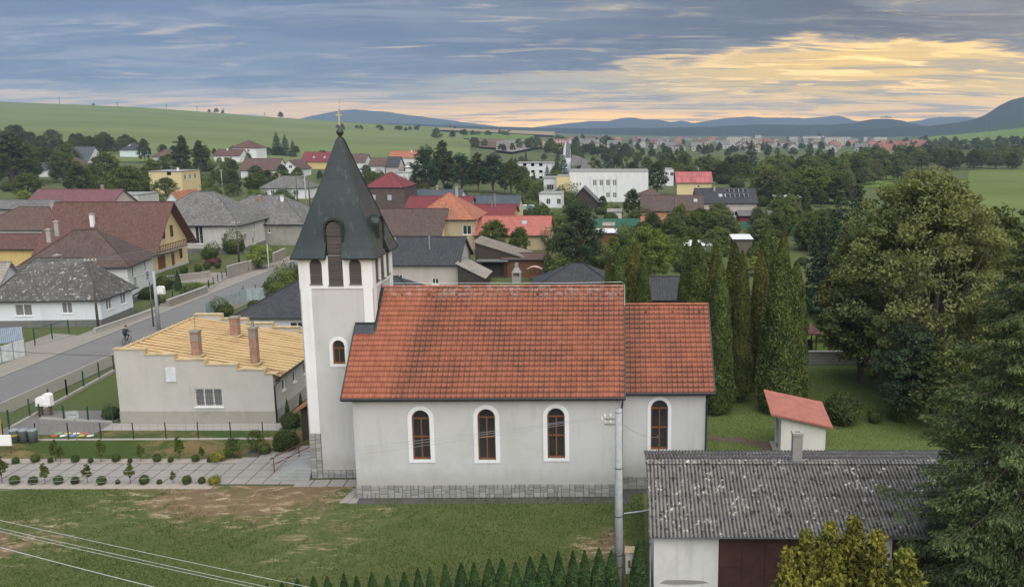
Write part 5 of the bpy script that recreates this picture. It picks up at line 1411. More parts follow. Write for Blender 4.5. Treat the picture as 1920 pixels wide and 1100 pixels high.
hs('small garage with black tile roof between the thuja clumps', dict(x0=2.3, y0=86.8, L=5.6, W=6.0, hw=2.5, rise=1.7, kind='gx', o=.4, z0=0), w_grey, r_anth, name='garage', cat='garage', ops={'f': [(2.6, 0.0, 4.0, 2.1, 'door')]})
# --- centre and right
wb = hs('long white two-storey public building with grouped windows', spec(1067, 1216, 322, 8.6, 318, 14, 'flat', .1), w_white, r_flat, ops={'f': [(x, 4.6, 1.15, 1.7) for x in (7.2, 9.1, 11.0, 12.9)] + [(x, 1.2, 1.15, 1.5) for x in (11.0, 12.9)] + [(x, 4.6, .6, .8) for x in (1.2, 2.2, 3.1)]}, pane=curtain_glass(), name='public_building', cat='building')
pm_ = MB()
for x in (6.3, 8.2, 10.0, 11.95, 13.8): pm_.span(x - .18, x + .18, -.18, 0, .3, 7.4)
pm_.build('wall_pier', w_white, wb)
hs('narrow beige stair block joined to the white public building', spec(1043, 1067, 331, 7.4, 329, 8, 'flat', .05), w_cream, r_flat, ops={'f': [(1.9, 3.2, .8, 1.1)]}, name='stair_block', cat='building')
hs('white terrace block with dark balcony beside the beige stair block', spec(1018, 1043, 334, 6.4, 331, 8, 'flat', .3), w_white, r_flat, ops={'f': [(1.9, 3.0, 2.0, 1.5)]}, name='apartment_block', cat='building')
hs('low white annex with flat roof below the beige stair block', spec(1010, 1053, 364, 3.6, 360, 9, 'flat', .15), w_white, r_flat, ops={'f': [(2.4, .9, 1.1, 1.5), (5.2, .9, 1.1, 1.5)]}, name='annex', cat='building')
hs('white flat-roofed villa with bright windows beyond the grove', spec(968, 1036, 306, 6.2, 303, 12, 'flat', .3), w_white, r_flat, ops={'f': row(3, 13, 3.4, 1.5, 1.5) + row(3, 13, .9, 1.3, 1.3)}, name='villa')
hs('dark wooden barn with its gable facing the church', spec(1066, 1122, 378, 2.6, 351, 8, 'gy'), w_dark, r_grey, name='barn', cat='barn')
hs('orange bungalow with long brown tile roof', spec(1202, 1320, 395, 2.9, 366, 10, 'gx'), w_orange, r_choc, ops={'f': [(4.4, .9, .9, .9), (7.6, 1.1, .9, .7), (10.4, .9, 1.6, .9)]}, skylights=[(12.0, .62)], chims=[(7.6, 2.2, .9, 'pipe')])
sp_ = spec(1306, 1421, 380, 4.3, 353, 10, 'gx'); solar = hs('grey house with dark slate roof carrying solar panels', sp_, w_pink, r_anth, ops={'f': [(5.0, 1.2, 1.5, .9), (8.4, 1.2, 1.5, .9)]}, skylights=[(5.4, .45), (6.8, .45)], chims=[(4.2, 4.0, .9, 'grey')])
pan = MB(); pan.box((0, 0, .04), (1.0, 1.65, .05)); pmesh = pan.mesh('solar_panel', plain('solar_cell', (.02, .022, .03), .25, spec=.5))
pfr = MB(); ring(pfr, [(-.5, -.825), (-.5, .825), (.5, .825), (.5, -.825), (-.5, -.825)], [(-.44, -.765), (-.44, .765), (.44, .765), (.44, -.765), (-.44, -.765)], lambda u, z, d: (u, z, .075 - d), 0, .02)
pfm = pfr.mesh('panel_frame', galv); th_ = math.atan(sp_['rise'] / (sp_['W'] / 2))
for i in range(5):
    for j in range(2):
        k = .42 + j * .38; o_ = link('solar_panel', pmesh, solar, (sp_['L'] - 6.2 + i * 1.06, k * sp_['W'] / 2, sp_['hw'] + sp_['rise'] * k + .06)); o_.rotation_euler = (th_, 0, 0); link('panel_frame', pfm, o_)
hs('pale yellow house with plain red sheet roof', spec(1268, 1336, 342, 4.6, 322, 9, 'gx'), w_cream, r_red, ops={'f': [(6.6, 3.0, .7, .7)]})
hs('low shed with grey felt roof and red end wall', spec(1386, 1450, 405, 2.4, 395, 6, 'gx'), plaster('w_red', (.25, .06, .06), .1), r_grey, name='shed', cat='shed')
hs('brick-red tiled lean roof in front of the orange bungalow', spec(1203, 1250, 420, 2.0, 406, 4, 'my'), w_orange, r_orange, name='outhouse', cat='outbuilding')
hs('white flat-roofed block behind the dark tree, right of the public building', spec(1228, 1262, 318, 6.0, 315, 10, 'flat', .1), w_white, r_flat, ops={'f': row(2, 9, 3.6, 1.3, 1.4)}, name='apartment_block', cat='building')
hs('grey-white flat apartment block above the red sheet roof', spec(1255, 1311, 315, 5.4, 312, 12, 'flat', .1), w_grey, r_flat, ops={'f': row(3, 13, 3.2, 1.2, 1.4) + row(3, 13, .8, 1.2, 1.4)}, name='apartment_block', cat='building')
hs('small house with brown pyramid roof behind the orange bungalow', spec(1200, 1240, 366, 3.4, 354, 8, 'hip'), w_cream, r_brown)
hs('tiny shed with white sheet roof below the pine', spec(1115, 1156, 438, 2.0, 431, 3.5, 'my', .2), w_wood, plain('white_sheet', (.6, .62, .64)), name='shed', cat='shed')
hs('tiny garden hut with pale felt roof beside the green netting', spec(1130, 1152, 424, 2.0, 417, 3, 'gx', .2), w_beige, r_pale, name='shed', cat='shed')
hs('grey wooden garden shed with white sheet roof behind the thuja tops', spec(1374, 1412, 450, 2.3, 442, 4, 'my', .2), wood('grey_boards', (.14, .12, .10)), plain('white_sheet', (.6, .62, .64)), name='shed', cat='shed')
hs('long low shed with white sheet roof hidden by the thuja tops', spec(1284, 1335, 462, 2.0, 455, 4, 'my', .2), w_grey, plain('white_sheet', (.6, .62, .64)), name='shed', cat='shed')
hs('low shed with pale flat roof at the meadow edge', spec(1455, 1505, 372, 2.6, 367, 5, 'my', .2), w_wood, plain('white_sheet', (.6, .62, .64)), name='shed', cat='shed')
hs('small stone-grey shed between the white building and the orange bungalow', spec(1138, 1166, 398, 2.3, 393, 4, 'my', .1), w_grey, r_pale, name='shed', cat='shed')
# modern church with a fin spire and a sweeping grey roof
X, Y = at_land(1062, 318); Y = 330; X, _z = at_y(1062, 318, Y); zb = lz(X, Y)
mc = thing('modern_church', 'modern church with sail-shaped pale spire and sweeping grey roof', 'church', (X, Y, zb))
zt = at_y(1062, 262, Y)[1] - zb
m = MB(); m.prism([(-2.0, 0), (2.2, 0), (1.6, zt * .86), (.2, zt), (-.9, zt * .8)], -1.0, 1.2); m.build('spire', plaster('spire_white', (.62, .66, .72), .1), mc)
m = MB(); m.prism([(-.3, zt * .55), (1.75, zt * .55), (1.62, zt * .88), (.22, zt * 1.01)], -1.03, 1.23); m.build('spire_cap', plain('spire_slate', (.16, .18, .22), .6), mc)
m = MB()
P = [(2.0, 9.5), (6, 8.2), (10, 6.0), (13.5, 3.6)]
for (a, b), (c, d) in zip(P[:-1], P[1:]): m.face([(a, -7, b - 3.5), (c, -7, d - 2.2), (c, 7, d + .5), (a, 7, b + .5)])
m.build('roof', r_grey, mc)
m = MB(); m.span(1.5, 13, -6.6, 6.6, -1, 2.4); m.build('wall', w_dull, mc)
# ------------------------------------------------------------------ planting
# big trees of the church park
x, y = at_z(1785, 740); plant(PR['maple'], 'maple_tree', 'huge olive-green maple with several bare grey trunks behind the spruce', 'tree', x - 2.2, y, top_h(1720, 288, x, y), rz=.6, wide=1.03)
x, y = at_z(1612, 716); plant(PR['chestnut'], 'chestnut_tree', 'chestnut tree with short thick trunk on bare soil before the low concrete wall', 'tree', x, y, top_h(1612, 420, x, y), rz=1.0)
plant(PR['spruce'], 'spruce_tree', 'tall broad spruce with drooping boughs hiding the end of the corrugated roof', 'tree', 16.2, 30.4, 18.9, rz=.3)
GT = [(1478, 1030, 27.2, .8, 'lowest feathery golden thuja in front of the brown gate'), (1512, 1000, 27.5, .95, 'golden thuja in the middle of the brown gate'), (1556, 985, 28.0, 1.0, 'tall golden thuja at the right edge of the brown gate'), (1603, 972, 28.4, 1.05, 'tallest golden thuja of the group by the garage'), (1645, 1000, 27.4, 1.0, 'golden thuja touching the lower boughs of the spruce'), (1700, 1035, 26.6, 1.1, 'golden thuja deep under the spruce')]
for (px, pt, Y, w, lab) in GT:
    X, Z = at_y(px, pt, Y); plant(PR['gold_thuja'], 'golden_thuja', lab, 'shrub', X, Y, Z, wide=w * 4.6 / Z)
# columns of old thuja
TH = [(1142, 478, 63.5, .8, 'thuja2'), (1160, 462, 62, .9, 'thuja'), (1190, 455, 62.5, 1.0, 'thuja2'), (1208, 484, 61.5, .8, 'thuja'),
      (1287, 458, 60, .75, 'thuja'), (1303, 440, 63, .85, 'thuja2'), (1312, 456, 59, 1.05, 'thuja'), (1343, 460, 60.5, .95, 'thuja2'), (1350, 486, 57.0, 1.0, 'thuja'), (1378, 455, 61, 1.15, 'thuja2'), (1392, 470, 59.5, .9, 'thuja2'),
      (1428, 470, 62.5, 1.0, 'thuja2'), (1438, 424, 66, 1.0, 'thuja'), (1470, 436, 65, 1.0, 'thuja2'), (1468, 456, 57.3, 1.2, 'thuja'), (1494, 490, 58.2, 1.05, 'thuja')]
tcount = {}
for i, (px, pt, Y, w, k) in enumerate(TH):
    X, Z = at_y(px, pt, Y)
    g, lab = (('thujas beyond the nave ridge', 'tall columnar thuja in the clump rising behind the nave ridge') if px < 1250 else
              ('thujas behind the chancel', 'tall columnar thuja in the clump behind the chancel roof') if px < 1410 else ('thujas beside the park wall', 'tall columnar thuja in the clump beside the small red-roofed hut'))
    n_ = tcount.get(g, 0); tcount[g] = n_ + 1
    lab = lab.replace('tall columnar thuja', ordinal(n_) + ' columnar thuja counting from the tower side')
    plant(PR[k], 'thuja_tree', lab, 'tree', X, Y, Z, g, wide=w * .86)
# dark evergreens behind the park
for (px, pb, pt, k, w, lab) in ((1568, 600, 352, 'spruce_mid', 1.15, 'dark spruce rising left of the big maple'), (1535, 585, 395, 'spruce_mid', 1.1, 'lower dark spruce left of the big maple'), (1600, 590, 330, 'spruce_mid', .9, 'narrow dark spruce close against the big maple crown'),
        (1700, 792, 590, 'pine', 1.1, 'dark yew-like tree under the big maple'), (1745, 800, 640, 'oak2', 1.3, 'low dark tree between the big maple and the spruce'), (1850, 700, 380, 'oak2', 1.0, 'dull green tree behind the right side of the big maple'), (1900, 690, 430, 'oak', 1.1, 'green tree standing furthest right behind the tall spruce')):
    X, Y = at_z(px, pb); plant(PR[k], 'evergreen_tree' if k != 'oak' else 'garden_tree', lab, 'tree', X, Y, top_h(px, pt, X, Y), wide=w)
for (px, pb, pt, k, lab) in ((1578, 793, 738, 'bush_dark', 'dark weedy bush in the park behind the red-roofed hut'), (1695, 790, 748, 'bush', 'green bush under the dark yew-like tree'), (1640, 792, 768, 'bush', 'low weeds between the park bushes'), (1590, 660, 628, 'bush', 'green shrub in the garden behind the park wall')):
    X, Y = at_z(px, pb); plant(PR[k], 'garden_bush', lab, 'shrub', X, Y, top_h(px, pt, X, Y), wide=.85)
X, Y = at_z(1548, 640); plant(PR['cherry'], 'fruit_tree', 'small pale fruit tree on the bright lawn behind the park wall', 'tree', X, Y, 2.6)
# young thuja hedge along the front of the church lawn
hx = [(-11.9, 1096), (520, 1098)]
HED = [(500, 1094), (528, 1094), (557, 1085), (587, 1078), (613, 1082), (644, 1076), (668, 1079), (697, 1073), (726, 1076), (757, 1072), (783, 1066), (806, 1065), (834, 1058), (864, 1053), (888, 1053), (917, 1049), (941, 1047), (966, 1054), (994, 1043), (1019, 1039), (1047, 1035), (1074, 1033), (1096, 1030), (1123, 1027), (1146, 1030), (1197, 1014)]
rr_ = random.Random(5)
for i, (px, py) in enumerate(HED):
    Y = 31.0 + (px - 500) / 700 * 1.6; X, Z = at_y(px, py, Y)
    plant(PR['hedge_thuja'], 'hedge_thuja', ordinal(len(HED) - 1 - i) + ' young conical thuja of the lawn-edge row counting from the garage', 'shrub', X, Y, Z + rr_.uniform(-.05, .05), 'young thuja row', wide=.98 * rr_.uniform(.85, 1.12))
# two rows of clipped box and little standards along the paved path
UP = [(67, 866, 17, 'box'), (95, 867, 10, 'box_dark'), (142, 866, 16, 'box'), (170, 867, 10, 'box_dark'), (218, 865, 16, 'box'), (244, 867, 9, 'box_dark'), (295, 865, 16, 'box'), (320, 866, 10, 'box_dark'), (367, 865, 15, 'box'), (393, 866, 10, 'box_dark'), (30, 869, 14, 'box')]
LO = [(28, 908, 19, 'box'), (63, 907, 16, 'box_dark'), (110, 907, 18, 'box'), (141, 907, 15, 'box_dark'), (191, 908, 18, 'box'), (221, 907, 9, 'box_dark'), (271, 907, 19, 'box'), (299, 907, 10, 'box_dark'), (351, 907, 18, 'box'), (379, 906, 14, 'box_dark')]
for row, lst in (('far', UP), ('near', LO)):
    for (px, py, hp, k) in lst:
        X, Y = at_z(px, py); rank = sum(1 for q in lst if q[3] == k and q[0] > px)
        lab = ('round clipped box ball' if k == 'box' else 'small dark loose shrub') + (' on the house side of the paved path' if row == 'far' else ' on the lawn side of the paved path')
        plant(PR[k], 'box_ball' if k == 'box' else 'dwarf_shrub', ordinal(rank) + ' ' + lab.replace('round clipped', 'clipped').replace('small dark loose', 'dark loose') + ' from the tower', 'shrub', X, Y, hp * Y / FPX * 1.0, lab + 's')
ST = [(104, 864, 40, 0), (114, 866, 30, 0), (190, 866, 42, 0), (264, 865, 34, 0), (337, 862, 45, 0), (4, 905, 50, 1), (85, 907, 40, 1), (165, 907, 38, 1), (245, 907, 40, 1), (325, 906, 24, 1), (379, 862, 26, 0)]
for (px, py, hp, k) in ST:
    X, Y = at_z(px, py); lab = 'little standard tree on a thin stem on the ' + ('lawn' if k else 'house') + ' side of the paved path'
    lab = ordinal(sum(1 for q in ST if q[3] == k and q[0] > px)) + ' ' + lab.replace('little standard tree on a thin stem', 'little standard tree') + ' from the tower'
    plant(PR['standard'], 'standard_tree', lab, 'tree', X, Y, hp * Y / FPX * 1.1, 'standards along the path, ' + ('lawn' if k else 'house') + ' side')
for (px, py, hp, k, lab) in ((410, 864, 18, 'gold_bush', 'golden low bush on the house side of the path end'), (402, 907, 15, 'gold_bush', 'golden low bush on the lawn side of the path end'), (437, 858, 38, 'rose', 'rose bush with pale blooms beside the paved path'), (480, 845, 40, 'rose', 'taller rose bush between the path and the grey house'), (497, 850, 24, 'bush', 'spiky green clump beside the rose bushes'), (535, 842, 46, 'bush_dark', 'dark shrub at the church tower by the path'), (545, 800, 36, 'bush_dark', 'dark shrub beside the small wooden shed'), (210, 785, 30, 'bush_dark', 'dark bush against the left corner of the grey gable wall'), (200, 775, 16, 'bush', 'low green bush on the small side lawn')):
    X, Y = at_z(px, py); plant(PR[k], 'path_bush', lab, 'shrub', X, Y, hp * Y / FPX * (.8 if 'bush' in k and k != 'gold_bush' else 1.1))
for (px, py, hp, lab) in ((540, 790, 42, 'slim thuja beside the side wall of the grey house, nearer one'), (565, 768, 32, 'slim thuja beside the side wall of the grey house, further one')):
    X, Y = at_z(px, py); plant(PR['hedge_thuja'], 'slim_thuja', lab, 'shrub', X, Y, hp * Y / FPX * 1.1, wide=.7)
# gardens of the street on the left
for (px, py, hp, k, lab) in ((487, 505, 42, 'pale_bush', 'pale feathery weeping bush behind the stone street wall'), (400, 497, 12, 'red_bush', 'dark red barberry bush in the terraced front garden'), (345, 513, 14, 'box', 'clipped round shrub on the garden terrace before the yellow house'), (372, 510, 13, 'box', 'clipped round shrub in the middle of the garden terrace'), (388, 505, 12, 'box', 'clipped round shrub on the garden terrace beside the red barberry'), (408, 503, 10, 'box_dark', 'small dark shrub at the end of the garden terrace'),
        (335, 545, 34, 'hedge_thuja', 'narrow dark column shrub in the flower garden'), (310, 542, 22, 'bush', 'round green bush behind the garden railing'), (280, 560, 20, 'bush_dark', 'dark bush at the foot of the white two-storey house'), (352, 555, 16, 'bush', 'flowering bush by the low garden wall'), (372, 548, 18, 'pale_bush', 'yellowish flowering shrub by the garden railing'), (300, 572, 14, 'bush', 'low green shrub before the white house'), (440, 475, 28, 'bush', 'leafy bush at the corner of the light grey house'), (395, 485, 20, 'bush', 'green bush before the light grey house wall'), (520, 560, 34, 'bush', 'rounded bush by the anthracite roof'), (548, 535, 30, 'bush', 'green shrub beside the street and the anthracite roof'), (515, 485, 14, 'bush', 'low hedge plant beside the stone wall end'), (420, 592, 22, 'bush', 'bush behind the blue-grey sheet fence'), (478, 580, 16, 'bush_dark', 'small bush at the corner of the anthracite roof')):
    X, Y = at_z(px, py); plant(PR[k], 'garden_shrub', lab, 'shrub', X, Y, hp * Y / FPX * 1.15)
# trees between the houses, one by one
TR = [(1085, 525, 368, 'pine', 1.05, 'dense round-headed pine standing behind the church ridge'), (1215, 540, 418, 'walnut', 1.0, 'bright green walnut tree between the two thuja clumps'), (925, 478, 412, 'cherry', 1.05, 'cherry tree in front of the salmon metal roof'), (975, 480, 425, 'cherry', .85, 'smaller cherry tree beside the wooden shed'), (1050, 530, 480, 'bush', 1.0, 'hedge bush under the round-headed pine'),
      (800, 362, 268, 'pine', 1.05, None), (832, 358, 262, 'birch', 1.15, None), (866, 360, 283, 'pine', 1.1, None), (897, 360, 285, 'birch', 1.2, None), (925, 362, 282, 'pine', 1.2, None), (958, 365, 300, 'oak2', 1.1, None), (985, 372, 335, 'oak', 1.0, None), (776, 358, 325, 'pine', 1.1, None),
      (1058, 345, 290, 'spruce_mid', 1.2, 'dark spruce in front of the pale spire of the modern church'), (1140, 345, 280, 'spruce_blue', 1.25, 'blue-green spruce behind the long white building'), (1000, 385, 352, 'oak', 1.0, 'green tree beside the low white annex'), (1075, 400, 365, 'oak', 1.0, 'tree in front of the dark gabled barn'), (1130, 395, 366, 'oak2', 1.0, 'small dark tree beside the dark gabled barn'), (1187, 410, 352, 'oak2', 1.0, 'dark round tree at the right end of the white building'), (1232, 365, 300, 'oak2', 1.0, 'dark tree between the white building and the red-roofed house'),
      (1408, 330, 262, 'spruce_mid', 1.5, 'big dark spruce standing over the solar-panel house'), (1300, 440, 392, 'oak', 1.0, 'garden tree before the orange house'), (1360, 455, 398, 'willow', 1.0, 'grey-green tree behind the tallest thuja clump'), (1420, 430, 385, 'willow', 1.0, 'grey-green garden tree before the grey shed roof'), (1478, 440, 380, 'ash', 1.1, 'light green tree behind the thuja clump by the park'), (1395, 398, 352, 'spruce_mid', 1.1, 'dark conifer beside the solar-panel house'), (1450, 385, 330, 'oak2', 1.1, 'dark tree behind the grey shed roof'), (1500, 400, 345, 'oak2', 1.0, 'dark tree at the edge of the meadow'), (1520, 470, 392, 'oak', 1.0, 'green tree in front of the dark spruces'), (1240, 470, 432, 'oak', .9, 'garden tree behind the walnut'), (1150, 480, 440, 'ash', 1.0, 'light green bush-like tree behind the left thuja clump'), (1330, 480, 428, 'willow', 1.0, 'grey-green tree between thuja tops and the orange house'), (1285, 480, 440, 'ash', .9, 'pale green tree beside the walnut'),
      (345, 330, 253, 'birch', 1.1, 'tall dark weeping tree behind the yellow flat-roofed house'), (378, 330, 262, 'birch', 1.1, 'second tall dark tree behind the yellow flat-roofed house'), (272, 305, 258, 'oak2', .75, 'dark egg-shaped tree before the corn hill'), (200, 350, 280, 'oak', 1.0, 'round green tree left of the yellow flat-roofed house'), (240, 385, 305, 'oak', 1.25, 'large round tree beside the yellow flat-roofed house'), (150, 372, 305, 'oak2', 1.1, 'dark round tree behind the purple-red roof'), (290, 345, 295, 'ash', 1.0, 'light green tree above the yellow flat-roofed house'), (25, 350, 245, 'oak2', 1.1, 'big dark tree at the foot of the corn hill, far left'), (55, 375, 320, 'oak', 1.2, 'round bushy tree behind the purple-red roof'), (440, 365, 318, 'oak2', .9, 'dark bush tree behind the white hipped house'), (420, 350, 320, 'oak', .9, 'green tree in the meadow behind the grey roofs'), (490, 355, 320, 'oak2', .9, 'dark tree behind the small white hipped house'),
      (520, 292, 247, 'spruce_mid', 1.3, 'tallest spruce of the three before the corn hill'), (536, 293, 252, 'spruce_mid', 1.3, 'middle spruce of the three before the corn hill'), (550, 295, 262, 'spruce_mid', 1.2, 'shortest spruce of the three before the corn hill'), (600, 340, 318, 'oak2', .9, 'dark hedge tree behind the tower roof'), (770, 345, 322, 'oak', .8, 'green tree beside the white conical roof')]
for (px, pb, pt, k, w, lab) in TR:
    X, Y = at_land(px, pb); h = top_h(px, pt, X, Y)
    if lab is None: plant(PR[k], 'grove_tree', ordinal(sum(1 for q in TR if q[5] is None and q[0] < px)) + ' dark tree of the grove behind the red roofs counting from the tower', 'tree', X, Y, h, 'trees of the dark grove', wide=w)
    elif k == 'bush': plant(PR[k], 'hedge_bush', lab, 'shrub', X, Y, h, wide=w)
    else: plant(PR[k], 'garden_tree', lab, 'tree', X, Y, h, wide=w)
# scattered groups
def clear_of(X, Y, m):
    if -56 < X < -43 and Y < 240: return False
    for (x0, y0, L, W_, a) in FOOT:
        dx, dy = X - x0, Y - y0; u = dx * math.cos(a) + dy * math.sin(a); v = -dx * math.sin(a) + dy * math.cos(a)
        if -m < u < L + m and -m < v < W_ + m: return False
    return True
def scatter(n, reg, hr, kinds, name, label, group, seed, wide=1.0, avoid=()):
    r = random.Random(seed)
    for i in range(n):
        for _ in range(20):
            px = r.uniform(reg[0], reg[1]); py = r.uniform(reg[2], reg[3])
            X, Y = at_land(px, py)
            if not any(a <= px <= b and c <= py <= d for a, b, c, d in avoid) and clear_of(X, Y, 1.5): break
        plant(PR[r.choice(kinds)], name, label, 'tree', X, Y, r.uniform(*hr), group, wide=wide * r.uniform(.85, 1.3))
scatter(48, (-30, 125, 268, 345), (7, 12), ['oak', 'oak2', 'oak2'], 'slope_tree', 'tree of the dense wood at the left foot of the corn hill', 'trees left of the corn hill', 2)
scatter(22, (120, 250, 276, 292), (6, 10), ['oak', 'oak2'], 'slope_tree', 'tree of the hedge line below the corn hill', 'hedge trees below the corn hill', 3)
scatter(14, (300, 620, 287, 297), (4, 7), ['oak', 'oak2'], 'hill_foot_tree', 'low tree among the roofs at the foot of the corn field', 'trees at the foot of the corn field', 4)
scatter(34, (100, 790, 300, 352), (4, 6.5), ['oak', 'ash', 'oak2'], 'village_tree', 'small garden tree among the houses behind the tower', 'garden trees behind the tower', 5, .9)
scatter(90, (1240, 1700, 318, 350), (6.5, 11), ['oak', 'ash', 'willow', 'oak2', 'oak', 'birch'], 'belt_tree', 'tree of the wide green belt before the distant town', 'trees of the green belt', 6, 1.1)
scatter(60, (1420, 1610, 332, 385), (6, 11), ['oak', 'willow', 'willow', 'oak2', 'ash'], 'brook_tree', 'bushy tree along the brook behind the solar-panel house', 'trees along the brook', 7, 1.15, [(1560, 1700, 318, 350)])
scatter(64, (1600, 1930, 303, 320), (8, 11.5), ['oak', 'willow', 'oak2', 'ash'], 'riverside_tree', 'tree of the river belt behind the big maple', 'trees of the river belt', 8, 1.2)
scatter(40, (940, 1250, 300, 340), (4, 8), ['oak', 'oak2', 'spruce_mid'], 'village_edge_tree', 'tree around the modern church at the village edge', 'trees round the modern church', 9)
scatter(22, (1180, 1400, 420, 480), (3, 5.5), ['oak', 'willow', 'ash', 'cherry'], 'garden_tree', 'small fruit tree in the gardens behind the walnut', 'fruit trees behind the walnut', 10)
scatter(24, (985, 1230, 268, 284), (6, 11), ['far', 'far2'], 'distant_tree', 'distant tree on the slope between the fields', 'distant trees between the fields', 11)
scatter(120, (1060, 1760, 268, 296), (5, 8), ['far', 'far2', 'far2'], 'town_tree', 'distant tree among the houses of the far town', 'trees of the far town', 12)
scatter(40, (1700, 1930, 268, 296), (6, 11), ['far', 'far2'], 'plain_tree', 'distant tree on the plain below the wooded mountain', 'trees on the far plain', 13, 1.2)
scatter(22, (600, 1010, 239.5, 247), (3.5, 6), ['far2'], 'crest_tree', 'tiny dark tree along the crest of the fields', 'trees on the field crest', 14, 1.4)
scatter(14, (815, 960, 250, 262), (5, 8), ['far', 'far2'], 'field_tree', 'rounded tree standing in the fields beside the bare earth', 'trees in the fields', 15, 1.3)
for i, (px, py, h) in enumerate(((193, 198.6, 4), (405, 213, 5), (418, 213.6, 7), (536, 222.6, 9), (430, 215, 5))):
    a = (px - PCX) / FPX; Y = 1240; X = a * Y
    plant(PR['far2'], 'crest_tree', 'lone dark tree on the skyline of the corn hill', 'tree', X, Y, h, 'skyline trees of the corn hill', wide=1.5)

scatter(44, (1210, 1560, 385, 470), (3, 6), ['oak', 'willow', 'ash', 'oak2'], 'orchard_tree', 'leafy tree in the gardens between the thuja tops and the bungalows', 'garden trees before the bungalows', 31, 1.1, [(1195, 1330, 380, 425), (1300, 1455, 380, 415)])
scatter(12, (885, 1000, 272, 288), (5, 8), ['far', 'far2'], 'field_edge_tree', 'tree of the thin hedge between the corn hill and the village', 'hedge trees at the corn edge', 32, 1.1)
scatter(30, (1000, 1240, 284, 300), (5, 9), ['far', 'far2', 'oak2'], 'slope_belt_tree', 'tree of the belt behind the modern church', 'trees behind the modern church', 33, 1.2)

def shrubs(n, reg, hr, kinds, name, label, group, seed):
    r = random.Random(seed)
    for i in range(n):
        for _ in range(30):
            px = r.uniform(reg[0], reg[1]); py = r.uniform(reg[2], reg[3]); X, Y = at_land(px, py)
            if clear_of(X, Y, .8): break
        else: continue
        plant(PR[r.choice(kinds)], name, label, 'shrub', X, Y, r.uniform(*hr), group, wide=r.uniform(.8, 1.4))
shrubs(70, (0, 560, 300, 400), (1.5, 3.5), ['bush', 'bush_dark', 'pale_bush', 'bush'], 'village_bush', 'garden bush among the houses left of the tower', 'bushes left of the tower', 41)
shrubs(60, (660, 1060, 318, 470), (1.5, 3.2), ['bush', 'bush_dark', 'bush'], 'farmyard_bush', 'garden bush among the farmyards between tower and pine', 'bushes of the farmyards', 42)
shrubs(80, (1060, 1560, 380, 520), (1.2, 3.0), ['bush', 'bush_dark', 'pale_bush', 'bush'], 'orchard_bush', 'garden bush in the orchards behind the thuja clumps', 'bushes of the orchards', 43)
shrubs(50, (1000, 1600, 300, 385), (2.0, 4.0), ['bush', 'bush_dark', 'bush'], 'meadow_bush', 'bush in the meadows before the distant town', 'bushes of the meadows', 44)

scatter(30, (90, 560, 322, 372), (3.5, 6.5), ['oak', 'ash', 'oak2', 'cherry'], 'backyard_tree', 'fruit tree in the back gardens round the yellow flat-roofed house', 'back garden trees left of the tower', 51, 1.1)
scatter(26, (640, 1000, 318, 352), (3.5, 6), ['oak', 'ash', 'cherry'], 'backyard_tree', 'fruit tree in the back gardens between tower and grove', 'back garden trees right of the tower', 52, 1.1)
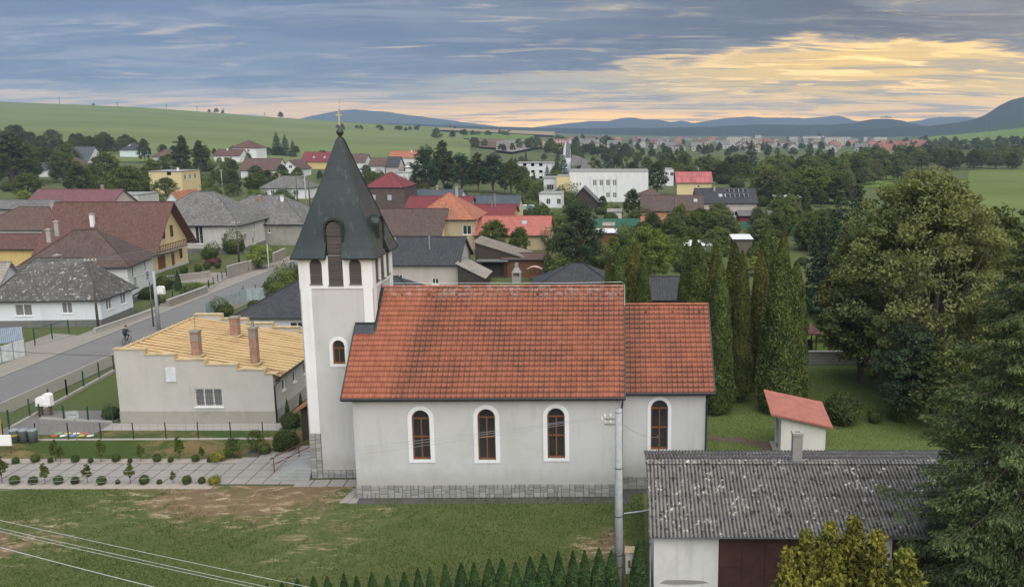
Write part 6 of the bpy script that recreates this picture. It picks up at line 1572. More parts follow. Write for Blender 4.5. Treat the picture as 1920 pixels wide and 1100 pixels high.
# ------------------------------------------------------------------ house with the stepped parapets and ochre sheet roof
def parish_house():
    x0, x1, y0, y1 = -35.7, -24.75, 54.8, 66.0
    root = thing('parish_house', 'grey house with rusty ochre sheet roof, stepped parapets and three brick chimneys', 'house', (x0, y0, 0))
    L, W = x1 - x0, y1 - y0; gw = plaster('parish_grey', (.47, .47, .455), .12, 40); base = plaster('parish_base', (.34, .33, .30), .25)
    cuts = [0, 2.15, 4.25, 6.35, 8.5, 10.45, L]; tops = [5.36, 4.98, 4.62, 4.26, 3.90, 3.60]
    zr = lambda x: 5.12 - x * .158
    ochre = None
    m_, t, b = new_mat('ochre_sheet'); p = pos(t); rn = t.node('ShaderNodeObjectInfo').outputs['Random']
    st = t.noise(t.vm('ADD', t.vm('MULTIPLY', p, (.22, 2.6, .22)), t.comb(0.0, t.m('MULTIPLY', rn, 9.0), 0.0)), 1.0, 5, .7); f = t.noise(p, 2.6, 5, .7)
    c = t.mix(st, (.50, .37, .18), (.58, .455, .25)); rust = t.ss(t.m('ADD', st, t.m('MULTIPLY', f, .12)), .60, .76)
    c = t.mix(t.m('MULTIPLY', rust, .85), c, (.17, .065, .032)); c = t.mix(t.m('MULTIPLY', t.ss(st, .62, .75), .6), c, (.28, .15, .075))
    fy = t.m('FRACT', t.m('DIVIDE', t.m('SUBTRACT', t.sep(p)[1], 55.1), .58889)); sm_ = t.ss(t.m('ABSOLUTE', t.m('SUBTRACT', fy, .5)), .36, .48)
    c = t.mix(t.m('MULTIPLY', sm_, t.m('ADD', .30, t.m('MULTIPLY', t.ss(st, .40, .62), .65))), c, (.21, .10, .055))
    c = t.mix(t.m('MULTIPLY', t.ss(rn, .93, .97), .55), c, (.62, .58, .50))
    t.set(b, 'Base Color', c); b.inputs['Roughness'].default_value = .55; ochre = m_
    plain_ochre = plain('ochre_edge', (.47, .375, .22), .55, var=.2)
    w = MB(); f = SIDE['f'](L, W)
    win = (6.35, 1.22, 1.95, 1.33)
    def stepped(v, flip, ops):
        for i in range(6):
            a, b_ = cuts[i], cuts[i + 1]
            oo = [(*o_, False) for o_ in ops if a <= o_[0] - o_[2] / 2 and o_[0] + o_[2] / 2 <= b_]
            wall(w, a, b_, .0, tops[i], oo, (lambda u, z, d, v=v, s=flip: (u, v + d * s, z)), .16)
        for i in range(6): w.face([(cuts[i], v, tops[i]), (cuts[i + 1], v, tops[i]), (cuts[i + 1], v + .3 * flip, tops[i]), (cuts[i], v + .3 * flip, tops[i])])
        for i in range(5): w.face([(cuts[i + 1], v, tops[i + 1]), (cuts[i + 1], v, tops[i]), (cuts[i + 1], v + .3 * flip, tops[i]), (cuts[i + 1], v + .3 * flip, tops[i + 1])])
        w.face([(0, v + .3 * flip, zr(0) - .4), (L, v + .3 * flip, zr(L) - .4)] + [q for i in range(5, -1, -1) for q in ((cuts[i + 1], v + .3 * flip, tops[i]), (cuts[i], v + .3 * flip, tops[i]))])
    cuts[2], cuts[3] = 4.25, 7.35 if False else 6.35
    # the window spans a step line, so split steps above it only
    for i in range(6):
        a, b_ = cuts[i], cuts[i + 1]
        w.face([(a, 0, 3.2), (b_, 0, 3.2), (b_, 0, tops[i]), (a, 0, tops[i])])
        for v, s in ((0, 1), (W, -1)):
            w.face([(a, v, tops[i]), (b_, v, tops[i]), (b_, v + .3 * s, tops[i]), (a, v + .3 * s, tops[i])])
            w.face([(a, v + .3 * s, zr(b_) - .5), (b_, v + .3 * s, zr(b_) - .5), (b_, v + .3 * s, tops[i]), (a, v + .3 * s, tops[i])])
            if i: w.face([(a, v, tops[i]), (a, v, tops[i - 1]), (a, v + .3 * s, tops[i - 1]), (a, v + .3 * s, tops[i])])
        w.face([(a, W, 0), (b_, W, 0), (b_, W, tops[i]), (a, W, tops[i])])
    wall(w, 0, L, .9, 3.2, [(*win, False)], f, .16)
    rops = [(1.7, 1.9, .55, .85, False), (3.6, 1.9, .55, .85, False), (5.6, 1.9, .55, .85, False), (7.6, 1.9, .55, .85, False), (9.6, 1.9, .55, .85, False)]
    fr = SIDE['r'](L, W); wall(w, 0, W, .9, zr(L), rops, fr, .14); fl = SIDE['l'](L, W); wall(w, 0, W, 0, zr(0), [], fl)
    w.build('wall', gw, root)
    bs = MB(); bs.span(-.02, L + .03, -.03, .3, -.1, .9); bs.span(L - .2, L + .03, .0, W, -.1, .9); bs.build('plinth', base, root)
    rect_window(root, *win, f, pane=curtain_glass(), mull=2)
    gr = MB()
    for i in range(14): x = win[0] - win[2] / 2 + .08 + i * (win[2] - .16) / 13; gr.tube([(x, .01, 1.22), (x, .01, 2.55)], .008, 4)
    for z in (1.5, 1.9, 2.3): gr.tube([(win[0] - .98, .01, z), (win[0] + .98, .01, z)], .010, 4)
    tag(gr.build('window_bars', dark_metal, root), kind='stuff')
    for o_ in rops: rect_window(root, *o_[:4], fr, sill=True)
    bx = MB(); bx.span(3.5, 4.2, -.06, 0, 3.06, 4.08); bx.build('vent_panel', plain('pale_panel', (.60, .64, .70), .5), root)
    # sheets of the roof with standing seams, falling to the church side
    n = 18; pw = (W - .6) / n; pn = MB(); a0, a1 = zr(0) + .02, zr(L) - .06
    pn.face([(-.15, 0, a0), (L + .35, 0, a1), (L + .35, pw, a1), (-.15, pw, a0)]); pn.face([(-.15, 0, a0 - .05), (-.15, pw, a0 - .05), (L + .35, pw, a1 - .05), (L + .35, 0, a1 - .05)])
    for yy in (0.0,):
        pn.face([(-.15, yy - .02, a0), (L + .35, yy - .02, a1), (L + .35, yy - .02, a1 + .07), (-.15, yy - .02, a0 + .07)])
        pn.face([(-.15, yy + .02, a0 + .07), (L + .35, yy + .02, a1 + .07), (L + .35, yy + .02, a1), (-.15, yy + .02, a0)])
        pn.face([(-.15, yy - .02, a0 + .07), (L + .35, yy - .02, a1 + .07), (L + .35, yy + .02, a1 + .07), (-.15, yy + .02, a0 + .07)])
    pn.face([(L + .35, 0, a1 - .05), (L + .35, pw, a1 - .05), (L + .35, pw, a1), (L + .35, 0, a1)])
    roof = MB(); roof.span(0, L, .3, W - .3, 2.9, 3.0); rf = roof.build('roof_deck', w_dark, root)
    pmesh = pn.mesh('roof_panel', ochre)
    for i in range(n): link('roof_panel', pmesh, rf, (0, .3 + i * pw, 0))
    for v, s in ((0, 1), (W, -1)):
        for i in range(6):
            e = MB(); e.span(cuts[i] - (.06 if i else .1), cuts[i + 1] + (.02 if i < 5 else .3), min(v - .06 * s, v + .42 * s), max(v - .06 * s, v + .42 * s), tops[i], tops[i] + .07)
            if i: e.span(cuts[i] - .05, cuts[i] + .03, min(v - .05 * s, v + .34 * s), max(v - .05 * s, v + .34 * s), tops[i] + .07, tops[i - 1] - .001)
            e.build('parapet_cap', plain_ochre, rf)
    e = MB(); e.span(-.18, .06, .36, W - .36, a0 - .12, a0 + .075)
    for i in range(14): e.box((-.05, .6 + i * .78, a0 + .11), (.22, .03, .07))
    e.build('verge_cap', plain_ochre, rf)
    g = MB(); g.tube([(L + .4, .2, a1 - .08), (L + .4, W - .2, a1 - .12)], .07, 8); g.build('gutter', dark_metal, rf)
    g = MB(); g.tube([(L + .38, .35, a1 - .1), (L + .3, .3, a1 - .35), (L + .05, .1, a1 - .6), (L + .06, .08, .1)], .05, 8); g.build('downpipe', dark_metal, root)
    for (px, pb, pt, w_) in ((370, 668, 622, .55), (479, 682, 616, .50), (442, 630, 596, .60)):
        r = ray(px, pb); tt = 50.0
        while CAM_H + r[2] * tt > zr(r[0] * tt - x0): tt += .05
        x, y = r[0] * tt - x0, r[1] * tt - y0; zt = at_y(px, pt, r[1] * tt)[1]
        c = MB(); c.box((x, y, (zr(x) - .3 + zt) / 2), (w_, w_ * .9, zt - zr(x) + .3)); co = c.build('chimney', chimney_brick, root)
        k = MB(); k.box((x, y, zt + .06), (w_ + .14, w_ * .9 + .14, .12)); k.box((x, y, zt - .42), (w_ + .02, w_ * .9 + .02, .5 if px != 442 else .05)); k.build('chimney_head', ground_mat('old_render', (.27, .24, .21), .35, 3.0), co)
        if px == 479: q = MB(); q.cyl((x, y, zt + .1), .10, .45, 8); q.build('flue', galv, co)
        q = MB(); q.box((x, y, zr(x) + .06), (w_ + .35, w_ + .3, .1)); q.build('chimney_collar', plain_ochre, co)
        if px == 370: q = MB(); q.tube([(x, y, zt), (x + .03, y, zt + 1.2)], .014, 5); [q.tube([(x - .25, y, zt + h), (x + .25, y, zt + h)], .01, 4) for h in (.7, .95, 1.15)]; q.build('aerial', dark_metal, co)
    return root
parish_house()
# small wooden shed between that house and the tower
house('wood_shed', 'small dark wooden shed with red tiled slope between the grey house and the tower', -21.6, 51.6, 4.2, 3.4, 2.35, 1.2, 'gy', w_dark, r_orange, o=.35, cat='shed', gutter=False)

# ------------------------------------------------------------------ garage with corrugated roof
def corr_mat():
    m, t, b = new_mat('corrugated_cement'); p = pos(t); x, y, z = t.sep(p)
    n = t.noise(t.vm('MULTIPLY', p, (1, .45, 1)), 3.2, 5, .75); s = t.noise(t.vm('MULTIPLY', p, (1, .5, .5)), 7.0, 4, .6); f = t.noise(p, 22.0, 4, .7); big = t.noise(p, .6, 4, .6)
    rn = t.node('ShaderNodeObjectInfo').outputs['Random']; m5 = t.noise(t.vm('MULTIPLY', p, (1, .7, .7)), 4.6, 5, .72); cl = t.noise(p, 1.3, 4, .6)
    c = t.mix(f, (.075, .075, .078), (.20, .195, .19)); c = t.mix(t.m('MULTIPLY', t.ss(big, .4, .65), .35), c, (.25, .24, .225))
    c = t.mix(t.m('MULTIPLY', rn, .45), c, t.vm('MULTIPLY', c, (.62, .62, .64)))
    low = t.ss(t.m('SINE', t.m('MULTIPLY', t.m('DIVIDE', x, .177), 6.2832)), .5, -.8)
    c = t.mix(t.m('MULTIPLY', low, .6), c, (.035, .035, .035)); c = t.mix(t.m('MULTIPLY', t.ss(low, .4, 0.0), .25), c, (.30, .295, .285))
    dk = t.ss(t.m('ADD', m5, t.m('MULTIPLY', low, .07)), .57, .63)
    c = t.mix(t.m('MULTIPLY', dk, .9), c, (.020, .020, .019))
    vz = t.node('ShaderNodeTexVoronoi', feature='F1'); t.set(vz, 'Vector', t.vm('ADD', p, t.vm('SCALE', t.comb(f, s, n), scale=.25))); vz.inputs['Scale'].default_value = 4.0; vz.inputs['Randomness'].default_value = 1.0
    spot = t.m('MULTIPLY', t.ss(vz.outputs[0], .30, .16), t.ss(cl, .47, .60))
    c = t.mix(spot, c, (.60, .59, .56))
    c = t.mix(t.m('MULTIPLY', t.ss(n, .57, .66), t.ss(cl, .40, .60)), c, (.40, .39, .365))
    t.set(b, 'Base Color', c); b.inputs['Roughness'].default_value = .95; bump(t, b, f, .5, .02); return m
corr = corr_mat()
def garage():
    x0, x1 = 1.25, 17.5; yf, yr, yb = 33.0, 37.4, 41.4; ze, zr, zb = 3.04, 4.55, 3.45
    root = thing('garage', 'long low garage with lichen-spotted corrugated roof and brown metal gates', 'garage', (x0, yf + .25, 0))
    L = x1 - x0; W = yb - yf - .5; ww = plaster('garage_plaster', (.70, .72, .72), .22); gate = plain('gate_brown', (.085, .045, .040), .5, .2, .15)
    w = MB(); zw = ze + .02
    wall(w, 0, L, -.3, zw, [(6.0, -.3, 6.3, 3.12, False), (13.0, -.3, 5.0, 3.12, False)], SIDE['f'](L, W), .25)
    for (u, s) in ((0, 1), (L, -1)):
        P = [(u, 0, -.3), (u, W, -.3), (u, W, zb - .1), (u, yr - yf - .25, zr - .12), (u, 0, zw)]; w.face(P if s < 0 else P[::-1])
    wall(w, 0, L, -.3, zb - .1, [], SIDE['b'](L, W)); w.build('wall', ww, root)
    pt = MB(); pt.face([(.25, -.004, .62), (.5, -.004, .78), (1.3, -.004, .80), (2.2, -.004, .74), (2.45, -.004, .64), (1.8, -.004, .58), (.8, -.004, .56)]); pt.build('bare_patch', ground_mat('bare_render', (.30, .30, .29), .2, 3.0), root)
    pt = MB(); pt.span(-.012, .02, -.012, W, 0, .55); pt.build('stone_footing', plinth_stone, root)
    for (a, b_) in ((2.87, 5.99), (6.01, 9.12), (10.55, 12.99), (13.01, 15.45)):
        g = MB(); g.span(a, b_, .12, .17, -.25, 2.79); gl = g.build('gate_leaf', gate, root)
        for k in range(3):
            r = MB(); xx = a + .05 + k * (b_ - a - .1) / 3; r.span(xx, xx + (b_ - a - .1) / 3 - .06, .10, .125, -.2, 1.3); r.span(xx, xx + (b_ - a - .1) / 3 - .06, .10, .125, 1.38, 2.74); r.build('gate_panel', gate, gl)
    q = MB(); q.span(8.55, 8.9, .085, .10, 1.7, 1.9); q.build('sign_plate', white_pvc, root)
    q = MB(); q.span(-.1, L + .1, -.30, -.12, zw - .14, zw + .0); q.build('fascia', plain('fascia_brown', (.06, .03, .025), .6), root)
    q = MB(); q.tube([(-.1, -.36, zw - .06), (L + .1, -.36, zw - .1)], .055, 8); q.tube([(-.16, -.36, zw - .06), (-.18, -.3, zw - .3), (-.16, -.06, zw - .6), (-.16, -.05, .1)], .045, 7); q.build('gutter', plain('gutter_grey', (.24, .27, .32), .5), root)
    # corrugated cement sheets, each its own piece
    per = .177; nwav = 5; sw = per * nwav
    def sheet_mesh(length):
        xs = np.linspace(0, sw + .02, nwav * 8 + 1); zz = .036 * np.sin(2 * np.pi * xs / per); ysn = [0, length * .5, length]; V = []; F = []
        for y in ysn:
            for x, z in zip(xs, zz): V.append((x, y, z))
        n = len(xs)
        for x, z in zip(xs, zz): V.append((x, 0, z - .014))
        for r in range(2):
            for i in range(n - 1): F.append((r * n + i, r * n + i + 1, (r + 1) * n + i + 1, (r + 1) * n + i))
        for i in range(n - 1): F.append((3 * n + i, 3 * n + i + 1, i + 1, i))
        return np_mesh('roof_sheet', V, F, corr)
    th = math.atan2(zr - ze, yr - yf + .25); Lf = math.hypot(zr - ze, yr - yf + .25); nf = 4; rr = random.Random(8)
    deck = MB(); deck.face([(-.2, -.35, ze - .09), (L + .2, -.35, ze - .09), (L + .2, yr - yf - .25, zr - .09), (-.2, yr - yf - .25, zr - .09)]); deck.face([(-.2, yr - yf - .25, zr - .09), (L + .2, yr - yf - .25, zr - .09), (L + .2, W + .3, zb - .09), (-.2, W + .3, zb - .09)])
    dk = deck.build('roof_deck', w_dark, root)
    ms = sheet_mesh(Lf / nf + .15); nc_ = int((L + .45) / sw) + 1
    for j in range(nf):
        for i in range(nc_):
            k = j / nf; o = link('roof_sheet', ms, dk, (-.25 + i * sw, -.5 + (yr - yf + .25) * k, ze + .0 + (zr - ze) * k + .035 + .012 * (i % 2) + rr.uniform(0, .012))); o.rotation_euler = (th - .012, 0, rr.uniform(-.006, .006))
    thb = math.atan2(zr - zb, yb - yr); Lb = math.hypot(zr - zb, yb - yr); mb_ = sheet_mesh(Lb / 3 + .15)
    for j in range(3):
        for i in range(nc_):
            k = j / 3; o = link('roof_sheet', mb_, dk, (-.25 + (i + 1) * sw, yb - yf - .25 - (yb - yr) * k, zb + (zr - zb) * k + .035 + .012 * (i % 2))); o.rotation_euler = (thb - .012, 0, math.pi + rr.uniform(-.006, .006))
    rc = MB(); y = yr - yf - .25
    for i in range(11): rc.face([(i * 1.55 - .3, y - .28, zr + .01), (i * 1.55 + 1.26, y - .28, zr + .01), (i * 1.55 + 1.26, y, zr + .105), (i * 1.55 - .3, y, zr + .105)]); rc.face([(i * 1.55 - .3, y, zr + .105), (i * 1.55 + 1.26, y, zr + .105), (i * 1.55 + 1.26, y + .28, zr + .02), (i * 1.55 - .3, y + .28, zr + .02)])
    rc.build('ridge_cap', corr, dk)
    X, Z = at_y(1495, 812, yr); cx = X - x0
    c = MB(); c.box((cx, y, (zr - .3 + Z) / 2), (.46, .42, Z - zr + .3)); co = c.build('chimney', ground_mat('weathered_render', (.30, .30, .28), .4, 2.5), root)
    k = MB(); ring(k, [(cx - .26, y - .24), (cx - .26, y + .24), (cx + .26, y + .24), (cx + .26, y - .24), (cx - .26, y - .24)], [(cx - .12, y - .1), (cx - .12, y + .1), (cx + .12, y + .1), (cx + .12, y - .1), (cx - .12, y - .1)], lambda u, v, d: (u, v, Z + .08 - d), 0, .12); k.build('chimney_head', concrete, co)
    k = MB(); k.box((cx, y, zr + .1), (.6, .5, .12)); k.build('chimney_collar', galv, co)
    a = MB(); a.tube([(.35, y, zr - .1), (.35, y, zr + 1.35)], .025, 6); a.box((.35, y, zr + 1.3), (.16, .05, .10)); a.build('wire_mast', plain('rusty_iron', (.10, .055, .035), .8), root)
garage()

# ------------------------------------------------------------------ hut, park wall
h = thing('hut', 'small white hut with slanting red roof in the park', 'hut', (9.9, 49.2, 0))
m = MB(); hw_ = plaster('hut_plaster', (.66, .66, .64), .12); L, W = 2.85, 2.1
wall(m, 0, L, -.1, 2.0, [], SIDE['f'](L, W)); m.face([(0, 0, 2.0), (L, 0, 2.0), (0, 0, 2.62)]); wall(m, 0, L, -.1, 2.0, [], SIDE['b'](L, W)); m.face([(L, W, 2.0), (0, W, 2.0), (0, W, 3.2), (L, W, 2.55)])
m.face([(L, 0, -.1), (L, W, -.1), (L, W, 2.55), (L, 0, 2.0)]); fl_ = SIDE['l'](L, W); wall(m, 0, W, -.1, 2.5, [(.75, -.1, .95, 2.1, False)], fl_, .2); m.face([fl_(0, 2.5, 0), fl_(W, 2.5, 0), fl_(W, 2.62, 0), fl_(0, 3.2, 0)])
m.build('wall', hw_, h)
m = MB(); t_ = .12; Q4 = [(-.75, -.35, 2.86), (L + .35, -.35, 1.96), (L + .30, W + .4, 2.66), (-.75, W + .4, 3.52)]
m.face(Q4); m.face([(x, y, z - t_) for x, y, z in Q4][::-1])
for i in range(4): a, b = Q4[i], Q4[(i + 1) % 4]; m.face([(*a[:2], a[2] - t_), (*b[:2], b[2] - t_), b, a])
m.build('roof', plain('red_felt', (.31, .125, .10), .8, var=.1), h)
m = MB(); m.span(.1, .14, .05, 1.9, 0, .06); m.span(-.35, 0, .6, W, -.05, .08); m.build('doorstep', concrete, h)
def wall_mat():
    m, t, b = new_mat('block_wall'); p = obj_coord(t); x, y, z = t.sep(p); br = t.node('ShaderNodeTexBrick'); t.set(br, 'Vector', t.comb(x, z, 0.0))
    br.inputs['Scale'].default_value = 1; br.inputs['Brick Width'].default_value = .5; br.inputs['Row Height'].default_value = .26; br.inputs['Mortar Size'].default_value = .012
    br.inputs['Color1'].default_value = (.36, .36, .35, 1); br.inputs['Color2'].default_value = (.30, .30, .295, 1); br.inputs['Mortar'].default_value = (.2, .2, .19, 1)
    t.set(b, 'Base Color', br.outputs[0]); b.inputs['Roughness'].default_value = .95; bump(t, b, br.outputs['Fac'], -.5, .02); return m
pw_ = thing('park_wall', 'low grey concrete block wall at the back of the park', 'wall', (8.5, 69.3, 0))
MB().span(0, 26, 0, .25, -.2, 1.12).build('wall', wall_mat(), pw_)
for i in range(13): MB().span(i * 2.0 + .01, i * 2.0 + 1.99, -.05, .30, 1.12, 1.20).build('coping', concrete, pw_)
gz = thing('gazebo', 'small brown roofed garden shelter behind the park wall', 'shelter', (15.6, 73.5, 0))
m = MB(); [m.box((x, y, 1.05), (.12, .12, 2.1)) for x in (0, 2.2) for y in (0, 2.0)]; m.build('post', w_wood, gz)
link('roof', roof_mesh(roof_polys('hip', 2.2, 2.0, .4, 2.1, .7), r_redbrown), gz)
m = MB(); m.span(.2, 2.0, .5, 1.2, 0, .9); m.build('bench_box', w_dark, gz)
m = MB(); m.smooth = True
for i in range(9):
    a0, a1 = math.pi * i / 9, math.pi * (i + 1) / 9; m.face([(1.5 * math.cos(a0), 0, 2 * math.sin(a0)), (1.5 * math.cos(a1), 0, 2 * math.sin(a1)), (1.5 * math.cos(a1), 4, 2 * math.sin(a1)), (1.5 * math.cos(a0), 4, 2 * math.sin(a0))])
m.face([(1.5 * math.cos(math.pi * i / 9), 0, 2 * math.sin(math.pi * i / 9)) for i in range(10)])
X, Y = at_z(1655, 655); tag(m.build('polytunnel', plain('white_film', (.72, .74, .74), .4), None, (X, Y, 0)), 'white plastic greenhouse tunnel glimpsed under the big maple', 'greenhouse')

# ------------------------------------------------------------------ poles and wires
def sag(a, b, s, n=14):
    return [(a[0] + (b[0] - a[0]) * k / n, a[1] + (b[1] - a[1]) * k / n, a[2] + (b[2] - a[2]) * k / n - 4 * s * (k / n) * (1 - k / n)) for k in range(n + 1)]
wire_mat = plain('wire_alu', (.42, .44, .46), .5, .5); wire_dark = plain('wire_dark', (.05, .05, .055), .6)
def wire(name, label, a, b, s, r, mat, group=None):
    m = MB(); m.tube(sag(a, b, s), r, 5); return tag(m.build(name, mat), label, 'wire', group)
PX, PY = -.30, 33.1; PZ = at_y(1160, 766, PY)[1]
mp = thing('concrete_pole', 'thick grey concrete power pole in front of the church wall', 'pole', (PX, PY, 0))
m = MB(); m.smooth = True; m.tube([(0, 0, -.3), (0, 0, PZ)], [.205, .15], 16); m.build('shaft', pole_concrete, mp)
for z in (1.55, 2.1, 3.9, 6.1, PZ - .15): q = MB(); q.tube([(0, 0, z), (0, 0, z + .035)], .212 - .006 * z, 14); q.build('band', galv if z > 8 else dark_metal, mp)
m = MB(); m.box((-.36, -.05, PZ - .45), (.5, .06, .06)); m.box((-.36, -.05, PZ - .68), (.5, .06, .06)); m.box((-.34, -.05, PZ - .56), (.05, .05, .34)); m.build('bracket', galv, mp)
for i, (dx, dz) in enumerate(((-.58, -.38), (-.34, -.38), (-.58, -.60), (-.34, -.62), (-.72, -.5))):
    q = MB(); q.smooth = True; q.lathe([(.0, PZ + dz - .02), (.045, PZ + dz), (.05, PZ + dz + .06), (.03, PZ + dz + .09), (.05, PZ + dz + .12), (.02, PZ + dz + .16), (0, PZ + dz + .165)], 10, (dx, -.05)); q.build('insulator', plain('porcelain', (.62, .64, .64), .2), mp)
mb2 = thing('meter_cabinet', 'rusty grey meter cabinet beside the concrete power pole', 'cabinet', (PX + .48, PY - .05, 0))
zc_ = at_y(1174, 1050, PY)[1]
m = MB(); m.box((0, 0, zc_), (.36, .30, 1.02)); m.build('housing', plain('cabinet_grey', (.40, .41, .42), .6, var=.2, scale=5), mb2)
m = MB(); m.face([(-.22, -.2, zc_ + .50), (.22, -.2, zc_ + .50), (.22, .2, zc_ + .60), (-.22, .2, zc_ + .60)]); m.face([(-.22, -.2, zc_ + .47), (.22, -.2, zc_ + .47), (.22, -.2, zc_ + .50), (-.22, -.2, zc_ + .50)]); m.build('lid', plain('rust_lid', (.26, .20, .14), .8), mb2)
m = MB(); m.box((-.02, -.155, zc_ - .05), (.10, .012, .34)); m.build('rust_patch', plain('rust', (.12, .06, .04), .9), mb2)
m = MB(); m.box((0, 0, (zc_ - .5) / 2), (.12, .12, zc_ - .5)); m.build('stand', galv, mb2)
for i, (dx, dz) in enumerate(((-.58, -.30), (-.34, -.30), (-.72, -.42))):
    wire('power_wire', 'one of the thin wires running from the concrete pole past the nave', (PX + dx, PY - .05, PZ + dz), (-41.0, 31.5 + i * .5, at_y(-40, 942 + i * 14, 31.5)[1]), .55 + .1 * i, .007, wire_mat, 'wires from the concrete pole')
wire('power_wire', 'short drop wire between the concrete pole and the garage mast', (PX, PY - .05, PZ - .55), (1.6, 37.4, 5.8), .2, .008, wire_mat)
for i, (a, b) in enumerate((((-60, 955), (640, 1112)), ((-60, 970), (640, 1128)), ((-60, 976), (660, 1138)), ((-60, 1003), (420, 1132)))):
    Y = 21.0; A = at_y(*a, Y); B = at_y(*b, Y)
    wire('power_wire', 'one of the near wires crossing the corner of the lawn' if i < 3 else 'thicker lone cable crossing the corner of the lawn', (A[0] - 6, Y, A[1] + (A[1] - B[1]) / (B[0] - A[0]) * 6), (B[0], Y, B[1]), .10, .006 if i < 3 else .009, wire_mat, 'near wires over the lawn' if i < 3 else None)
pole_wood = plain('pole_wood', (.09, .08, .07), .9, var=.3, scale=5)
def pole(label, base, top, r=.14, mat=None, arm=True, lamp=False, x=None):
    X, Y = at_land(*base); Z = at_y(top[0], top[1], Y)[1] - lz(X, Y)
    p = thing('utility_pole', label, 'pole', (X, Y, lz(X, Y)))
    m = MB(); m.smooth = True; m.tube([(0, 0, -.2), (0, 0, Z)], [r, r * .65], 10); m.build('shaft', mat or pole_concrete, p)
    if arm:
        m = MB(); m.box((0, -.12, Z - .35), (1.3, .08, .09)); m.build('crossarm', galv, p)
        for dx in (-.55, -.2, .2, .55): q = MB(); q.lathe([(.0, Z - .3), (.05, Z - .3), (.05, Z - .2), (.03, Z - .15), (0, Z - .14)], 8, (dx, -.12)); q.build('insulator', plain('porcelain', (.62, .64, .64), .2), p)
    if lamp:
        m = MB(); m.tube([(0, 0, Z - .3), (.5, 0, Z + .1), (1.3, 0, Z + .2)], .03, 6); m.build('lamp_arm', galv, p)
        m = MB(); m.box((1.5, 0, Z + .18), (.5, .2, .1)); m.build('lamp_head', plain('lamp_grey', (.5, .5, .5)), p)
    return (X, Y, lz(X, Y) + Z - .2)
pA = pole('dark slim pole with crossarm at the corner of the mossy cottage', (185, 620), (169, 482), .13, pole_wood)
pB = pole('plain pale concrete street pole on the pavement edge', (298, 618), (289, 508), .19, None, False)
pC = pole('thin two-tone pole beside the plain concrete street pole', (288, 612), (280, 527), .08, pole_wood, False)
pD = pole('weathered pole with crossarm in front of the light grey house', (449, 499), (443, 414), .15, pole_wood)
pE = pole('slim steel pole standing at the blue-grey sheet fence', (507, 546), (501, 458), .10, None, False)
pF = pole('grey pole among the cluster left of the tower', (575, 395), (572, 328), .2, None); pG = pole('brown wooden pole among the cluster left of the tower', (582, 398), (580, 335), .2, pole_wood, False); pH = pole('dark twin pole among the cluster left of the tower', (559, 396), (551, 328), .2, pole_wood, False)
pI = pole('thin pole before the yellow flat-roofed house', (357, 352), (354, 322), .15, None, False); pJ = pole('pole in the meadow right of the yellow flat-roofed house', (417, 352), (415, 318), .16, None); pK = pole('pole standing above the purple-red roof', (150, 356), (147, 330), .16, pole_wood)
pL = pole('street lamp pole beside the maroon mansard house', (740, 400), (739, 350), .14, pole_wood, False, True)
pM = pole('two-pole timber mast left of the round-headed pine', (1105, 545), (1098, 500), .12, pole_wood, False)
for i in range(4):
    o_ = (-.55, -.2, .2, .55)[i]
    wire('street_wire', 'one of the bundled wires between the two street poles', (pA[0] + o_, pA[1], pA[2]), (pD[0] + o_, pD[1], pD[2]), .9 + .3 * i, .010, wire_mat, 'wires between the street poles')
    wire('street_wire', 'one of the wires running from the weathered pole towards the tower', (pD[0] + o_, pD[1], pD[2]), (pF[0] + o_, pF[1], pF[2]), 1.2 + .3 * i, .014, wire_mat, 'wires towards the tower')
    wire('street_wire', 'one of the wires leaving the cottage pole over the pale shingle roof', (pA[0] + o_, pA[1], pA[2]), (-80 + o_, 70, 8.5), .8 + .3 * i, .010, wire_mat, 'wires over the pale shingle roof')
wire('street_wire', 'single wire between the cottage pole and the concrete street pole', (pA[0], pA[1], pA[2] - 1.5), pB, .5, .014, wire_dark)
X, Y = at_z(0, 655); wire('cable', 'dark cable lying low across the street to the grey house', (-62, 66.5, 3.2), (-35.7, 58.0, 4.0), .4, .02, wire_dark)
for px, pt, hp in ((4, 177, 15), (131, 182, 14), (237, 192, 9), (327, 203, 9), (383, 207, 10), (432, 208, 10), (507, 215, 9)):
    Y = 1235; X = (px - PCX) / FPX * Y
    m = MB(); h_ = hp / FPX * Y; m.tube([(0, 0, -2), (0, 0, h_)], .35, 6); m.box((0, 0, h_ - 1), (3.0, .4, .4)); tag(m.build('line_pole', pole_wood, None, (X, Y, lz(X, Y))), 'tiny power line pole on the skyline of the corn hill', 'pole', 'poles along the hill skyline')

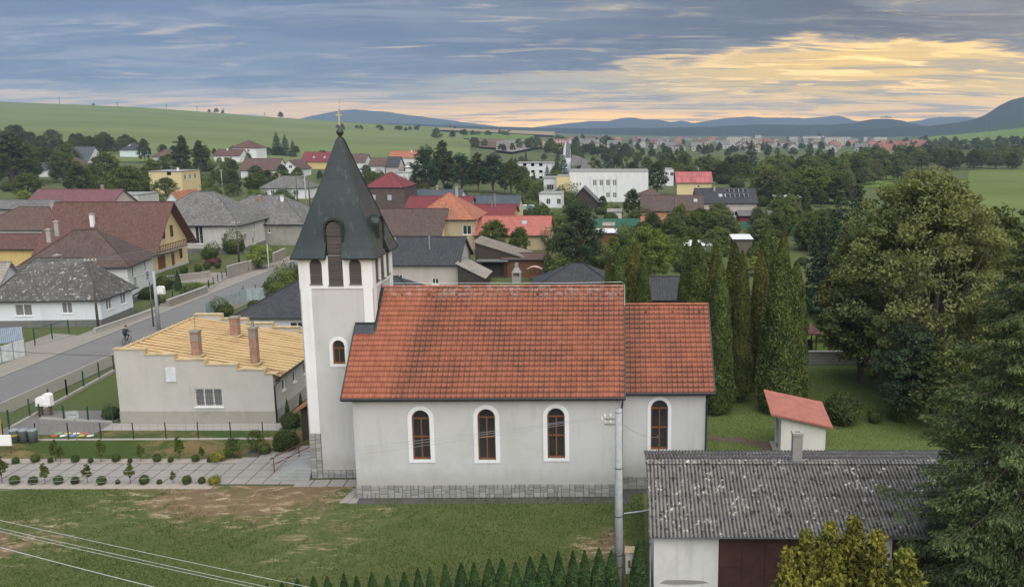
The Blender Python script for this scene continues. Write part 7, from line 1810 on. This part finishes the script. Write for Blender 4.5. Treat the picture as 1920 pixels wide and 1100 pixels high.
# ------------------------------------------------------------------ fences and walls of the street
green_post = plain('green_post', (.03, .075, .05), .5, .2); mesh_wire = plain('mesh_wire', (.10, .13, .12), .5, .4)
def mesh_fence(label, pts, h, base_h=.0, post_every=2.4, postmat=None, wires=True, step=.28, rail=False, post=.04):
    """posts, wire mesh and a base wall along a line of world points"""
    root = thing('mesh_fence', label, 'fence', (*pts[0], 0))
    o0 = Vector((*pts[0], 0)); wm = MB()
    for a, b in zip(pts[:-1], pts[1:]):
        a, b = Vector((*a, 0)) - o0, Vector((*b, 0)) - o0; d = b - a; n = max(1, round(d.length / post_every)); ang = math.atan2(d.y, d.x)
        for i in range(n + 1):
            p = a + d * (i / n); q = MB(); q.box((p.x, p.y, (h + base_h) / 2), (post * 2, post * 2, h + base_h)); q.build('post', postmat or green_post, root)
        if base_h: q = MB(); c = (a + b) / 2; q.box((c.x, c.y, base_h / 2 - .1), (d.length, .22, base_h + .2), ang); q.build('base_wall', concrete, root)
        if wires:
            m = int(d.length / step)
            for i in range(m):
                p = a + d * (i / m); wm.tube([(p.x, p.y, base_h), (p.x, p.y, base_h + h - .06)], .005, 3, False)
            for k in range(6): z = base_h + .05 + (h - .12) * k / 5; wm.tube([(a.x, a.y, z), (b.x, b.y, z)], .006 if k in (0, 5) else .004, 3, False)
        if rail:
            q = MB(); q.tube([(a.x, a.y, base_h + h - .04), (b.x, b.y, base_h + h - .04)], .025, 5); q.build('rail', postmat or green_post, root)
    if wires: tag(wm.build('wire_mesh', mesh_wire, root), kind='stuff')
    return root
A, B = at_z(18, 806), at_z(214, 697)
mesh_fence('green mesh fence on a concrete kerb along the right side of the street', [A, ((A[0] + B[0]) / 2, (A[1] + B[1]) / 2), B], 1.25, .22)
mesh_fence('green mesh fence closing off the small side lawn', [at_z(75, 785), at_z(212, 792)], 1.0, .12, 2.2)
mesh_fence('low open fence of thin black posts before the grey gable wall', [(-41.6, 51.6), (-22.2, 51.9)], 1.15, .05, 2.15, dark_metal, True, .6, False, .025)
gtf = [at_z(66, 648), at_z(130, 630)]
mesh_fence('green framed mesh gate and fence before the white cottage', gtf, 1.5, .2, 1.7, green_post, True, .2, True)
wg = thing('metal_gate', 'white sheet metal driveway gate beside the street', 'gate', (*at_z(-20, 690), 0)); a = at_z(-20, 690); b = at_z(48, 668)
d = (b[0] - a[0], b[1] - a[1])
for i in range(3): q = MB(); c = ((i + .5) / 3 * d[0], (i + .5) / 3 * d[1]); q.box((*c, .85), (math.hypot(*d) / 3 - .06, .05, 1.5), math.atan2(d[1], d[0])); q.build('gate_panel', plain('gate_white', (.52, .56, .58), .4), wg)
for i in range(4): q = MB(); q.box((i / 3 * d[0], i / 3 * d[1], .9), (.09, .09, 1.8)); q.build('gate_post', galv, wg)
bf = thing('slat_fence', 'pale blue upright slat fence in the cottage yard', 'fence', (*at_z(-15, 645), 0)); a = at_z(-15, 645); b = at_z(44, 640); d = (b[0] - a[0], b[1] - a[1])
for i in range(16): q = MB(); q.box(((i + .5) / 16 * d[0], (i + .5) / 16 * d[1], .75), (math.hypot(*d) / 16 * .8, .03, 1.5), math.atan2(d[1], d[0])); q.build('slat', plain('slat_blue', (.30, .37, .50), .6), bf)
stone_wall = ground_mat('rubble_wall', (.24, .225, .20), .45, 2.2, .6, .95, 6.0)
def low_wall(label, p, q, h, t=.3, mat=None, cap=True):
    a, b = at_z(*p), at_z(*q); d = Vector((b[0] - a[0], b[1] - a[1], 0)); r = thing('garden_wall', label, 'wall', (*a, 0), math.atan2(d.y, d.x))
    MB().span(0, d.length, 0, t, -.2, h).build('wall', mat or stone_wall, r)
    if cap:
        n = max(1, int(d.length / 1.2))
        for i in range(n): MB().span(i * d.length / n + .01, (i + 1) * d.length / n - .01, -.05, t + .05, h, h + .07).build('coping', concrete, r)
    return r
low_wall('low concrete kerb wall turning the cottage corner', (180, 627), (292, 588), .55, .25, concrete)
low_wall('rough stone garden wall below the flower garden', (318, 577), (390, 550), .9)
low_wall('stone street wall with pillars, section before the light grey house', (430, 522), (466, 512), 1.7)
low_wall('stone street wall with pillars, section by the weeping bush', (471, 510), (501, 496), 1.6)
low_wall('stone street wall with pillars, furthest section', (515, 493), (537, 483), 1.5)
low_wall('terrace wall in front of the yellow house', (310, 530), (395, 520), .8)
sf = thing('sheet_fence', 'blue-grey sheet fence along the street by the anthracite roof', 'fence', (*at_z(385, 594), 0)); a = at_z(385, 594); b = at_z(462, 565); d = (b[0] - a[0], b[1] - a[1])
for i in range(6): q = MB(); q.box(((i + .5) / 6 * d[0], (i + .5) / 6 * d[1], .8), (math.hypot(*d) / 6 - .04, .05, 1.6), math.atan2(d[1], d[0])); q.build('fence_panel', plain('fence_bluegrey', (.26, .31, .34), .6), sf)
sf2 = thing('sheet_fence', 'blue-grey sheet fence turning away from the street', 'fence', (*b, 0)); c2 = at_z(512, 562); d2 = (c2[0] - b[0], c2[1] - b[1])
for i in range(4): q = MB(); q.box(((i + .5) / 4 * d2[0], (i + .5) / 4 * d2[1], .8), (math.hypot(*d2) / 4 - .04, .05, 1.6), math.atan2(d2[1], d2[0])); q.build('fence_panel', plain('fence_bluegrey', (.26, .31, .34), .6), sf2)
mesh_fence('dark garden railing in front of the flower garden', [at_z(300, 575), at_z(392, 545), at_z(425, 522)], 1.1, .3, 2.4, dark_metal, True, .35)
mesh_fence('fence with thin posts on the street side of the anthracite house', [at_z(480, 553), at_z(560, 520)], 1.1, .2, 2.4, dark_metal, True, .5)
X0, Y0 = at_z(1130, 432); gn = MB(); gn.box((0, 0, .9), (26, .04, 1.8)); tag(gn.build('green_netting', plain('net_green', (.05, .16, .12), .7), None, (X0 + 8, 172, 0)), 'green netting fence in front of the orange bungalow', 'fence')
gn = MB(); gn.box((0, 0, .8), (30, .04, 1.6)); tag(gn.build('green_netting', plain('net_green', (.05, .16, .12), .7), None, (38, 168, 0)), 'green netting fence behind the light green tree', 'fence')
X, Y = at_z(990, 400); ct = thing('container', 'pale blue steel container beside the slate-blue gabled house', 'container', (at_z(977, 402)[0], at_z(977, 402)[1], 0)); w_ = 24 / FPX * at_z(977, 402)[1]
MB().span(0, w_, 0, 2.4, 0, 2.1).build('body', plain('container_blue', (.32, .42, .50), .5), ct); MB().span(-.05, w_ + .05, -.05, 2.45, 2.1, 2.2).build('roof', plain('white_sheet', (.6, .62, .64)), ct)
for i in range(5): MB().span(.05 + i * w_ / 5, .12 + i * w_ / 5, -.04, 0, .05, 2.05).build('rib', plain('container_blue', (.32, .42, .50), .5), ct)
# ------------------------------------------------------------------ the far town
def tiny_house(wm, rm, L=10, W=8, hw=4.2, rise=3.2, kind='gx'):
    m = MB()
    for sd, ln in (('f', L), ('r', W), ('b', L), ('l', W)): wall(m, 0, ln, -4.0, hw, [], SIDE[sd](L, W))
    if kind == 'gx':
        m.face([(0, 0, hw), (0, W, hw), (0, W / 2, hw + rise)][::-1]); m.face([(L, 0, hw), (L, W, hw), (L, W / 2, hw + rise)])
    wmesh = m.mesh('wall', wm); g = MB()
    n = max(2, int(L / 3.2))
    for z in ([1.0] if hw < 5 else [1.0 + 2.9 * k for k in range(int(hw / 2.9))]):
        for i in range(n): x = L * (i + .5) / n; g.face([(x - .6, -.03, z), (x + .6, -.03, z), (x + .6, -.03, z + 1.3), (x - .6, -.03, z + 1.3)])
    return (wmesh, roof_mesh(roof_polys(kind, L, W, .4, hw, rise), rm), g.mesh('windows', glass()))
t_wall = plaster('town_wall', (.42, .41, .39), .15); t_wall2 = plaster('town_wall_beige', (.40, .36, .29), .15); t_red = plain('town_roof_red', (.20, .085, .065)); t_brn = plain('town_roof_brown', (.11, .075, .065)); t_gry = plain('town_roof_grey', (.14, .14, .14)); t_org = plain('town_roof_orange', (.22, .11, .07))
TP = [('white-walled distant house with brown roof in the far town', tiny_house(t_wall, t_brn)), ('pale distant house with red roof in the far town', tiny_house(t_wall2, t_red)), ('distant house with grey roof in the far town', tiny_house(t_wall, t_gry, 11, 9, 4.6, 3.6)),
      ('cream distant house with orange roof in the far town', tiny_house(t_wall2, t_org, 9, 8, 4.0, 3.4)), ('distant pinkish house with hipped roof in the far town', tiny_house(t_wall, t_brn, 10, 9, 4.6, 3.0, 'hip'))]
FP = [('white distant apartment block with flat roof in the far town', tiny_house(t_wall, r_flat, 24, 11, 11, .3, 'flat')), ('pale yellow distant apartment block in the far town', tiny_house(t_wall2, r_flat, 20, 11, 9, .3, 'flat'))]
rt = random.Random(21)
def far_house(P, px, py, group=None):
    lab, (a, b, c) = P; X, Y = at_land(px, py); o = thing('distant_house' if 'block' not in lab else 'distant_block', lab, 'house' if 'block' not in lab else 'building', (X, Y, lz(X, Y)), R(rt.choice((-25, -10, 0, 12, 30, 90, 75))), group or lab + 's')
    link('wall', a, o); link('roof', b, o); tag(link('window_row', c, o), kind='stuff')
for k in range(46): far_house(TP[rt.choice((0, 0, 2, 2, 3, 4, 1))], rt.uniform(1065, 1340), rt.uniform(262, 283))
for k in range(46): far_house(TP[rt.choice((0, 1, 2, 2, 3, 4))], rt.uniform(1330, 1660), rt.uniform(264, 286))
for k in range(26): far_house(TP[rt.choice((1, 1, 3, 4, 1))], rt.uniform(1630, 1765), rt.uniform(272, 291))
for k in range(16): far_house(FP[rt.choice((0, 0, 1))], rt.uniform(1290, 1640), rt.uniform(266, 274))
far_house(('pink-walled distant house on the slope left of the far town', tiny_house(plaster('w_pinkish', (.52, .34, .33), .1), r_brown, 14, 9, 6, .3, 'flat')), 1038, 271, 'row houses left of the far town')
far_house(('beige flat distant house on the slope left of the far town', tiny_house(w_beige, r_flat, 14, 9, 6, .3, 'flat')), 1057, 271, 'row houses left of the far town')
X, Y = at_land(1537, 268); fc = thing('far_church', 'tiny pale church with steep spire in the far town', 'church', (X, Y, 0))
s_ = Y / FPX
MB().span(-4 * s_, 4 * s_, -3, 3, -2, 12 * s_).build('tower', w_white, fc); MB().tube([(0, 0, 12 * s_), (0, 0, 22 * s_)], [5 * s_, .1], 8).build('spire', r_anth, fc)
MB().span(5 * s_, 24 * s_, -8, 8, -2, 4 * s_).build('nave', w_white, fc); q = MB(); q.prism([(4 * s_, 4 * s_), (25 * s_, 4 * s_), (23 * s_, 8 * s_), (6 * s_, 8 * s_)], -8, 8); q.build('roof', r_grey, fc)

# ------------------------------------------------------------------ cyclist, pedestrian, street things
def skin_body(name, joints, bones, mat, parent):
    me = bpy.data.meshes.new(name); me.from_pydata([j[:3] for j in joints], bones, []); o = bpy.data.objects.new(name, me); COL.objects.link(o)
    md = o.modifiers.new('skin', 'SKIN'); sv = me.skin_vertices[0].data
    for i, j in enumerate(joints): sv[i].radius = (j[3], j[4] if len(j) > 4 else j[3]); sv[i].use_root = (i == 0)
    sb_ = o.modifiers.new('sub', 'SUBSURF'); sb_.levels = 2; sb_.render_levels = 2
    bpy.context.view_layer.update(); dg = bpy.context.evaluated_depsgraph_get(); m2 = bpy.data.meshes.new_from_object(o.evaluated_get(dg)); bpy.data.objects.remove(o)
    m2.materials.clear(); m2.materials.append(mat); m2.polygons.foreach_set('use_smooth', [True] * len(m2.polygons)); return link(name, m2, parent)
def band_mat(name, bands, axis=2):
    m, t, b = new_mat(name); z = t.sep(obj_coord(t))[axis]; c = bands[0][1]; c = (*c, 1)
    for lim, col in bands[1:]: c = t.mix(t.m('GREATER_THAN', z, lim), c, col)
    t.set(b, 'Base Color', c); b.inputs['Roughness'].default_value = .8; return m
BX, BY = at_z(238, 644)
skin_c = (.38, .22, .15); dk = (.02, .022, .03)
cyc = thing('person', 'person in dark clothes with backpack riding a bicycle along the street', 'person', (BX, BY, 0), R(96))
# heading along local +x; seat at x=-.25
J = [(-.22, 0, .98, .13, .16), (-.14, 0, 1.15, .13, .16), (-.02, 0, 1.36, .12, .18), (.03, 0, 1.48, .07), (.06, 0, 1.54, .055), (.10, 0, 1.63, .085, .08), (.10, 0, 1.74, .08, .075),
     (-.18, .10, .94, .085), (.14, .12, .72, .065), (.02, .12, .34, .045), (.04, .12, .27, .04), (.15, .12, .25, .03),
     (-.18, -.10, .94, .085), (.20, -.12, .86, .065), (.16, -.12, .52, .045), (.16, -.12, .45, .04), (.27, -.12, .43, .03),
     (.0, .20, 1.40, .055), (.16, .25, 1.18, .045), (.42, .24, 1.10, .035), (.50, .24, 1.09, .035), (.0, -.20, 1.40, .055), (.16, -.25, 1.18, .045), (.42, -.24, 1.10, .035), (.50, -.24, 1.09, .035)]
Bn = [(0, 1), (1, 2), (2, 3), (3, 4), (4, 5), (5, 6), (0, 7), (7, 8), (8, 9), (9, 10), (10, 11), (0, 12), (12, 13), (13, 14), (14, 15), (15, 16), (2, 17), (17, 18), (18, 19), (19, 20), (2, 21), (21, 22), (22, 23), (23, 24)]
skin_body('body', J, Bn, band_mat('rider', [(0, (.12, .12, .12)), (.30, skin_c), (.62, dk), (1.50, skin_c)]), cyc)
hm_ = MB(); hm_.smooth = True; hm_.lathe([(.095, 1.68), (.10, 1.73), (.09, 1.79), (.05, 1.83), (.0, 1.84)], 14, (.09, 0)); hm_.build('hair', plain('dark_hair', (.02, .015, .012)), cyc)
bp_ = MB(); bp_.box((-.24, 0, 1.26), (.17, .30, .42), rot=Matrix.Rotation(R(18), 3, 'Y')); bp_.build('backpack', plain('backpack', (.025, .025, .035)), cyc)
for sy_ in (.24, -.24):
    hd = MB()
    for f_ in range(4): hd.tube([(.50, sy_ + (f_ - 1.5) * .02, 1.10), (.545, sy_ + (f_ - 1.5) * .022, 1.105), (.565, sy_ + (f_ - 1.5) * .022, 1.075), (.545, sy_ + (f_ - 1.5) * .02, 1.05)], .0095, 5)
    hd.tube([(.49, sy_ - .03, 1.09), (.52, sy_ - .055, 1.06)], .011, 5); hd.build('hand', plain('skin', skin_c), cyc)
bk = thing('bicycle', 'dark mountain bicycle ridden along the street', 'bicycle', (BX, BY, 0), R(96))
tyre = plain('tyre', (.012, .012, .013), .8); fr_m = plain('bike_frame', (.03, .03, .035), .35)
for cx in (-.52, .56):
    w_ = MB(); w_.tube([(cx + .325 * math.cos(a * math.pi / 12), 0, .35 + .325 * math.sin(a * math.pi / 12)) for a in range(25)], .025, 6, False); wh = w_.build('wheel', tyre, bk)
    s_ = MB(); [s_.tube([(cx, 0, .35), (cx + .31 * math.cos(a * math.pi / 6), 0, .35 + .31 * math.sin(a * math.pi / 6))], .003, 3) for a in range(12)]; s_.cyl((cx, -.0, .33), .03, .04, 8); s_.build('spokes', galv, wh)
f_ = MB(); BB = (-.02, 0, .30); ST = (-.20, 0, .82); HT_ = (.40, 0, .88); HB = (.44, 0, .72)
for a, b in ((BB, ST), (ST, HT_), (BB, HB), (HT_, HB), (BB, (-.52, 0, .35)), (ST, (-.52, 0, .35)), (HB, (.56, 0, .35))): f_.tube([a, b], .022, 6)
f_.build('frame', fr_m, bk)
f_ = MB(); f_.tube([HT_, (.43, 0, 1.04), (.50, 0, 1.08)], .018, 6); f_.tube([(.52, -.32, 1.07), (.50, 0, 1.08), (.52, .32, 1.07)], .016, 6); f_.build('handlebar', fr_m, bk)
f_ = MB(); f_.box((-.24, 0, .86), (.26, .13, .06)); f_.build('saddle', tyre, bk)
f_ = MB(); f_.cyl((-.02, -.09, .29), .02, .18, 6); f_.box((.03, .13, .24), (.10, .09, .03)); f_.box((.15, -.13, .42), (.10, .09, .03)); f_.tube([BB, (.03, .10, .25)], .012, 4); f_.tube([BB, (.12, -.10, .42)], .012, 4); f_.build('crank', fr_m, bk)
PX_, PY_ = at_z(459, 563)
ped = thing('person', 'person in a dark shirt standing behind the blue-grey sheet fence', 'person', (PX_, PY_ - .2, 0), R(-80))
J = [(0, 0, .95, .13, .16), (0, 0, 1.15, .12, .15), (0, 0, 1.40, .11, .19), (0, 0, 1.50, .06), (.01, 0, 1.56, .055), (.02, 0, 1.64, .085, .08), (.02, 0, 1.74, .075, .07),
     (0, .10, .88, .085), (.02, .11, .50, .06), (0, .11, .10, .04), (.14, .12, .05, .035), (0, -.10, .88, .085), (.02, -.11, .50, .06), (0, -.11, .10, .04), (.14, -.12, .05, .035),
     (0, .22, 1.40, .05), (.0, .27, 1.12, .04), (.10, .27, .88, .032), (0, -.22, 1.40, .05), (0, -.27, 1.12, .04), (.10, -.27, .88, .032)]
Bn = [(0, 1), (1, 2), (2, 3), (3, 4), (4, 5), (5, 6), (0, 7), (7, 8), (8, 9), (9, 10), (0, 11), (11, 12), (12, 13), (13, 14), (2, 15), (15, 16), (16, 17), (2, 18), (18, 19), (19, 20)]
skin_body('body', J, Bn, band_mat('pedestrian', [(0, (.05, .05, .05)), (.12, (.05, .06, .09)), (.92, (.03, .03, .04)), (1.50, skin_c)]), ped)
hm_ = MB(); hm_.smooth = True; hm_.lathe([(.09, 1.70), (.092, 1.75), (.08, 1.80), (.04, 1.83), (.0, 1.84)], 14, (.01, 0)); hm_.build('hair', plain('brown_hair', (.05, .03, .02)), ped)

bin_mat = plain('bin_plastic', (.13, .16, .18), .5); bin_lid = plain('bin_lid', (.20, .23, .25), .5)
for i, (px, lab) in enumerate(((29, 'round grey dustbin with a yellow band by the yard fence'), (46, 'middle one of three round dustbins by the yard fence'), (63, 'round dustbin nearest the black fence posts'))):
    X, Y = at_z(px, 829); b_ = thing('dustbin', lab, 'dustbin', (X, Y, 0)); m = MB(); m.smooth = True; m.lathe([(0, .0), (.23, .01), (.29, .82), (.30, .86)], 18); m.build('body', bin_mat, b_)
    m = MB(); m.smooth = True; m.lathe([(.31, .84), (.32, .88), (.28, .93), (.10, .97), (0, .98)], 18); m.build('lid', bin_lid, b_)
    if i == 0: m = MB(); m.lathe([(.268, .50), (.277, .62)], 18); m.build('band', plain('bin_yellow', (.45, .35, .05)), b_)
X, Y = at_z(4, 822); rs_ = thing('road_sign', 'round red-rimmed road sign on a yellowish pole', 'sign', (X, Y, 0)); zs = at_y(0, 750, Y)[1]
m = MB(); m.tube([(0, 0, 0), (0, 0, zs + .3)], .035, 8); m.build('pole', plain('sign_pole', (.42, .36, .12), .6), rs_)
for r_, dz, col, nm in ((.36, .0, (.45, .03, .04), 'rim'), (.27, -.006, (.78, .78, .78), 'face')):
    m = MB(); m.face([(-.12 + r_ * math.cos(a * math.pi / 12), -.05 + dz, zs + r_ * math.sin(a * math.pi / 12)) for a in range(24)]); m.face([(-.12 + r_ * math.cos(a * math.pi / 12), -.03, zs + r_ * math.sin(a * math.pi / 12)) for a in range(24)][::-1])
    m.build(nm, plain('sign_' + nm, col, .4, var=.05), rs_)
m = MB(); m.span(-.28, .06, -.062, -.058, zs - .07, zs + .07); m.build('symbol', plain('sign_black', (.02, .02, .02)), rs_)
X, Y = at_z(8, 850); wbx = thing('notice_board', 'white notice board on two legs beside the dustbins', 'board', (X, Y, 0)); m = MB(); m.span(-.6, .55, -.04, .04, .55, 1.25); m.build('panel', white_pvc, wbx)
for dx in (-.45, .4): m = MB(); m.box((dx, .03, .35), (.08, .06, .75)); m.build('leg', w_wood, wbx)
X, Y = at_z(145, 829); nb = thing('sign_board', 'slanting grey name board on a thin post by the yard', 'sign', (X, Y, 0)); zt = at_y(142, 777, Y)[1]
m = MB(); m.tube([(0, 0, 0), (0, 0, zt + .3)], .025, 6); m.build('post', galv, nb)
m = MB(); m.box((-.1, -.04, zt), (.82, .03, .50), rot=Matrix.Rotation(R(-5), 3, 'Y')); bd = m.build('board', plain('board_grey', (.34, .38, .40), .5), nb)
m = MB()
for i in range(7): m.box((-.32 + i * .075, -.058, zt + .02 - i * .006), (.05 + .012 * (i % 3), .004, .035))
tag(m.build('lettering', plain('board_text', (.08, .08, .07)), bd), kind='stuff')
X, Y = at_z(88, 778); mbx = thing('meter_boxes', 'pair of white domed meter boxes on a brown stand by the gate', 'meter box', (X, Y, 0))
for dx, h_, w_ in ((-.22, 1.25, .36), (.2, 1.5, .28)): m = MB(); m.prism([(dx - w_, .75), (dx + w_, .75), (dx + w_, h_), (dx + w_ * .8, h_ + .12), (dx, h_ + .17), (dx - w_ * .8, h_ + .12), (dx - w_, h_)], -.22 + (.03 if dx > 0 else 0), .22 - (.03 if dx > 0 else 0)); m.build('box', white_pvc, mbx)
for dx in (-.35, .3): m = MB(); m.box((dx, 0, .37), (.12, .2, .76)); m.build('stand', w_wood, mbx)
X, Y = at_z(303, 562); wb2 = thing('meter_box', 'white meter box with rounded top on the garden wall', 'meter box', (X, Y, 0)); m = MB(); m.prism([(-.45, .7), (.45, .7), (.45, 1.5), (.3, 1.7), (-.3, 1.7), (-.45, 1.5)], -.2, .2); m.build('box', white_pvc, wb2); m = MB(); m.box((0, 0, .35), (.5, .25, .7)); m.build('stand', concrete, wb2)
# painted children's figures on the yard asphalt
rp = random.Random(3); pf = tag(link('ground_painting', None, None, (*at_z(140, 814), .012)), kind='structure')
for i, col in enumerate(((.55, .08, .06), (.75, .75, .72), (.12, .25, .55), (.65, .5, .08), (.75, .75, .72), (.2, .4, .2), (.6, .45, .1), (.75, .75, .72), (.5, .1, .1))):
    m = MB(); cx = -1.2 + (i % 5) * .6; cy_ = -.25 + (i // 5) * .42; m.face([(cx + rp.uniform(.16, .3) * math.cos(a * math.pi / 5), cy_ + rp.uniform(.12, .22) * math.sin(a * math.pi / 5), .001 * i) for a in range(10)])
    m.build('painted_shape', plain('paint_%d' % (i % 8), col, .8, var=.15, scale=8), pf)
# farmyard things behind the nave
X, Y = at_z(969, 530); bb = thing('barbecue', 'grey stone garden barbecue with chimney behind the nave', 'barbecue', (X, Y, 0)); m = MB(); m.span(-.6, .6, -.3, .4, 0, .85); m.span(-.6, -.4, -.3, .4, .85, 1.4); m.span(.4, .6, -.3, .4, .85, 1.4); m.span(-.4, .4, .25, .4, .85, 1.4); m.build('hearth', ground_mat('bbq_stone', (.26, .25, .24), .4, 3), bb)
m = MB(); m.face([(-.65, -.35, 1.4), (.65, -.35, 1.4), (.25, 0, 2.1), (-.25, 0, 2.1)]); m.face([(.65, -.35, 1.4), (.65, .42, 1.4), (.25, .3, 2.1), (.25, 0, 2.1)]); m.face([(-.65, .42, 1.4), (-.65, -.35, 1.4), (-.25, 0, 2.1), (-.25, .3, 2.1)]); m.span(-.22, .22, -.02, .3, 2.08, 2.7); m.build('hood', ground_mat('bbq_stone', (.26, .25, .24), .4, 3), bb)
X, Y = at_z(1003, 526); sw_ = thing('garden_swing', 'garden swing seat with curved pink canopy behind the nave', 'swing', (X, Y, 0)); m = MB()
for i in range(5): a, b = -1 + i * .4, -.6 + i * .4; za, zb_ = 2.0 - .35 * a * a + .0, 2.0 - .35 * b * b; m.face([(a, -.6, za), (b, -.6, zb_), (b, .6, zb_), (a, .6, za)])
m.build('canopy', plain('pink_canvas', (.60, .42, .38)), sw_); m = MB(); [m.tube([(x, y, 0), (x * .7, 0, 1.85)], .03, 5) for x in (-.9, .9) for y in (-.5, .5)]; m.tube([(-.9, 0, 1.85), (.9, 0, 1.85)], .035, 5); m.build('frame', w_wood, sw_); m = MB(); m.span(-.7, .7, -.25, .25, .45, .55); m.span(-.7, .7, .2, .28, .55, 1.0); m.build('seat', w_wood, sw_)
X, Y = at_z(1110, 535); 
cr_ = thing('parked_car', 'small white car parked beside the left thuja clump', 'car', (at_z(1118, 540)[0], at_z(1118, 540)[1], 0)); m = MB(); m.prism([(-2, .3), (2, .3), (2, .75), (1.2, .85), (.6, 1.4), (-1.3, 1.42), (-1.9, .9)], -.8, .8); m.build('body', plain('car_white', (.7, .7, .7), .25), cr_)
m = MB(); m.prism([(-1.5, .92), (1.1, .88), (.56, 1.34), (-1.25, 1.36)], -.81, .81); m.build('side_window', glass(), cr_)
for x in (-1.2, 1.25): 
    for y in (-.8, .62): m = MB(); m.tube([(x, y, .32), (x, y + .18, .32)], .32, 14); m.build('wheel', tyre, cr_)

pp = MB(); pp.tube([(-.1, 41.0, .06), (1.0, 41.3, .06), (2.0, 41.9, .07)], .05, 8); tag(pp.build('drain_pipe', plain('pipe_grey', (.42, .47, .50), .4)), 'pale plastic pipe lying on the lawn between pole and garage', 'pipe')
# ------------------------------------------------------------------ evening haze
hz = MB(); hz.span(-7000, 7000, -150, 5900, -26, 185)
hm = bpy.data.materials.new('haze'); hm.use_nodes = True; _t = NT(hm.node_tree); _t.n.clear()
_v = _t.node('ShaderNodeVolumePrincipled'); _v.inputs['Color'].default_value = (.54, .71, 1.0, 1); _v.inputs['Density'].default_value = HAZE; _v.inputs['Anisotropy'].default_value = .25
_o = _t.node('ShaderNodeOutputMaterial'); _t.l.new(_v.outputs[0], _o.inputs['Volume'])
tag(hz.build('haze', hm), kind='stuff')
